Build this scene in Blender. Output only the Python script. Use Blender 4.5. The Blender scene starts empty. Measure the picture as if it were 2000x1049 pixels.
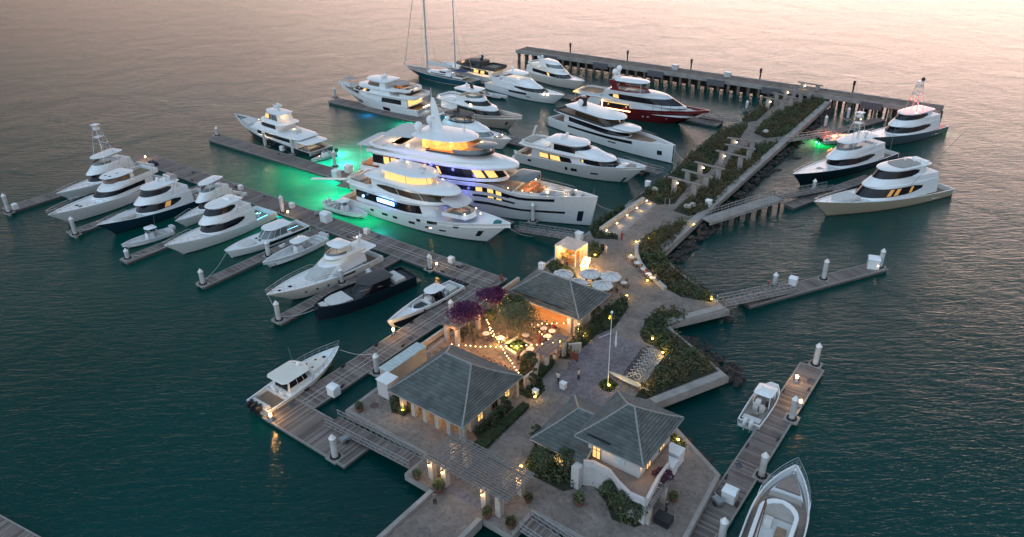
import bpy, math, random
from mathutils import Vector, Matrix
random.seed(7)
R_ = math.radians
sc = bpy.context.scene
COL = sc.collection
# ------------------------------------------------------------------ camera
FPX, TH, RO, CH = 1450.0, R_(28.5), R_(-1.0), 58.0
fw = Vector((0, math.cos(TH), -math.sin(TH))); rt = Vector((1, 0, 0)); up = rt.cross(fw)
CR = rt*math.cos(RO)+up*math.sin(RO); CU = -rt*math.sin(RO)+up*math.cos(RO)
cam = bpy.data.objects.new('camera', bpy.data.cameras.new('camera')); COL.objects.link(cam)
cam.data.sensor_width = 36; cam.data.lens = FPX/2000*36; cam.data.clip_end = 20000; cam.data.clip_start = .5
cam.matrix_world = Matrix(((CR.x, CU.x, -fw.x, 0), (CR.y, CU.y, -fw.y, 0), (CR.z, CU.z, -fw.z, CH), (0, 0, 0, 1)))
sc.camera = cam
sc.view_settings.view_transform = 'Standard'; sc.view_settings.look = 'None'
sc.view_settings.exposure = 0.0; sc.view_settings.gamma = 1
sc.cycles.max_bounces = 6; sc.cycles.diffuse_bounces = 2; sc.cycles.glossy_bounces = 3
sc.cycles.transmission_bounces = 4; sc.cycles.sample_clamp_indirect = 4
sc.cycles.caustics_reflective = False; sc.cycles.caustics_refractive = False
# ------------------------------------------------------------------ dusk sky: Nishita plus the afterglow
SUN_AZ, SUN_EL = R_(36), R_(1.0)          # azimuth measured from +Y towards +X
w = bpy.data.worlds.new('World'); sc.world = w; w.use_nodes = True
nt = w.node_tree; nt.nodes.clear(); N = nt.nodes.new; LK = nt.links.new
out = N('ShaderNodeOutputWorld'); bg1 = N('ShaderNodeBackground'); bg2 = N('ShaderNodeBackground'); addw = N('ShaderNodeAddShader')
sky = N('ShaderNodeTexSky'); sky.sky_type = 'NISHITA'; sky.sun_disc = False; sky.sun_elevation = SUN_EL; sky.sun_rotation = SUN_AZ
sky.air_density = 1.3; sky.dust_density = 2.0; sky.ozone_density = 1.5
LK(sky.outputs[0], bg1.inputs[0]); bg1.inputs[1].default_value = 0.03
tc = N('ShaderNodeTexCoord'); sp = N('ShaderNodeSeparateXYZ'); LK(tc.outputs['Generated'], sp.inputs[0])
el = N('ShaderNodeValToRGB'); LK(sp.outputs[2], el.inputs[0]); cr = el.color_ramp
for p_, c_ in ((0.0, (1.0, .68, .55)), (.14, (.93, .64, .54)), (.25, (.38, .345, .36)), (.37, (.13, .145, .17)), (.48, (.048, .066, .086)), (.76, (.055, .078, .104)), (.88, (.175, .24, .325)), (1.0, (.215, .29, .385))):
    e = cr.elements.new(p_) if p_ not in (0.0, 1.0) else cr.elements[0 if p_ == 0.0 else -1]
    e.position = p_; e.color = (*c_, 1)
dt = N('ShaderNodeVectorMath'); dt.operation = 'DOT_PRODUCT'; LK(tc.outputs['Generated'], dt.inputs[0])
dt.inputs[1].default_value = (math.sin(SUN_AZ), math.cos(SUN_AZ), 0.0)
gl = N('ShaderNodeValToRGB'); mr = N('ShaderNodeMapRange'); mr.inputs[1].default_value = -1; mr.inputs[2].default_value = 1
LK(dt.outputs['Value'], mr.inputs[0]); LK(mr.outputs[0], gl.inputs[0]); g = gl.color_ramp
for p_, v_ in ((0.0, .12), (.5, .13), (.66, .145), (.78, .33), (.90, .74), (1.0, .90)):
    e = g.elements.new(p_) if p_ not in (0.0, 1.0) else g.elements[0 if p_ == 0.0 else -1]
    e.position = p_; e.color = (v_, v_, v_, 1)
# above about 30 degrees the sky is even all round
mx = N('ShaderNodeMix'); mx.data_type = 'FLOAT'; mf = N('ShaderNodeMapRange'); mf.inputs[1].default_value = .15; mf.inputs[2].default_value = .85
LK(sp.outputs[2], mf.inputs[0]); LK(mf.outputs[0], mx.inputs[0]); LK(gl.outputs[0], mx.inputs[2]); mx.inputs[3].default_value = .62
ml = N('ShaderNodeVectorMath'); ml.operation = 'SCALE'; LK(el.outputs[0], ml.inputs[0]); LK(mx.outputs[0], ml.inputs['Scale'])
# cool light of the sky behind the viewer
mb_ = N('ShaderNodeMapRange'); mb_.inputs[1].default_value = .0; mb_.inputs[2].default_value = -.6; mb_.inputs[3].default_value = 0; mb_.inputs[4].default_value = 1; LK(dt.outputs['Value'], mb_.inputs[0])
cs_ = N('ShaderNodeVectorMath'); cs_.operation = 'SCALE'; cs_.inputs[0].default_value = (.165, .22, .275); LK(mb_.outputs[0], cs_.inputs['Scale'])
ad_ = N('ShaderNodeVectorMath'); ad_.operation = 'ADD'; LK(ml.outputs[0], ad_.inputs[0]); LK(cs_.outputs[0], ad_.inputs[1]); LK(ad_.outputs[0], bg2.inputs[0]); bg2.inputs[1].default_value = 4.4
LK(bg1.outputs[0], addw.inputs[0]); LK(bg2.outputs[0], addw.inputs[1]); LK(addw.outputs[0], out.inputs[0])
sd = bpy.data.lights.new('sun', 'SUN'); sd.energy = .12; sd.angle = R_(50); sd.color = (1, .72, .5)
so = bpy.data.objects.new('sun', sd); COL.objects.link(so)
so.rotation_euler = Vector((math.sin(SUN_AZ)*math.cos(R_(8)), math.cos(SUN_AZ)*math.cos(R_(8)), math.sin(R_(8)))).to_track_quat('Z', 'Y').to_euler()

# ------------------------------------------------------------------ helpers
def P(x, y, z=0.0):                       # a point of the 2000-wide photograph on the level z
    d = fw+CR*((x-1000)/FPX)-CU*((y-524.5)/FPX); t = (z-CH)/d.z
    return Vector((d.x*t, d.y*t, z))
AZ = R_(-37); CA, SA = math.cos(AZ), math.sin(AZ)
def D(s, t, z=0.0): return Vector((s*CA-t*SA, s*SA+t*CA, z))      # dock frame to world
def ST(x, y, z=0.0):
    p = P(x, y, z); return (p.x*CA+p.y*SA, -p.x*SA+p.y*CA)
MATS = {}
def mat(name, col, rough=.5, metal=0, noise=.12, nscale=1.5, emit=None, estr=0, coat=0, bump=0, bscale=8, spec=.5, alpha=1):
    if name in MATS: return MATS[name]
    m = bpy.data.materials.new(name); m.use_nodes = True; t = m.node_tree; b = t.nodes['Principled BSDF']
    b.inputs['Base Color'].default_value = (*col, 1); b.inputs['Roughness'].default_value = rough; b.inputs['Metallic'].default_value = metal
    b.inputs['Coat Weight'].default_value = coat; b.inputs['Specular IOR Level'].default_value = spec
    if alpha < 1: b.inputs['Alpha'].default_value = alpha
    if emit: b.inputs['Emission Color'].default_value = (*emit, 1); b.inputs['Emission Strength'].default_value = estr
    if noise or bump:
        g = t.nodes.new('ShaderNodeNewGeometry')
    if noise:
        n = t.nodes.new('ShaderNodeTexNoise'); n.inputs['Scale'].default_value = nscale; n.inputs['Detail'].default_value = 5
        t.links.new(g.outputs['Position'], n.inputs['Vector'])
        r = t.nodes.new('ShaderNodeMapRange'); r.inputs[1].default_value = .3; r.inputs[2].default_value = .7
        r.inputs[3].default_value = 1-noise; r.inputs[4].default_value = 1+noise; t.links.new(n.outputs[0], r.inputs[0])
        s = t.nodes.new('ShaderNodeVectorMath'); s.operation = 'SCALE'; s.inputs[0].default_value = col
        t.links.new(r.outputs[0], s.inputs['Scale']); t.links.new(s.outputs[0], b.inputs['Base Color'])
    if bump:
        n = t.nodes.new('ShaderNodeTexNoise'); n.inputs['Scale'].default_value = bscale; n.inputs['Detail'].default_value = 4
        t.links.new(g.outputs['Position'], n.inputs['Vector'])
        u = t.nodes.new('ShaderNodeBump'); u.inputs['Distance'].default_value = bump; t.links.new(n.outputs[0], u.inputs['Height'])
        t.links.new(u.outputs[0], b.inputs['Normal'])
    MATS[name] = m; return m

class MB:
    def __init__(s): s.v = []; s.f = []; s.m = []; s.cuts = []
    def cut(s): s.cuts.append((len(s.v), len(s.f))); return s
    def add(s, vs, fs, mi=0):
        o = len(s.v); s.v += [tuple(v) for v in vs]; s.f += [tuple(i+o for i in f) for f in fs]; s.m += [mi]*len(fs); return s
    def box(s, x0, x1, y0, y1, z0, z1, mi=0):
        vs = [(x, y, z) for z in (z0, z1) for y in (y0, y1) for x in (x0, x1)]
        return s.add(vs, [(0, 2, 3, 1), (4, 5, 7, 6), (0, 1, 5, 4), (2, 6, 7, 3), (0, 4, 6, 2), (1, 3, 7, 5)], mi)
    def bar(s, a, b, wd, ht, mi=0):       # a bar of rectangular section from a to b
        a = Vector(a); b = Vector(b); d = (b-a).normalized(); u = Vector((0, 0, 1))
        if abs(d.z) > .97: u = Vector((1, 0, 0))
        p = d.cross(u).normalized()*wd/2; q = p.cross(d).normalized()*ht/2
        vs = [c+i*p+j*q for c in (a, b) for i, j in ((-1, -1), (1, -1), (1, 1), (-1, 1))]
        return s.add(vs, [(0, 1, 2, 3), (4, 7, 6, 5), (0, 4, 5, 1), (1, 5, 6, 2), (2, 6, 7, 3), (3, 7, 4, 0)], mi)
    def prism(s, poly, z0, z1, mi=0, mt=None):
        n = len(poly)
        if sum(poly[i][0]*poly[(i+1) % n][1]-poly[(i+1) % n][0]*poly[i][1] for i in range(n)) < 0: poly = poly[::-1]
        o = len(s.v); s.v += [(p[0], p[1], z0) for p in poly]+[(p[0], p[1], z1) for p in poly]
        s.f += [tuple(o+i for i in range(n))[::-1], tuple(o+n+i for i in range(n))]; s.m += [mi, mi if mt is None else mt]
        for i in range(n):
            j = (i+1) % n; s.f.append((o+i, o+j, o+n+j, o+n+i)); s.m.append(mi)
        return s
    def tube(s, pts, r, n=6, mi=0, cap=True):
        pts = [Vector(p) for p in pts]; rings = []; u = None
        for i, p in enumerate(pts):
            d = (pts[min(i+1, len(pts)-1)]-pts[max(i-1, 0)]).normalized()
            if u is None: u = d.orthogonal().normalized()
            u = (u-d*u.dot(d)); u = u.normalized() if u.length > 1e-6 else d.orthogonal().normalized()
            w_ = d.cross(u); rr = r[i] if isinstance(r, (list, tuple)) else r
            rings.append([p+(u*math.cos(6.2832*k/n)+w_*math.sin(6.2832*k/n))*rr for k in range(n)])
        return s.loft(rings, mi=mi, cap0=cap, cap1=cap)
    def loft(s, rings, closed=True, mi=0, cap0=False, cap1=False):
        n = len(rings[0]); o = len(s.v)
        for r in rings: s.v += [tuple(p) for p in r]
        for i in range(len(rings)-1):
            for k in range(n if closed else n-1):
                a = o+i*n+k; b = o+i*n+(k+1) % n; s.f.append((a, b, b+n, a+n)); s.m.append(mi)
        if cap0: s.f.append(tuple(o+k for k in range(n))[::-1]); s.m.append(mi)
        if cap1: s.f.append(tuple(o+(len(rings)-1)*n+k for k in range(n))); s.m.append(mi)
        return s
    def cyl(s, x, y, z0, z1, r0, r1=None, n=12, mi=0):
        r1 = r0 if r1 is None else r1
        rs = [[(x+r*math.cos(6.2832*k/n), y+r*math.sin(6.2832*k/n), z) for k in range(n)] for z, r in ((z0, r0), (z1, r1))]
        return s.loft(rs, mi=mi, cap0=True, cap1=True)
    def ball(s, x, y, z, r, rz=None, n=10, m=6, mi=0):
        rz = r if rz is None else rz
        rs = [[(x+r*math.sin(a)*math.cos(6.2832*k/n), y+r*math.sin(a)*math.sin(6.2832*k/n), z-rz*math.cos(a)) for k in range(n)]
              for a in [.05+(3.04)*i/m for i in range(m+1)]]
        return s.loft(rs, mi=mi, cap0=True, cap1=True)
    def build(s, name, mats, parent=None, org=(0, 0, 0), smooth=False, ang=35):
        if s.cuts:                            # every piece between two cuts is an object of its own
            v0 = f0 = 0; o = None
            for v1, f1 in s.cuts+[(len(s.v), len(s.f))]:
                if v1 == v0: continue
                q = MB(); q.v = s.v[v0:v1]; q.f = [tuple(i-v0 for i in f) for f in s.f[f0:f1]]; q.m = s.m[f0:f1]; v0, f0 = v1, f1
                o = q.build(name, mats, parent, org, smooth, ang)
            return o
        me = bpy.data.meshes.new(name)
        me.from_pydata([(a-org[0], b-org[1], c-org[2]) for a, b, c in s.v], [], s.f)
        if not isinstance(mats, (list, tuple)): mats = [mats]
        for m in mats: me.materials.append(m)
        if len(mats) > 1: me.polygons.foreach_set('material_index', s.m)
        me.update()
        if smooth:
            me.polygons.foreach_set('use_smooth', [True]*len(me.polygons)); me.set_sharp_from_angle(angle=R_(ang))
        o = bpy.data.objects.new(name, me); COL.objects.link(o)
        if parent: o.parent = parent
        return o

def tag(o, label, cat, group=None, kind=None):
    if kind: o['kind'] = kind
    if label: o['label'] = label
    if cat: o['category'] = cat
    if group: o['group'] = group
    return o
def thing(name, label, cat, loc=(0, 0, 0), rz=0.0, group=None):
    o = bpy.data.objects.new(name, None); COL.objects.link(o); o.location = loc; o.rotation_euler = (0, 0, rz)
    o.empty_display_size = .3
    return tag(o, label, cat, group)
def dthing(name, label, cat, s, t, z=0, group=None, rz=0): return thing(name, label, cat, D(s, t, z), AZ+rz, group)
def kids(o): return list(o.children)
def dup(o, loc=None, rz=None, label=None, parent=None):
    c = o.copy(); COL.objects.link(c); c.parent = parent
    for k in kids(o): dup(k, parent=c)
    if loc is not None: c.location = loc
    if rz is not None: c.rotation_euler = (0, 0, rz)
    if label: c['label'] = label
    return c
def lamp(name, loc, power, col=(1, .62, .28), r=.12, kind='POINT', parent=None, spot=None):
    l = bpy.data.lights.new(name, kind); l.energy = power; l.color = col
    if kind in ('POINT', 'SPOT'): l.shadow_soft_size = r
    if kind == 'SPOT': l.spot_size = spot or R_(120); l.spot_blend = .6
    o = bpy.data.objects.new(name, l); COL.objects.link(o); o.location = loc
    if parent: o.parent = parent
    return o
# ------------------------------------------------------------------ materials
WHITE = mat('gelcoat_white', (.72, .75, .76), .3, noise=.04, coat=.3)
CREAM = mat('gelcoat_cream', (.66, .64, .58), .3, noise=.04, coat=.3)
TAN = mat('hull_tan', (.38, .33, .24), .3, noise=.05, coat=.4)
HGREY = mat('hull_grey', (.30, .34, .36), .25, noise=.04, coat=.4)
SILVER = mat('hull_silver', (.52, .55, .56), .28, noise=.04, coat=.4)
NAVY = mat('hull_navy', (.008, .03, .055), .18, noise=.05, coat=.6)
DNAVY = mat('hull_black_navy', (.006, .012, .022), .18, noise=.05, coat=.6)
BLUE = mat('hull_blue', (.008, .075, .11), .2, noise=.05, coat=.5)
RED = mat('hull_red', (.13, .007, .011), .22, noise=.05, coat=.5)
BLACK = mat('black_trim', (.012, .013, .016), .4, noise=.1)
BOTTOM = mat('boot_stripe', (.01, .012, .016), .5)
BROWNB = mat('antifouling', (.10, .05, .03), .6)
GLASS = mat('dark_glass', (.008, .010, .014), .12, noise=0, spec=.35)
TINT = mat('tinted_glass', (.10, .13, .14), .08, noise=0, spec=.7)
LITW = mat('lit_window', (.3, .2, .1), .5, emit=(1, .48, .13), estr=1.6, noise=0)
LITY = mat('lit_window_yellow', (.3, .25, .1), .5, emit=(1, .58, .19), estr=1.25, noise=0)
GLOW = mat('lamp_glow', (1, .8, .5), .5, emit=(1, .60, .24), estr=9, noise=0)
GLOWW = mat('lamp_white', (1, 1, .9), .5, emit=(1, .82, .56), estr=9, noise=0)
GLOWB = mat('lamp_blue', (.5, .7, 1), .5, emit=(.25, .5, 1), estr=5, noise=0)
GLOWA = mat('lamp_aqua', (.5, .9, 1), .5, emit=(.15, .62, 1), estr=4, noise=0)
GLOWG = mat('lamp_green', (.5, 1, .7), .5, emit=(.1, 1, .35), estr=7, noise=0)
TEAK = mat('teak_deck', (.20, .14, .095), .65, noise=.18, nscale=3)
GTEAK = mat('grey_teak', (.23, .20, .175), .7, noise=.15, nscale=3)
CUSH = mat('cushion', (.33, .31, .29), .9, noise=.08)
LCUSH = mat('light_cushion', (.52, .52, .51), .9, noise=.06)
STEEL = mat('rail_steel', (.62, .64, .66), .25, metal=.9, noise=0)
ALU = mat('aluminium', (.42, .43, .44), .4, metal=.6, noise=.1)
OUTB = mat('outboard_white', (.62, .64, .66), .3, noise=.05, coat=.3)
OUTK = mat('outboard_black', (.02, .02, .022), .3, noise=.05, coat=.3)
RUBBER = mat('rubber', (.015, .015, .016), .8)
DARKTOP = mat('charcoal_top', (.035, .04, .045), .5, noise=.1)
ORANGEW = mat('warm_wood', (.42, .20, .07), .4, noise=.25, nscale=4)
# ------------------------------------------------------------------ water and seabed
def water_mat():
    m = bpy.data.materials.new('sea_water'); m.use_nodes = True; t = m.node_tree; n = t.nodes; L = t.links.new
    b = n['Principled BSDF']; o = n['Material Output']
    g = n.new('ShaderNodeNewGeometry')
    big = n.new('ShaderNodeTexNoise'); big.inputs['Scale'].default_value = .018; big.inputs['Detail'].default_value = 3
    L(g.outputs['Position'], big.inputs['Vector'])
    cr = n.new('ShaderNodeValToRGB'); cr.color_ramp.elements[0].position = .3; cr.color_ramp.elements[1].position = .7
    cr.color_ramp.elements[0].color = (.000, .019, .022, 1); cr.color_ramp.elements[1].color = (.000, .034, .037, 1)
    L(big.outputs[0], cr.inputs[0]); L(cr.outputs[0], b.inputs['Base Color'])
    b.inputs['Roughness'].default_value = .07; b.inputs['IOR'].default_value = 1.333
    prev = None
    for ang, sx, sy, scl, dist, det in ((-30, .5, 1.9, .62, .12, 4), (-16, .6, 1.6, 2.0, .058, 3), (70, 1, 1, .07, .3, 2)):
        mp = n.new('ShaderNodeMapping'); mp.inputs['Rotation'].default_value = (0, 0, R_(ang)); mp.inputs['Scale'].default_value = (sx, sy, 1)
        L(g.outputs['Position'], mp.inputs['Vector'])
        z = n.new('ShaderNodeTexNoise'); z.inputs['Scale'].default_value = scl; z.inputs['Detail'].default_value = det
        z.inputs['Distortion'].default_value = .6; z.inputs['Roughness'].default_value = .55; L(mp.outputs[0], z.inputs['Vector'])
        bp = n.new('ShaderNodeBump'); bp.inputs['Distance'].default_value = dist; L(z.outputs[0], bp.inputs['Height'])
        if prev: L(prev.outputs[0], bp.inputs['Normal'])
        prev = bp
    L(prev.outputs[0], b.inputs['Normal'])
    tr = n.new('ShaderNodeBsdfTranslucent'); tr.inputs[0].default_value = (.03, .50, .36, 1); L(prev.outputs[0], tr.inputs[1])
    ad = n.new('ShaderNodeAddShader'); L(b.outputs[0], ad.inputs[0]); L(tr.outputs[0], ad.inputs[1]); L(ad.outputs[0], o.inputs[0])
    return m
wm = water_mat()
S_ = 6000
tag(MB().add([(-S_, -300, 0), (S_, -300, 0), (S_, 2*S_, 0), (-S_, 2*S_, 0)], [(0, 1, 2, 3)]).build('water', wm), None, None, kind='structure')
tag(MB().add([(-S_, -300, -7), (S_, -300, -7), (S_, 2*S_, -7), (-S_, 2*S_, -7)], [(0, 1, 2, 3)]).build('seabed', mat('sand', (.03, .045, .04), .9)), None, None, kind='structure')
def underwater(px, py, power, col, z=-.9, r=.25):
    p = P(px, py, 0); l = lamp('underwater_light', (p.x, p.y, z), power, col, r); return l

# ------------------------------------------------------------------ ground materials
def node_mat(name, fn, rough=.8, spec=.35):
    m = bpy.data.materials.new(name); m.use_nodes = True; t = m.node_tree; b = t.nodes['Principled BSDF']
    b.inputs['Roughness'].default_value = rough; b.inputs['Specular IOR Level'].default_value = spec
    fn(t, t.nodes.new, t.links.new, b); MATS[name] = m; return m
def flag_fn(c1, c2, cm, scale, edge=.045, rnd=1.0):
    def fn(t, N, L, b):
        tc = N('ShaderNodeTexCoord'); nz = N('ShaderNodeTexNoise'); nz.inputs['Scale'].default_value = 1.3
        L(tc.outputs['Object'], nz.inputs['Vector'])
        ad = N('ShaderNodeMix'); ad.data_type = 'VECTOR'; ad.inputs[0].default_value = .12
        L(tc.outputs['Object'], ad.inputs[4]); L(nz.outputs['Color'], ad.inputs[5])
        v = N('ShaderNodeTexVoronoi'); v.feature = 'DISTANCE_TO_EDGE'; v.inputs['Scale'].default_value = scale; v.inputs['Randomness'].default_value = rnd
        v2 = N('ShaderNodeTexVoronoi'); v2.inputs['Scale'].default_value = scale; v2.inputs['Randomness'].default_value = rnd
        L(ad.outputs[1], v.inputs['Vector']); L(ad.outputs[1], v2.inputs['Vector'])
        r = N('ShaderNodeValToRGB'); r.color_ramp.elements[0].color = (*c1, 1); r.color_ramp.elements[1].color = (*c2, 1)
        sp = N('ShaderNodeSeparateColor'); L(v2.outputs['Color'], sp.inputs[0]); L(sp.outputs[0], r.inputs[0])
        big = N('ShaderNodeTexNoise'); big.inputs['Scale'].default_value = .35; big.inputs['Detail'].default_value = 6; L(tc.outputs['Object'], big.inputs['Vector'])
        bm = N('ShaderNodeMapRange'); bm.inputs[1].default_value = .35; bm.inputs[2].default_value = .65; bm.inputs[3].default_value = .78; bm.inputs[4].default_value = 1.2
        L(big.outputs[0], bm.inputs[0]); sc_ = N('ShaderNodeVectorMath'); sc_.operation = 'SCALE'; L(r.outputs[0], sc_.inputs[0]); L(bm.outputs[0], sc_.inputs['Scale'])
        st = N('ShaderNodeMapRange'); st.inputs[1].default_value = 0; st.inputs[2].default_value = edge; L(v.outputs['Distance'], st.inputs[0])
        mx = N('ShaderNodeMix'); mx.data_type = 'RGBA'; L(st.outputs[0], mx.inputs[0]); mx.inputs[6].default_value = (*cm, 1); L(sc_.outputs[0], mx.inputs[7])
        L(mx.outputs[2], b.inputs['Base Color'])
        bp = N('ShaderNodeBump'); bp.inputs['Distance'].default_value = .03; L(st.outputs[0], bp.inputs['Height']); L(bp.outputs[0], b.inputs['Normal'])
    return fn
PAVE = node_mat('flagstone', flag_fn((.150, .126, .112), (.225, .189, .166), (.255, .22, .195), 2.8, .06))
SETTS = node_mat('stone_setts', flag_fn((.12, .11, .125), (.19, .17, .185), (.10, .095, .105), 3.2, rnd=.35))
def plank_fn(c1, c2, axis, wd=.30):
    def fn(t, N, L, b):
        tc = N('ShaderNodeTexCoord'); sp = N('ShaderNodeSeparateXYZ'); L(tc.outputs['Object'], sp.inputs[0])
        dv = N('ShaderNodeMath'); dv.operation = 'DIVIDE'; L(sp.outputs[axis], dv.inputs[0]); dv.inputs[1].default_value = wd
        fl = N('ShaderNodeMath'); fl.operation = 'FLOOR'; L(dv.outputs[0], fl.inputs[0])
        fr = N('ShaderNodeMath'); fr.operation = 'FRACT'; L(dv.outputs[0], fr.inputs[0])
        wn = N('ShaderNodeTexWhiteNoise'); wn.noise_dimensions = '1D'; L(fl.outputs[0], wn.inputs['W'])
        nz = N('ShaderNodeTexNoise'); nz.inputs['Scale'].default_value = .8; nz.inputs['Detail'].default_value = 6; L(tc.outputs['Object'], nz.inputs['Vector'])
        am = N('ShaderNodeMath'); am.operation = 'ADD'; L(wn.outputs[0], am.inputs[0]); L(nz.outputs[0], am.inputs[1])
        r = N('ShaderNodeValToRGB'); r.color_ramp.elements[0].position = .3; r.color_ramp.elements[1].position = 1.5 if False else 1.0
        hv = N('ShaderNodeMath'); hv.operation = 'MULTIPLY'; L(am.outputs[0], hv.inputs[0]); hv.inputs[1].default_value = .62
        L(hv.outputs[0], r.inputs[0]); r.color_ramp.elements[0].color = (*c1, 1); r.color_ramp.elements[1].color = (*c2, 1)
        gp = N('ShaderNodeMath'); gp.operation = 'GREATER_THAN'; L(fr.outputs[0], gp.inputs[0]); gp.inputs[1].default_value = .1
        mx = N('ShaderNodeMix'); mx.data_type = 'RGBA'; L(gp.outputs[0], mx.inputs[0]); mx.inputs[6].default_value = (.03, .026, .024, 1)
        L(r.outputs[0], mx.inputs[7]); L(mx.outputs[2], b.inputs['Base Color'])
    return fn
PLX = node_mat('dock_planks_across', plank_fn((.10, .082, .075), (.24, .205, .19), 0), .75)
PLY = node_mat('dock_planks_along', plank_fn((.10, .082, .075), (.24, .205, .19), 1), .75)
CONC = mat('concrete', (.27, .255, .24), .85, noise=.22, nscale=.6, bump=.01)
CONCD = mat('weathered_concrete', (.15, .12, .10), .9, noise=.35, nscale=.5, bump=.02)
FLOAT = mat('dock_float', (.10, .10, .10), .8, noise=.3)
ROCK = mat('wet_rock', (.022, .019, .017), .75, noise=.5, nscale=1.2, bump=.05, bscale=3)
SOIL = mat('soil', (.035, .028, .02), .95)
PILEW = mat('pile_sleeve', (.46, .47, .47), .5, noise=.18, nscale=1.0)
# ------------------------------------------------------------------ platform and causeway
def pst(pts, z=1.8): return [ST(x, y, z) for x, y in pts]
island = [(-57.6, 43.2), (-59.4, 100.9), (-60.2, 132), (-61.9, 178), (-62.6, 204.4), (-47.8, 204.4), (-45.7, 120.6), (-44.8, 100.3), (-40.8, 97.3), (-29.4, 90.4), (-34.8, 81.9),
          (-33.2, 80.9), (-23.4, 75.4), (-28.3, 65.2), (-25.1, 63.4), (-17.6, 58.9), (-16.4, 43.2), (-30.4, 43.2), (-30.4, 39.7), (-44.6, 39.7), (-44.9, 43.1)]
isl = MB().prism(island, .95, 1.8, 1, 0); o = isl.build('stone_platform', [PAVE, CONC]); o.rotation_euler = (0, 0, AZ); tag(o, None, None, kind='structure')
def inset(poly, d):
    n = len(poly); r = []
    ar = sum(poly[i][0]*poly[(i+1) % n][1]-poly[(i+1) % n][0]*poly[i][1] for i in range(n)); sg = 1 if ar > 0 else -1
    for i in range(n):
        a, b, c = Vector(poly[i-1]), Vector(poly[i]), Vector(poly[(i+1) % n])
        e1 = (b-a).normalized(); e2 = (c-b).normalized(); n1 = Vector((-e1.y, e1.x))*sg; n2 = Vector((-e2.y, e2.x))*sg
        m = (n1+n2); m = m/max(.35, m.length_squared)*2 if m.length > .1 else n1
        r.append((b.x+m.x*d, b.y+m.y*d))
    return r
core = MB().prism(inset(island, 1.3), -3, .95); o = core.build('platform_core', ROCK); o.rotation_euler = (0, 0, AZ); tag(o, None, None, kind='structure')
ins = inset(island, .45); cb = MB()
for i in range(len(island)):
    j = (i+1) % len(island)
    if island[i][1] < 40.1 and island[j][1] < 40.1: continue
    cb.add([(*island[i], 1.808), (*island[j], 1.808), (*ins[j], 1.808), (*ins[i], 1.808)], [(0, 1, 2, 3)])
o = cb.build('platform_coping', mat('coping', (.25, .23, .215), .8, noise=.15)); o.rotation_euler = (0, 0, AZ); tag(o, None, None, kind='structure')
# raised sea wall strip along the causeway
sw = MB()
for a, b in (((-47.8, 204.2), (-44.9, 100.3)),):
    e = (Vector(b)-Vector(a)).normalized(); q = Vector((e.y, -e.x))*(-1)
    if q.x > 0: q = -q
    A2 = Vector(a)+q*1.5; B2 = Vector(b)+q*1.5
    sw.prism([a, b, tuple(B2), tuple(A2)], 1.8, 2.15)
for a, b in (((-34.8, 81.9), (-30.0, 90.2)), ((-28.3, 65.2), (-23.6, 75.2))):
    e = (Vector(b)-Vector(a)).normalized(); q = Vector((-e.y, e.x))
    A2 = Vector(a)+q*1.1; B2 = Vector(b)+q*1.1
    sw.prism([a, b, tuple(B2), tuple(A2)], 1.8, 2.1)
o = sw.build('sea_wall', CONC); o.rotation_euler = (0, 0, AZ); tag(o, 'long low concrete sea wall edging the planted causeway and headland', 'wall')
# parking court, entry road
def sheet(name, pts, z, m, st=False):
    q = pts if st else pst(pts, z)
    n = len(q)
    if sum(q[i][0]*q[(i+1) % n][1]-q[(i+1) % n][0]*q[i][1] for i in range(n)) < 0: q = q[::-1]
    o = MB().add([(a, b, z) for a, b in q], [tuple(range(n))]).build(name, m); o.rotation_euler = (0, 0, AZ)
    return tag(o, None, None, kind='structure')
sheet('stone_court', [(1180, 645), (1282, 681), (1232, 738), (1203, 770), (1215, 800), (1165, 810), (1078, 753), (1120, 703)], 1.806, SETTS)
sheet('threshold_paving', [(868, 957), (884, 945), (950, 985), (940, 998)], 1.806, SETTS)
sheet('ramp_paving', [(1160, 462), (1230, 392), (1283, 398), (1200, 470)], 1.806, mat('smooth_paving', (.20, .20, .21), .7, noise=.08))
road = [(-40.4, 39.7), (-34.2, 39.7), (-34.2, -6), (-40.4, -6)]
o = MB().prism(road, 1.1, 1.78, 1, 0).build('road', [PAVE, CONC]); o.rotation_euler = (0, 0, AZ); tag(o, None, None, kind='structure')
r = dthing('road_parapet', 'pair of low concrete kerb walls along the entry road', 'parapet', -37.3, 39)
MB().box(-40.7, -40.2, -6, 39.4, 1.0, 2.15).build('kerb_wall', CONC, r, (-37.3, 39, 0)); MB().box(-34.4, -33.9, -6, 39.4, 1.0, 2.15).build('kerb_wall', CONC, r, (-37.3, 39, 0))
# riprap rocks along the causeway and in the notches: uncountable rubble
def rocks(name, segs, dens, seed, spread=1.6):
    rg = random.Random(seed); m = MB()
    for (a, b, wd) in segs:
        a = Vector(a); b = Vector(b); L = (b-a).length; e = (b-a)/L; q = Vector((-e.y, e.x))
        for i in range(int(L*wd*dens)):
            u = rg.random(); v = rg.random(); p = a+e*(L*u)+q*(wd*v); r = rg.uniform(.35, .95); z = .8-.8*v*spread+rg.uniform(-.2, .2)
            if z < -.7: continue
            rs = []
            for k in range(4):
                th = .15+2.84*k/3
                rs.append([(p.x+r*math.sin(th)*math.cos(1.047*j+k)*rg.uniform(.55, 1.3), p.y+r*math.sin(th)*math.sin(1.047*j+k)*rg.uniform(.55, 1.3), z-r*.6*math.cos(th)*rg.uniform(.7, 1.2)) for j in range(6)])
            m.loft(rs, cap0=True, cap1=True)
    o = m.build(name, ROCK); o.rotation_euler = (0, 0, AZ); return tag(o, None, 'rocks', kind='stuff')
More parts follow.
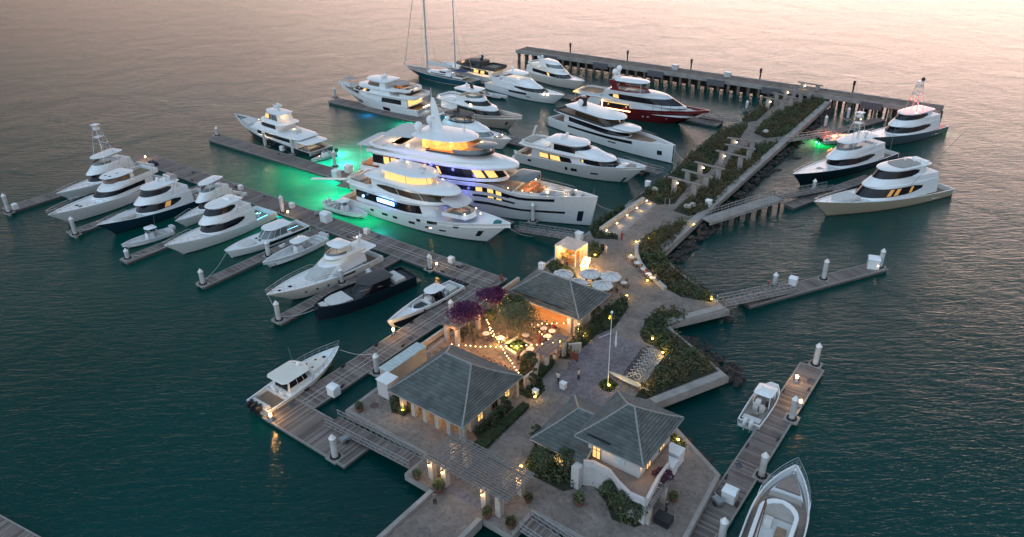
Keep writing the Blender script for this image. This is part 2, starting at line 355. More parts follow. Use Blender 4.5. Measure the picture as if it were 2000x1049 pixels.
ro = rocks('riprap', [((-47.6, 204), (-45.3, 120), 1.7), ((-45.3, 120), (-44.4, 100), 2.6), ((-43.6, 99.2), (-29.6, 90.2), 1.2),
           ((-34.8, 81.9), (-29.4, 90.4), -5.0), ((-33.0, 80.9), (-23.4, 75.4), 4.2), ((-28.3, 65.2), (-23.4, 75.4), -3.6), ((-28, 65), (-17.6, 58.9), 1.4)], 1.6, 5)
ro['label'] = 'dark wet boulders heaped along the foot of the causeway and platform'
# ------------------------------------------------------------------ docks
def dock(label, s0, s1, t0, t1, along='s', z=.62, th=.5, lines=True, name='dock'):
    cs, ct = (s0+s1)/2, (t0+t1)/2; r = dthing(name, label, 'dock', cs, ct, 0); org = (cs, ct, 0)
    MB().box(s0, s1, t0, t1, z-.14, z).build('deck', PLX if along == 's' else PLY, r, org)
    MB().box(s0+.15, s1-.15, t0+.15, t1-.15, -.3, z-.14).build('float', FLOAT, r, org)
    e = MB(); w_ = .14
    e.box(s0-.06, s1+.06, t0-.06, t0+w_, z-.2, z+.03); e.box(s0-.06, s1+.06, t1-w_, t1+.06, z-.2, z+.03)
    e.box(s0-.06, s0+w_, t0+w_, t1-w_, z-.2, z+.03); e.box(s1-w_, s1+.06, t0+w_, t1-w_, z-.2, z+.03)
    e.build('edge_beam', mat('edge_beam', (.22, .21, .2), .7), r, org)
    return r
d1 = dock('long main dock of weathered planks behind the left row of boats', -166, -62.2, 76.7, 81.2)
dock('narrow dock arm running from the corner past the white and gold runabout', -65.9, -62.2, 42.2, 76.62, 't')
dock('broad dock head at the foot of the lower left gangway', -65.9, -51.7, 37.5, 42.12, 's')
dock('left end finger dock beyond the boat with the tuna tower', -160.4, -157.0, 47.3, 76.6, 't')
dock('finger dock between the white flybridge boat and the navy sportfisher', -138.6, -136.4, 49.2, 76.6, 't')
dock('finger dock beside the small white centre console', -119.9, -117.7, 49.2, 76.6, 't')
dock('finger dock between the open bow cruiser and the white console boat', -101.9, -99.6, 51.9, 76.6, 't')
dock('finger dock between the white motor yacht and the black boat', -83.1, -81.0, 52.0, 76.6, 't')
dock('far left dock beside the black hulled yacht', -163.5, -74, 95.0, 99.0)
dock('dock beside the three deck white yacht, blue light under its end', -164.5, -66, 133.8, 137.8)
dock('most distant dock behind the blue ketch, ending at the red yacht', -158, -66, 173.2, 177.0)
dock('dock head off the bottom edge at the foot of the lower gangway', -22, -12, 36.5, 42.8, 's')
dock('right foreground dock beside the small white runabout', -17.6, -14.6, 30, 85.3, 't')
def dock_line(label, a, b, wd, z=.62):
    a = Vector(a); b = Vector(b); d = b-a; r = thing('dock', label, 'dock', ((a.x+b.x)/2, (a.y+b.y)/2, 0), math.atan2(d.y, d.x)); L = d.length/2
    MB().box(-L, L, -wd/2, wd/2, z-.14, z).build('deck', PLX, r); MB().box(-L+.1, L-.1, -wd/2+.12, wd/2-.12, -.3, z-.14).build('float', FLOAT, r)
    e = MB(); e.box(-L, L, -wd/2-.06, -wd/2+.12, z-.2, z+.03); e.box(-L, L, wd/2-.12, wd/2+.06, z-.2, z+.03); e.build('edge_beam', mat('edge_beam', (.22, .21, .2), .7), r); return r
dock_line('lone floating dock reaching right over open water', P(1452, 590, .6), P(1722, 518, .6), 2.7)
dock_line('small dock at the far right, end of the red lit boat', P(1600, 266, .6), P(1720, 232, .6), 2.4)
dock_line('dock wedged between the two right hand sportfishers', P(1540, 402, .6), P(1700, 345, .6), 2.2)
# utility tracks: thin pale lines inlaid in the docks
tr = MB()
for off in (-.35, .35):
    tr.box(-98, -63.2, 78.9+off, 78.98+off, .62, .655); tr.box(-64.1+off, -64.02+off, 42.3, 76.5, .62, .655)
o = tr.build('cable_cover', mat('cable_cover', (.42, .39, .37), .6)); o.rotation_euler = (0, 0, AZ)
tag(o, 'twin pale cable covers running along the dock planks', 'cable cover')
# dock piles
pr_ = thing('mooring_pile', 'x', 'pile')
MB().cyl(0, 0, -3, 3.0, .36, n=14).build('post', PILEW, pr_, smooth=True); MB().cyl(0, 0, 3.0, 3.55, .42, .03, n=14).build('cap', mat('pile_cap', (.66, .68, .68), .4), pr_, smooth=True)
cm = MB(); cm.box(-.8, .8, -.8, .8, .5, .66)
cm.build('collar_plate', CONC, pr_)
rg = MB()
for k in range(14):
    a0, a1 = 6.2832*k/14, 6.2832*(k+.7)/14; rg.bar((.52*math.cos(a0), .52*math.sin(a0), .76), (.52*math.cos(a1), .52*math.sin(a1), .76), .16, .2)
rg.build('roller_ring', RUBBER, pr_)
PILES = [((18, 415), 4.6, 'at the outer end of the far left finger dock'), ((148, 458), 4.2, 'beside the bow of the navy sportfisher'), ((250, 505), 2.6, 'by the small white centre console'),
 ((185, 362), 4.2, 'between the tuna tower boat and its neighbour'), ((437, 385), 3.4, 'at the stern of the white two level sportfisher'), ((553, 415), 4.2, 'behind the open cruiser near the dock lamp'),
 ((397, 555), 3.4, 'on the outer end of the finger beside the open cruiser'), ((525, 500), 3.6, 'alongside the bow of the white console boat'), ((545, 625), 3.9, 'at the outer end of the finger by the black boat'),
 ((668, 552), 3.4, 'between the white motor yacht and the black boat'), ((840, 525), 3.4, 'on the main dock near the gold dock lamps'), ((882, 620), 3.7, 'on the dock arm beside the runabout'),
 ((737, 727), 3.6, 'off the bow of the cream lobster boat'), ((655, 893), 3.9, 'on the dock head beside the gangway'), ((425, 265), 3.0, 'at the tip of the far left dock'),
 ((519, 286), 4.6, 'amidships of the black hulled yacht'), ((573, 300), 4.6, 'near the stern of the black hulled yacht'), ((655, 325), 4.4, 'beside the aqua lit stern and white dock boxes'),
 ((655, 190), 3.6, 'at the tip of the dock beside the three deck yacht'), ((798, 213), 4.3, 'by the bright stern of the three deck yacht'), ((752, 203), 4.0, 'amidships of the three deck yacht'), ((1041, 432), 4.4, 'between the two biggest yacht bows'),
 ((1458, 213), 3.0, 'off the bow of the red yacht'), ((1611, 248), 3.6, 'behind the red lit boat'), ((1655, 232), 3.6, 'between the grey sportfisher and the pier'),
 ((1592, 712), 4.0, 'at the far end of the right foreground dock'), ((1546, 818), 4.0, 'by the second lamp of the right foreground dock'), ((1487, 930), 4.0, 'near the bow of the foreground yacht'),
 ((1408, 1060), 4.0, 'at the bottom edge of the right foreground dock'), ((1512, 558), 3.0, 'at the gangway of the lone right dock'), ((1608, 545), 4.2, 'midway along the lone right dock'), ((1718, 522), 4.0, 'at the outer end of the lone right dock'),
 ((1588, 375), 3.4, 'before the bow of the navy sportfisher on the right')]
for i, ((x, y), h, lb) in enumerate(PILES):
    p = P(x, y, .6); o = pr_ if i == 0 else dup(pr_); o.location = (p.x, p.y, h-3.55); o.rotation_euler = (0, 0, AZ)
    o['label'] = 'white capped mooring pile '+lb; o['group'] = 'white mooring piles of the marina'
    for k in kids(o):
        if k.name.startswith(('collar', 'roller')): k.location.z = 3.55-h
dock_line('corner of another dock at the bottom left of the view', P(-140, 1000, .6), P(40, 1105, .6), 6.0)
# ------------------------------------------------------------------ old concrete pier
pier = dthing('pier', 'long weathered concrete pier on square piles across the harbour mouth', 'pier', -87, 207.5); org = (-87, 207.5, 0)
MB().box(-151, -22.5, 204.6, 210.4, 2.7, 3.4).build('deck', CONCD, pier, org)
MB().box(-146, -49, 207.2, 207.6, .1, 2.7).build('dark_infill', ROCK, pier, org)  # added dark wall, stands in for the dark mass of shade under the deck
k_ = MB(); k_.box(-151, -22.5, 204.45, 204.75, 2.5, 3.62); k_.box(-151, -22.5, 210.25, 210.55, 2.5, 3.62); k_.build('kerb', CONC, pier, org)
ns = [-150+2.95*i for i in range(34)]+[-47+3.4*i for i in range(8)]
for s_ in ns:
    q = MB(); q.box(s_-.32, s_+.32, 204.7, 205.3, -2, 2.7); q.box(s_-.32, s_+.32, 209.6, 210.2, -2, 2.7); q.box(s_-.4, s_+.4, 204.65, 210.3, 2.0, 2.7); q.box(s_-1.3, s_-.9, 206.6, 207.2, -2, 2.7); q.box(s_+.6, s_+1.1, 208.2, 208.8, -2, 2.7)
    q.build('pile_bent', CONCD, pier, org)
for s_, nm in ((-137, 'far left'), (-118, 'second'), (-99, 'middle'), (-80, 'fourth'), (-64, 'near causeway'), (-38, 'right of causeway')):
    q = MB(); q.box(s_-2.6, s_+2.6, 204.2, 204.44, 1.6, 3.3); q.build('fender_panel', mat('fender', (.10, .10, .11), .8), pier, org)
for s_, nm in ((-135, 'first marker pole from the left standing off the pier'), (-113.5, 'second marker pole standing off the pier'), (-91.8, 'third marker pole standing off the pier'), (-70.5, 'fourth marker pole standing off the pier'), (-45, 'marker pole right of the causeway'), ):
    r = dthing('marker_pole', 'dark '+nm, 'pole', s_, 213.5, 0, 'marker poles behind the pier'); MB().cyl(0, 0, -2, 4.8, .22, n=8).build('post', ROCK, r); MB().cyl(0, 0, 4.8, 6.0, .34, n=8).build('sleeve', BLACK, r)
for s_, nm in ((-95, 'near the middle of the pier'), (-78.5, 'towards the causeway end of the pier')):
    r = dthing('service_box', 'pale grey service box '+nm, 'box', s_, 209.2, 3.42, 'boxes on the pier'); MB().box(-.9, .9, -.6, .6, 0, 1.3).build('cabinet', PILEW, r); MB().box(-1, 1, -.7, .7, 1.3, 1.42).build('lid', WHITE, r)
# ------------------------------------------------------------------ boat builder
class Boat:
    def __init__(s, name, label, cat, bow, stern, zb, zs, B, hull=WHITE, flare=.30, rake=.9, tm=.42, pn=2.2, bw=.18, tc=.0, zc=.6, boot=BOTTOM, deck=WHITE,
                 sole=TEAK, q=1.7, blunt=.03, stripe=None, cap=WHITE, world=None, sternw=.9, group=None, bump=None):
        s.bump = bump; A, S = (P(*bow, zb), P(*stern, zs)) if world is None else world
        d = A-S; d.z = 0; s.L = d.length; s.yaw = math.atan2(d.y, d.x); m = (A+S)/2
        s.B, s.zb, s.zs, s.flare, s.rake, s.tm, s.pn, s.bw, s.tc, s.zc, s.q, s.blunt, s.sw = B, zb, zs, flare, rake, tm, pn, bw, tc, zc, q, blunt, sternw
        s.r = thing(name, label, cat, (m.x, m.y, 0), s.yaw, group); s.hull = hull
        s.org = (s.L/2, 0, 0); L = s.L
        lev = [-.5, -.02, .22, .30, .38, .62, .85, 1.0]
        ts = [i/22 for i in range(15)]+[.68+.32*(1-(1-i/12)**1.6) for i in range(1, 13)]
        s.lev = lev; h = MB(); rings = []
        for t in ts:
            row = []
            for sd in (1, -1):
                pts = [s.hp(t, z, sd) for z in s.zl(t)]
                row += pts[::-1] if sd == 1 else pts
            rings.append(row)
        n = len(rings[0]); o = len(h.v)
        for r_ in rings: h.v += [tuple(p) for p in r_]
        nl = len(lev)
        for i in range(len(rings)-1):
            for k in range(n-1):
                kk = k if k < nl else n-2-k
                zi = nl-2-kk if kk < nl-1 else 0
                a = o+i*n+k; h.f.append((a, a+1, a+1+n, a+n)); mi = 1 if zi <= 1 else (2 if (stripe and zi == 2) else 0); h.m.append(mi)
        h.f.append(tuple(range(o, o+n))); h.m.append(0); h.f.append(tuple(range(o+(len(rings)-1)*n, o+len(rings)*n))[::-1]); h.m.append(0)
        s.p('hull', h, [hull, boot, stripe or hull], smooth=True, ang=40)
        # rail cap, inner bulwark and decks
        c = MB(); cw = .16 if B > 3 else .11
        for sd in (1, -1):
            out = [s.hp(t, s.sheer(t), sd) for t in ts]; inn = [Vector((p.x-(.12 if t > .95 else 0), sd*max(0.0, abs(p.y)-cw), p.z)) for p, t in zip(out, ts)]
            o_ = [p+Vector((0, 0, .03)) for p in out]; i_ = [p+Vector((0, 0, .03)) for p in inn]
            lo = [Vector((p.x, p.y, min(s.dk(t), p.z-.02)-.02)) for p, t in zip(inn, ts)]
            for j in range(len(ts)-1):
                q4 = [(out[j], out[j+1], o_[j+1], o_[j]), (o_[j], o_[j+1], i_[j+1], i_[j]), (i_[j], i_[j+1], lo[j+1], lo[j])]
                for f in q4: c.add(f, [(0, 1, 2, 3)])
            c.cut()
        a = s.hp(0, s.zs, 1); b = s.hp(0, s.zs, -1)
        if tc > 0: c.box(.0, .22, -abs(a.y), abs(a.y), s.dk(0)-.02, s.zs+.02)
        s.p('rail_cap', c, cap)
        dm = MB()
        for j in range(len(ts)-1):
            t0, t1 = ts[j], ts[j+1]; z0 = s.dk((t0+t1)/2)
            za, zb_ = (s.dk(t0+1e-4), s.dk(t1-1e-4))
            y0 = max(0, s.hb(t0)-cw*.8); y1 = max(0, s.hb(t1)-cw*.8); x0, x1 = t0*L, t1*L
            dm.add([(x0, -y0, za), (x1, -y1, zb_), (x1, y1, zb_), (x0, y0, za)], [(0, 1, 2, 3)], 1 if (t0+t1)/2 < tc else 0)
        if tc > 0:
            k = min(range(len(ts)), key=lambda i: abs(ts[i]-tc)); t = ts[k]; y = s.hb(t)-cw*.8
            dm.add([(t*L, -y, zc-.02), (t*L, y, zc-.02), (t*L, y, s.sheer(t)-bw), (t*L, -y, s.sheer(t)-bw)], [(0, 1, 2, 3)], 0)
        s.p('deck', dm, [deck, sole])
    def zl(s, t):
        sh = s.sheer(t); return [-.5, -.02, .16, .26, sh*.42, sh*.64, sh*.85, sh]
    def sheer(s, t):
        z = s.zs+(s.zb-s.zs)*max(t, 0)**s.q
        if s.bump: a, t0, t1 = s.bump; k = min(1, max(0, (t-t0+.06)/.06)); m = min(1, max(0, (t1+.16-t)/.16)); z += a*(k*k*(3-2*k))*(m*m*(3-2*m))
        return z
    def dk(s, t): return s.zc if t < s.tc else s.sheer(t)-s.bw
    def hb(s, t):
        t = min(max(t, 0), 1)
        g = s.sw+(1-s.sw)*math.sin(1.5708*min(1, t/s.tm)) if t < s.tm else 1-(1-s.blunt)*((t-s.tm)/(1-s.tm))**s.pn
        return s.B/2*max(g, s.blunt*.6)
    def hp(s, t, z, sd):
        sh = s.sheer(t); k = max(-.3, min(1, z/sh)); fl = .07+s.flare*t*t*1.25
        y = s.hb(t)*(1-fl*(1-k)**1.2 if k > 0 else (1-fl)*(1+k*.5)); x = s.L*t-s.rake*(1-max(k, 0))*t**4*s.zb
        return Vector((x, sd*y, z))
    def p(s, name, mb, m, smooth=False, ang=35): return mb.build(name, m, s.r, s.org, smooth, ang) if mb.v else None
    def outl(s, x0, x1, w, nose=.4, np_=2.0, tail=.0, sd=None, n=16, sh=0.0):
        pts = []; L = s.L
        for i in range(n+1):
            u = 1-(1-i/n)**1.5; x = x0+(x1-x0)*u; y = w*s.B/2
            if u > 1-nose: y *= max(.0, 1-((u-(1-nose))/nose)**np_)**(.5 if np_ <= 2.01 else .7)
            if tail and u < tail: y *= 1-.25*(1-u/tail)**2
            if sd is not None: y = min(y, max(.05, s.hb(x/L)-sd))
            pts.append((x, max(y-sh, .02), u))
        return pts
    def ring(s, o, z, zf=None): return [Vector((x, y, z)) for x, y, u in o]+[Vector((x, -y, z)) for x, y, u in o[::-1]]
    def house(s, x0, x1, w, z0, h, nose=.4, np_=2.0, fr=.8, ar=.2, band=(.3, .85), sa=.1, sb=1.0, lit=(), m=None, sd=.35, tum=.12, roof=True, litm=None, swoosh=False, tail=0, name='cabin', gm=None, mull=0, crown=.1, aft=False, crease=.55):
        L = s.L; x0 *= L; x1 *= L; m = m or WHITE
        lo = lambda k: s.outl(x0+ar*k, x1-fr*k, w, nose, np_, tail, sd, sh=tum*k)
        b = MB(); lv = [0, crease, 1]
        rs = [s.ring(lo(k), z0+h*k) for k in lv]
        if roof: t_ = s.outl(x0+ar+.3, x1-fr-.4, w, nose, np_, tail, sd, sh=tum+.35); rs.append(s.ring(t_, z0+h+crown))
        b.loft(rs, cap1=True); s.p(name, b, m, True, 40)
        if band:
            g = MB(); lt = MB(); fm = MB(); k0, k1 = band
            A = lo(k0); Bb = lo(k1); off = .035
            def pt(i, k, sg, o_=off):
                (xa, ya, u), (xb, yb, _) = A[i], Bb[i]
                kk = k
                if swoosh and u < sa+.22:
                    f = max(0, (u-sa)/.22); mid = .62; kk = mid+(k-mid)*max(.03, f)**.7
                x = xa+(xb-xa)*kk; y = ya+(yb-ya)*kk
                nx = o_*(1 if u > .9 else .3*(u > .6)); return Vector((x+nx, sg*(y+o_), z0+h*(k0+(k1-k0)*kk)))
            idx = [i for i in range(len(A)) if sa-1e-3 <= A[i][2] <= sb+1e-3]
            for a_, b_ in zip(idx, idx[1:]):
                for sg in (1, -1): g.add([pt(a_, 0, sg), pt(b_, 0, sg), pt(b_, 1, sg), pt(a_, 1, sg)], [(0, 1, 2, 3)])
                if mull and b_ % mull == 0:
                    for sg in (1, -1): fm.tube([pt(b_, 0, sg, off+.02), pt(b_, 1, sg, off+.02)], .035, 4)
            if sb >= 1:
                i = idx[-1]; g.add([pt(i, 0, 1), pt(i, 0, -1), pt(i, 1, -1), pt(i, 1, 1)], [(0, 1, 2, 3)])
                if mull: fm.tube([pt(i, 0, 1, off+.03)*1, pt(i, 1, 1, off+.03)], .04, 4)
            if sb < 1: h_ = MB(); h_.v, h_.f, h_.m = g.v, g.f, g.m; g = MB(); [(g.add([h_.v[i] for i in f], [(0, 1, 2, 3)])) for f in h_.f[0::2]]; g.cut(); [(g.add([h_.v[i] for i in f], [(0, 1, 2, 3)])) for f in h_.f[1::2]]
            s.p('window', g, gm or GLASS)
            if fm.v: s.p('window_frame', fm, m)
            for (u0, u1) in lit:      # lit panes, both sides
                def at(u, k, sg):
                    for i in range(len(A)-1):
                        if A[i][2] <= u <= A[i+1][2]:
                            f = (u-A[i][2])/(A[i+1][2]-A[i][2]); return pt(i, k, sg, off+.02)*(1-f)+pt(i+1, k, sg, off+.02)*f
                    return pt(len(A)-1, k, sg, off+.02)
                for sg in (1, -1):
                    nn = 4; us = [u0+(u1-u0)*i/nn for i in range(nn+1)]
                    for a_, b_ in zip(us, us[1:]): lt.add([at(a_, .1, sg), at(b_, .1, sg), at(b_, .9, sg), at(a_, .9, sg)], [(0, 1, 2, 3)])
                    lt.cut()
            if lt.v: s.p('lit_window', lt, litm or LITW)
        if aft:
            yy = w*s.B/2*.72; yy = min(yy, s.hb(x0/L)-.6); g = MB(); k0 = .12; xa = x0+ar*k0-.03; xb = x0+ar*.85-.03
            g.add([(xa, -yy, z0+h*k0), (xb, -yy, z0+h*.85), (xb, yy, z0+h*.85), (xa, yy, z0+h*k0)], [(0, 1, 2, 3)])
            s.p('saloon_door', g, LITY if aft == 'lit' else GLASS)
    def slab(s, x0, x1, w, z, th, nose=.35, np_=2.0, m=None, posts=(), zp=0, sd=None, tail=.12, name='hardtop', slope=0, crown=.06, pr=.05, pm=None, yp=.8):
        L = s.L; x0 *= L; x1 *= L; b = MB()
        def rg(d, z_): return [Vector((p.x, p.y, p.z-slope*(p.x-x0)/(x1-x0))) for p in s.ring(s.outl(x0+d, x1-d, w, nose, np_, tail, sd, sh=d), z_)]
        b.loft([rg(.18, z), rg(0, z+th*.45), rg(.05, z+th*.8), rg(.3, z+th), rg(min(1.0, w*s.B*.2), z+th+crown)], cap0=True, cap1=True)
        s.p(name, b, m or WHITE, True, 50)
        if posts:
            q = MB()
            for px_ in posts:
                for sg in (1, -1):
                    y = w*s.B/2*yp; q.tube([(px_*L, sg*(y+.05), zp), (px_*L+.15, sg*y, z+.05)], pr, 5); q.cut()
            s.p('post', q, pm or WHITE)
    def coam(s, x0, x1, w, z0, h, nose=.4, np_=2.0, fr=.5, ar=0, m=None, floor=None, sd=.35, th=.16, glass=0, tail=0, name='flybridge', fl_=.12):
        L = s.L; x0 *= L; x1 *= L; b = MB()
        ro = [s.ring(s.outl(x0+ar*k, x1-fr*k, w, nose, np_, tail, sd, sh=.05*k), z0+h*k) for k in (0, 1)]
        ri = [s.ring(s.outl(x0+ar*k+th, x1-fr*k-th, w, nose, np_, tail, sd, sh=th), z0+z) for k, z in ((1, h), (1, fl_+.02))]
        b.loft([ro[0], ro[1], ri[0], ri[1]]); s.p(name, b, m or WHITE, True, 40)
        f = MB(); f.f.append(tuple(range(len(ri[1])))); f.v = [(p.x, p.y, z0+fl_+.03) for p in ri[1]]; f.m = [0]; s.p('bridge_deck', f, floor or TEAK)
        if glass:
            o = s.outl(x0, x1-fr, w, nose, np_, tail, sd, sh=.12); g = MB(); k = [i for i in range(len(o)) if o[i][2] > .45]
            for sg in (1, -1):
                for a, b_ in zip(k, k[1:]): g.add([(o[a][0], sg*o[a][1], z0+h), (o[b_][0], sg*o[b_][1], z0+h), (o[b_][0]-glass*.5, sg*o[b_][1]*.97, z0+h+glass), (o[a][0]-glass*.5, sg*o[a][1]*.97, z0+h+glass)], [(0, 1, 2, 3)])
            i = k[-1]; g.add([(o[i][0], o[i][1], z0+h), (o[i][0], -o[i][1], z0+h), (o[i][0]-glass*.5, -o[i][1], z0+h+glass), (o[i][0]-glass*.5, o[i][1], z0+h+glass)], [(0, 1, 2, 3)])
            s.p('windscreen', g, TINT)
    def rail(s, t0=.5, t1=1.0, h=.75, inb=.10, lean=0, both=True, r=.028, aft=False):
        b = MB(); n = 14
        for sg in (1, -1):
            pts = []
            for i in range(n+1):
                t = t0+(t1-t0)*i/n; p = s.hp(t, s.sheer(t), sg); f = min(1, i/1.5)
                pts.append(Vector((p.x+lean*t, p.y-sg*min(inb, abs(p.y)), p.z+h*f)))
                if i % 2 == 1 or i == n: b.tube([(p.x, p.y-sg*min(inb, abs(p.y)), p.z), pts[-1]], r*.8, 4)
            if t1 >= .99: pts.append(Vector((pts[-1].x+.1, 0, pts[-1].z)))
            b.tube(pts, r, 4)
            if h > .8: b.tube([Vector((p.x, p.y, p.z-h*.45)) for p in pts[2:]], r*.6, 4)
        s.p('bow_rail', b, STEEL)
    def pad(s, x0, x1, w, z, th=.3, nose=.5, m=None, sd=.4, name='sunpad', y=0):
        L = s.L; b = MB(); o = [s.ring(s.outl(x0*L, x1*L, w, nose, 2, 0, sd), z), s.ring(s.outl(x0*L, x1*L, w, nose, 2, 0, sd), z+th*.8), s.ring(s.outl(x0*L+.1, x1*L-.1, w, nose, 2, 0, sd, sh=.1), z+th)]
        if y: o = [[Vector((p.x, p.y+y, p.z)) for p in r] for r in o]
        b.loft(o, cap1=True); s.p(name, b, m or CUSH, True)
    def box(s, name, x, y, z, lx, ly, lz, m=None, rx=0):
        b = MB(); X = x*s.L; b.loft([[(X-lx/2, y-ly/2, z), (X+lx/2, y-ly/2, z), (X+lx/2, y+ly/2, z), (X-lx/2, y+ly/2, z)], [(X-lx/2+rx, y-ly/2, z+lz*.9), (X+lx/2-rx*.4, y-ly/2, z+lz*.9), (X+lx/2-rx*.4, y+ly/2, z+lz*.9), (X-lx/2+rx, y+ly/2, z+lz*.9)],
               [(X-lx/2+rx+.05, y-ly/2+.05, z+lz), (X+lx/2-rx*.4-.05, y-ly/2+.05, z+lz), (X+lx/2-rx*.4-.05, y+ly/2-.05, z+lz), (X-lx/2+rx+.05, y+ly/2-.05, z+lz)]], cap1=True, cap0=True); return s.p(name, b, m or WHITE)
    def mast(s, x, z, h, m=None, domes=((.9, .0, .35),), arm=1.2, wd=.5, rk=.5, radar=True):
        X = x*s.L; m = m or WHITE; b = MB()
        b.loft([[(X+a*wd-rk*k, c*wd*.45*(1-.4*k), z+h*k) for a, c in ((-1, -1), (.6, -1), (.9, 0), (.6, 1), (-1, 1))] for k in (0, .6, 1)], cap1=True)
        b.bar((X-rk*.6, -arm, z+h*.6), (X-rk*.6, arm, z+h*.6), .2, .12)
        if radar: b.bar((X+.2, -arm*.8, z+h*.85), (X+.2, arm*.8, z+h*.85), .14, .14)
        b.tube([(X-rk, 0, z+h), (X-rk-.2, 0, z+h*1.6)], .025, 4); s.p('mast', b, m)
        for (kz, y, r) in domes: s.dome(x-rk*.6/s.L, y, z+h*kz+r*.6, r)
    def dome(s, x, y, z, r, m=None, ped=0):
        b = MB(); X = x*s.L; b.ball(X, y, z, r, r*1.12, 12, 7)
        if ped: b.cyl(X, y, z-r-ped, z-r*.7, r*.45, r*.6, 8)
        s.p('satellite_dome', b, m or WHITE, True)
    def ant(s, x, y, z, h, rk=.3, r=.022): b = MB(); X = x*s.L; b.tube([(X, y, z), (X-rk, y, z+h)], r, 4); s.p('antenna', b, mat('outrigger_grey', (.22, .23, .24), .5))
    def tower(s, x, z0, z1, w0=1.5, w1=.55, tops=True, m=None, gl=None):
        X = x*s.L; b = MB(); m = m or STEEL; H = z1-z0
        for sx, sy in ((-1.2, -1), (-1.2, 1), (1.0, -1), (1.0, 1)): b.tube([(X+sx*w0*.8, sy*w0, z0), (X+sx*w1*.8, sy*w1, z1-.9), (X+sx*w1*.7, sy*w1*.9, z1)], .06, 5)
        for k in (.35, .62, .85):
            ww = w0+(w1-w0)*k; z = z0+H*k; q = [(X+a*ww*.8, c*ww, z) for a, c in ((-1.1, -1), (1, -1), (1, 1), (-1.1, 1), (-1.1, -1))]; b.tube(q, .045, 4)
        b.tube([(X-w0, w0, z0), (X+w0*.5, -w0*.6, z0+H*.6)], .035, 4); b.tube([(X-w0, -w0, z0), (X+w0*.5, w0*.6, z0+H*.6)], .035, 4)
        for i in range(int(H/.35)): k = i*.35/H; ww = w0+(w1-w0)*k; b.bar((X-ww*.85, -.25, z0+H*k), (X-ww*.85, .25, z0+H*k), .05, .05)
        s.p('tuna_tower', b, m, True)
        c = MB(); c.box(X-.8, X+.8, -.75, .75, z0+H*.60, z0+H*.60+.1); s.p('tower_platform', c, WHITE)
        if tops: c = MB(); c.box(X-.75, X+.65, -.7, .7, z1+.1, z1+.22); c.box(X-.5, X+.4, -.5, .5, z1-.9, z1-.35); s.p('tower_top', c, gl or WHITE)
    def outr(s, x, z, ln, y=None, up_=.93):
        b = MB(); X = x*s.L
        for sg in (1, -1):
            y_ = y or s.B*.42; d = Vector((-.28, sg*.22, up_)).normalized()*ln; b.tube([(X, sg*y_, z), Vector((X, sg*y_, z))+d], [.032, .014], 4); b.cut()
        s.p('outrigger', b, mat('outrigger_grey', (.22, .23, .24), .5))
    def obs(s, n=2, m=None, z=.3, sc=1.0, dx=-.35):
        for i in range(n):
            y = (i-(n-1)/2)*.72*sc; b = MB(); m_ = m or OUTB
            b.loft([[(dx+cx*.42*sc+kx, y+cy*.24*sc*kw, z+kz*sc) for cx, cy in ((-1, -.5), (-.4, -1), (.6, -1), (1, -.5), (1, .5), (.6, 1), (-.4, 1), (-1, .5))] for kz, kx, kw in ((.45, .05, .6), (.6, 0, 1), (1.05, 0, 1), (1.22, .06, .8))], cap0=True, cap1=True)
            b.loft([[(dx+cx*.14*sc-.05, y+cy*.07*sc, z+kz) for cx, cy in ((-1, 0), (0, -1), (1, 0), (0, 1))] for kz in (-.9, .5*sc)], cap0=True); s.p('outboard', b, m_, True)
    def plat(s, ln=.9, z=.38, m=None, w=.8):
        b = MB(); y = s.B/2*w*s.sw/.9; b.box(-ln, 0, -y, y, z-.12, z); s.p('swim_platform', b, m or TEAK)
    def hwin(s, wins, m=None, name='hull_window', side=(1, -1), out=.03):
        g = MB()
        for (t0, t1, k0, k1) in wins:
            for sg in side:
                n = max(3, int((t1-t0)*34)); row = []
                for i in range(n+1):
                    t = t0+(t1-t0)*i/n; sh = s.sheer(t); row.append([s.hp(t, sh*k, sg)+Vector((0, sg*out, 0)) for k in (k0, k1)])
                for a, b_ in zip(row, row[1:]): g.add([a[0], b_[0], b_[1], a[1]], [(0, 1, 2, 3)])
                g.cut()
        s.p(name, g, m or GLASS)
    def seats(s, x, z, n=2, m=None, w=.55, sp=.8):
        b = MB(); X = x*s.L
        for i in range(n):
            y = (i-(n-1)/2)*sp; b.box(X-.28, X+.28, y-w/2, y+w/2, z, z+.55); b.box(X-.38, X-.22, y-w/2, y+w/2, z+.4, z+1.15); b.cut()
        s.p('seat', b, m or WHITE)
    def lt(s, x, y, z, power, col=(1, .62, .28), r=.15): lamp('deck_light', (x*s.L-s.L/2, y, z), power, col, r, parent=s.r)
    def spots(s, pts, m=None, r=.09):
        b = MB()
        for x, y, z in pts: b.ball(x*s.L, y, z, r, n=6, m=3); b.cut()
        s.p('deck_lamp', b, m or GLOW)
    def glowbar(s, x0, x1, y, z, h=.25, m=None, name='lit_panel'):
        b = MB(); L = s.L; yy = abs(y)
        for sg in ((1, -1) if y > 0 else (-1,)): b.box(x0*L, x1*L, sg*yy-.02, sg*yy+.02, z, z+h); b.cut()
        s.p(name, b, m or LITY)
    def wpt(s, x, y, z): v = Vector((x*s.L-s.L/2, y, z)); return s.r.location+Matrix.Rotation(s.yaw, 3, 'Z')@v

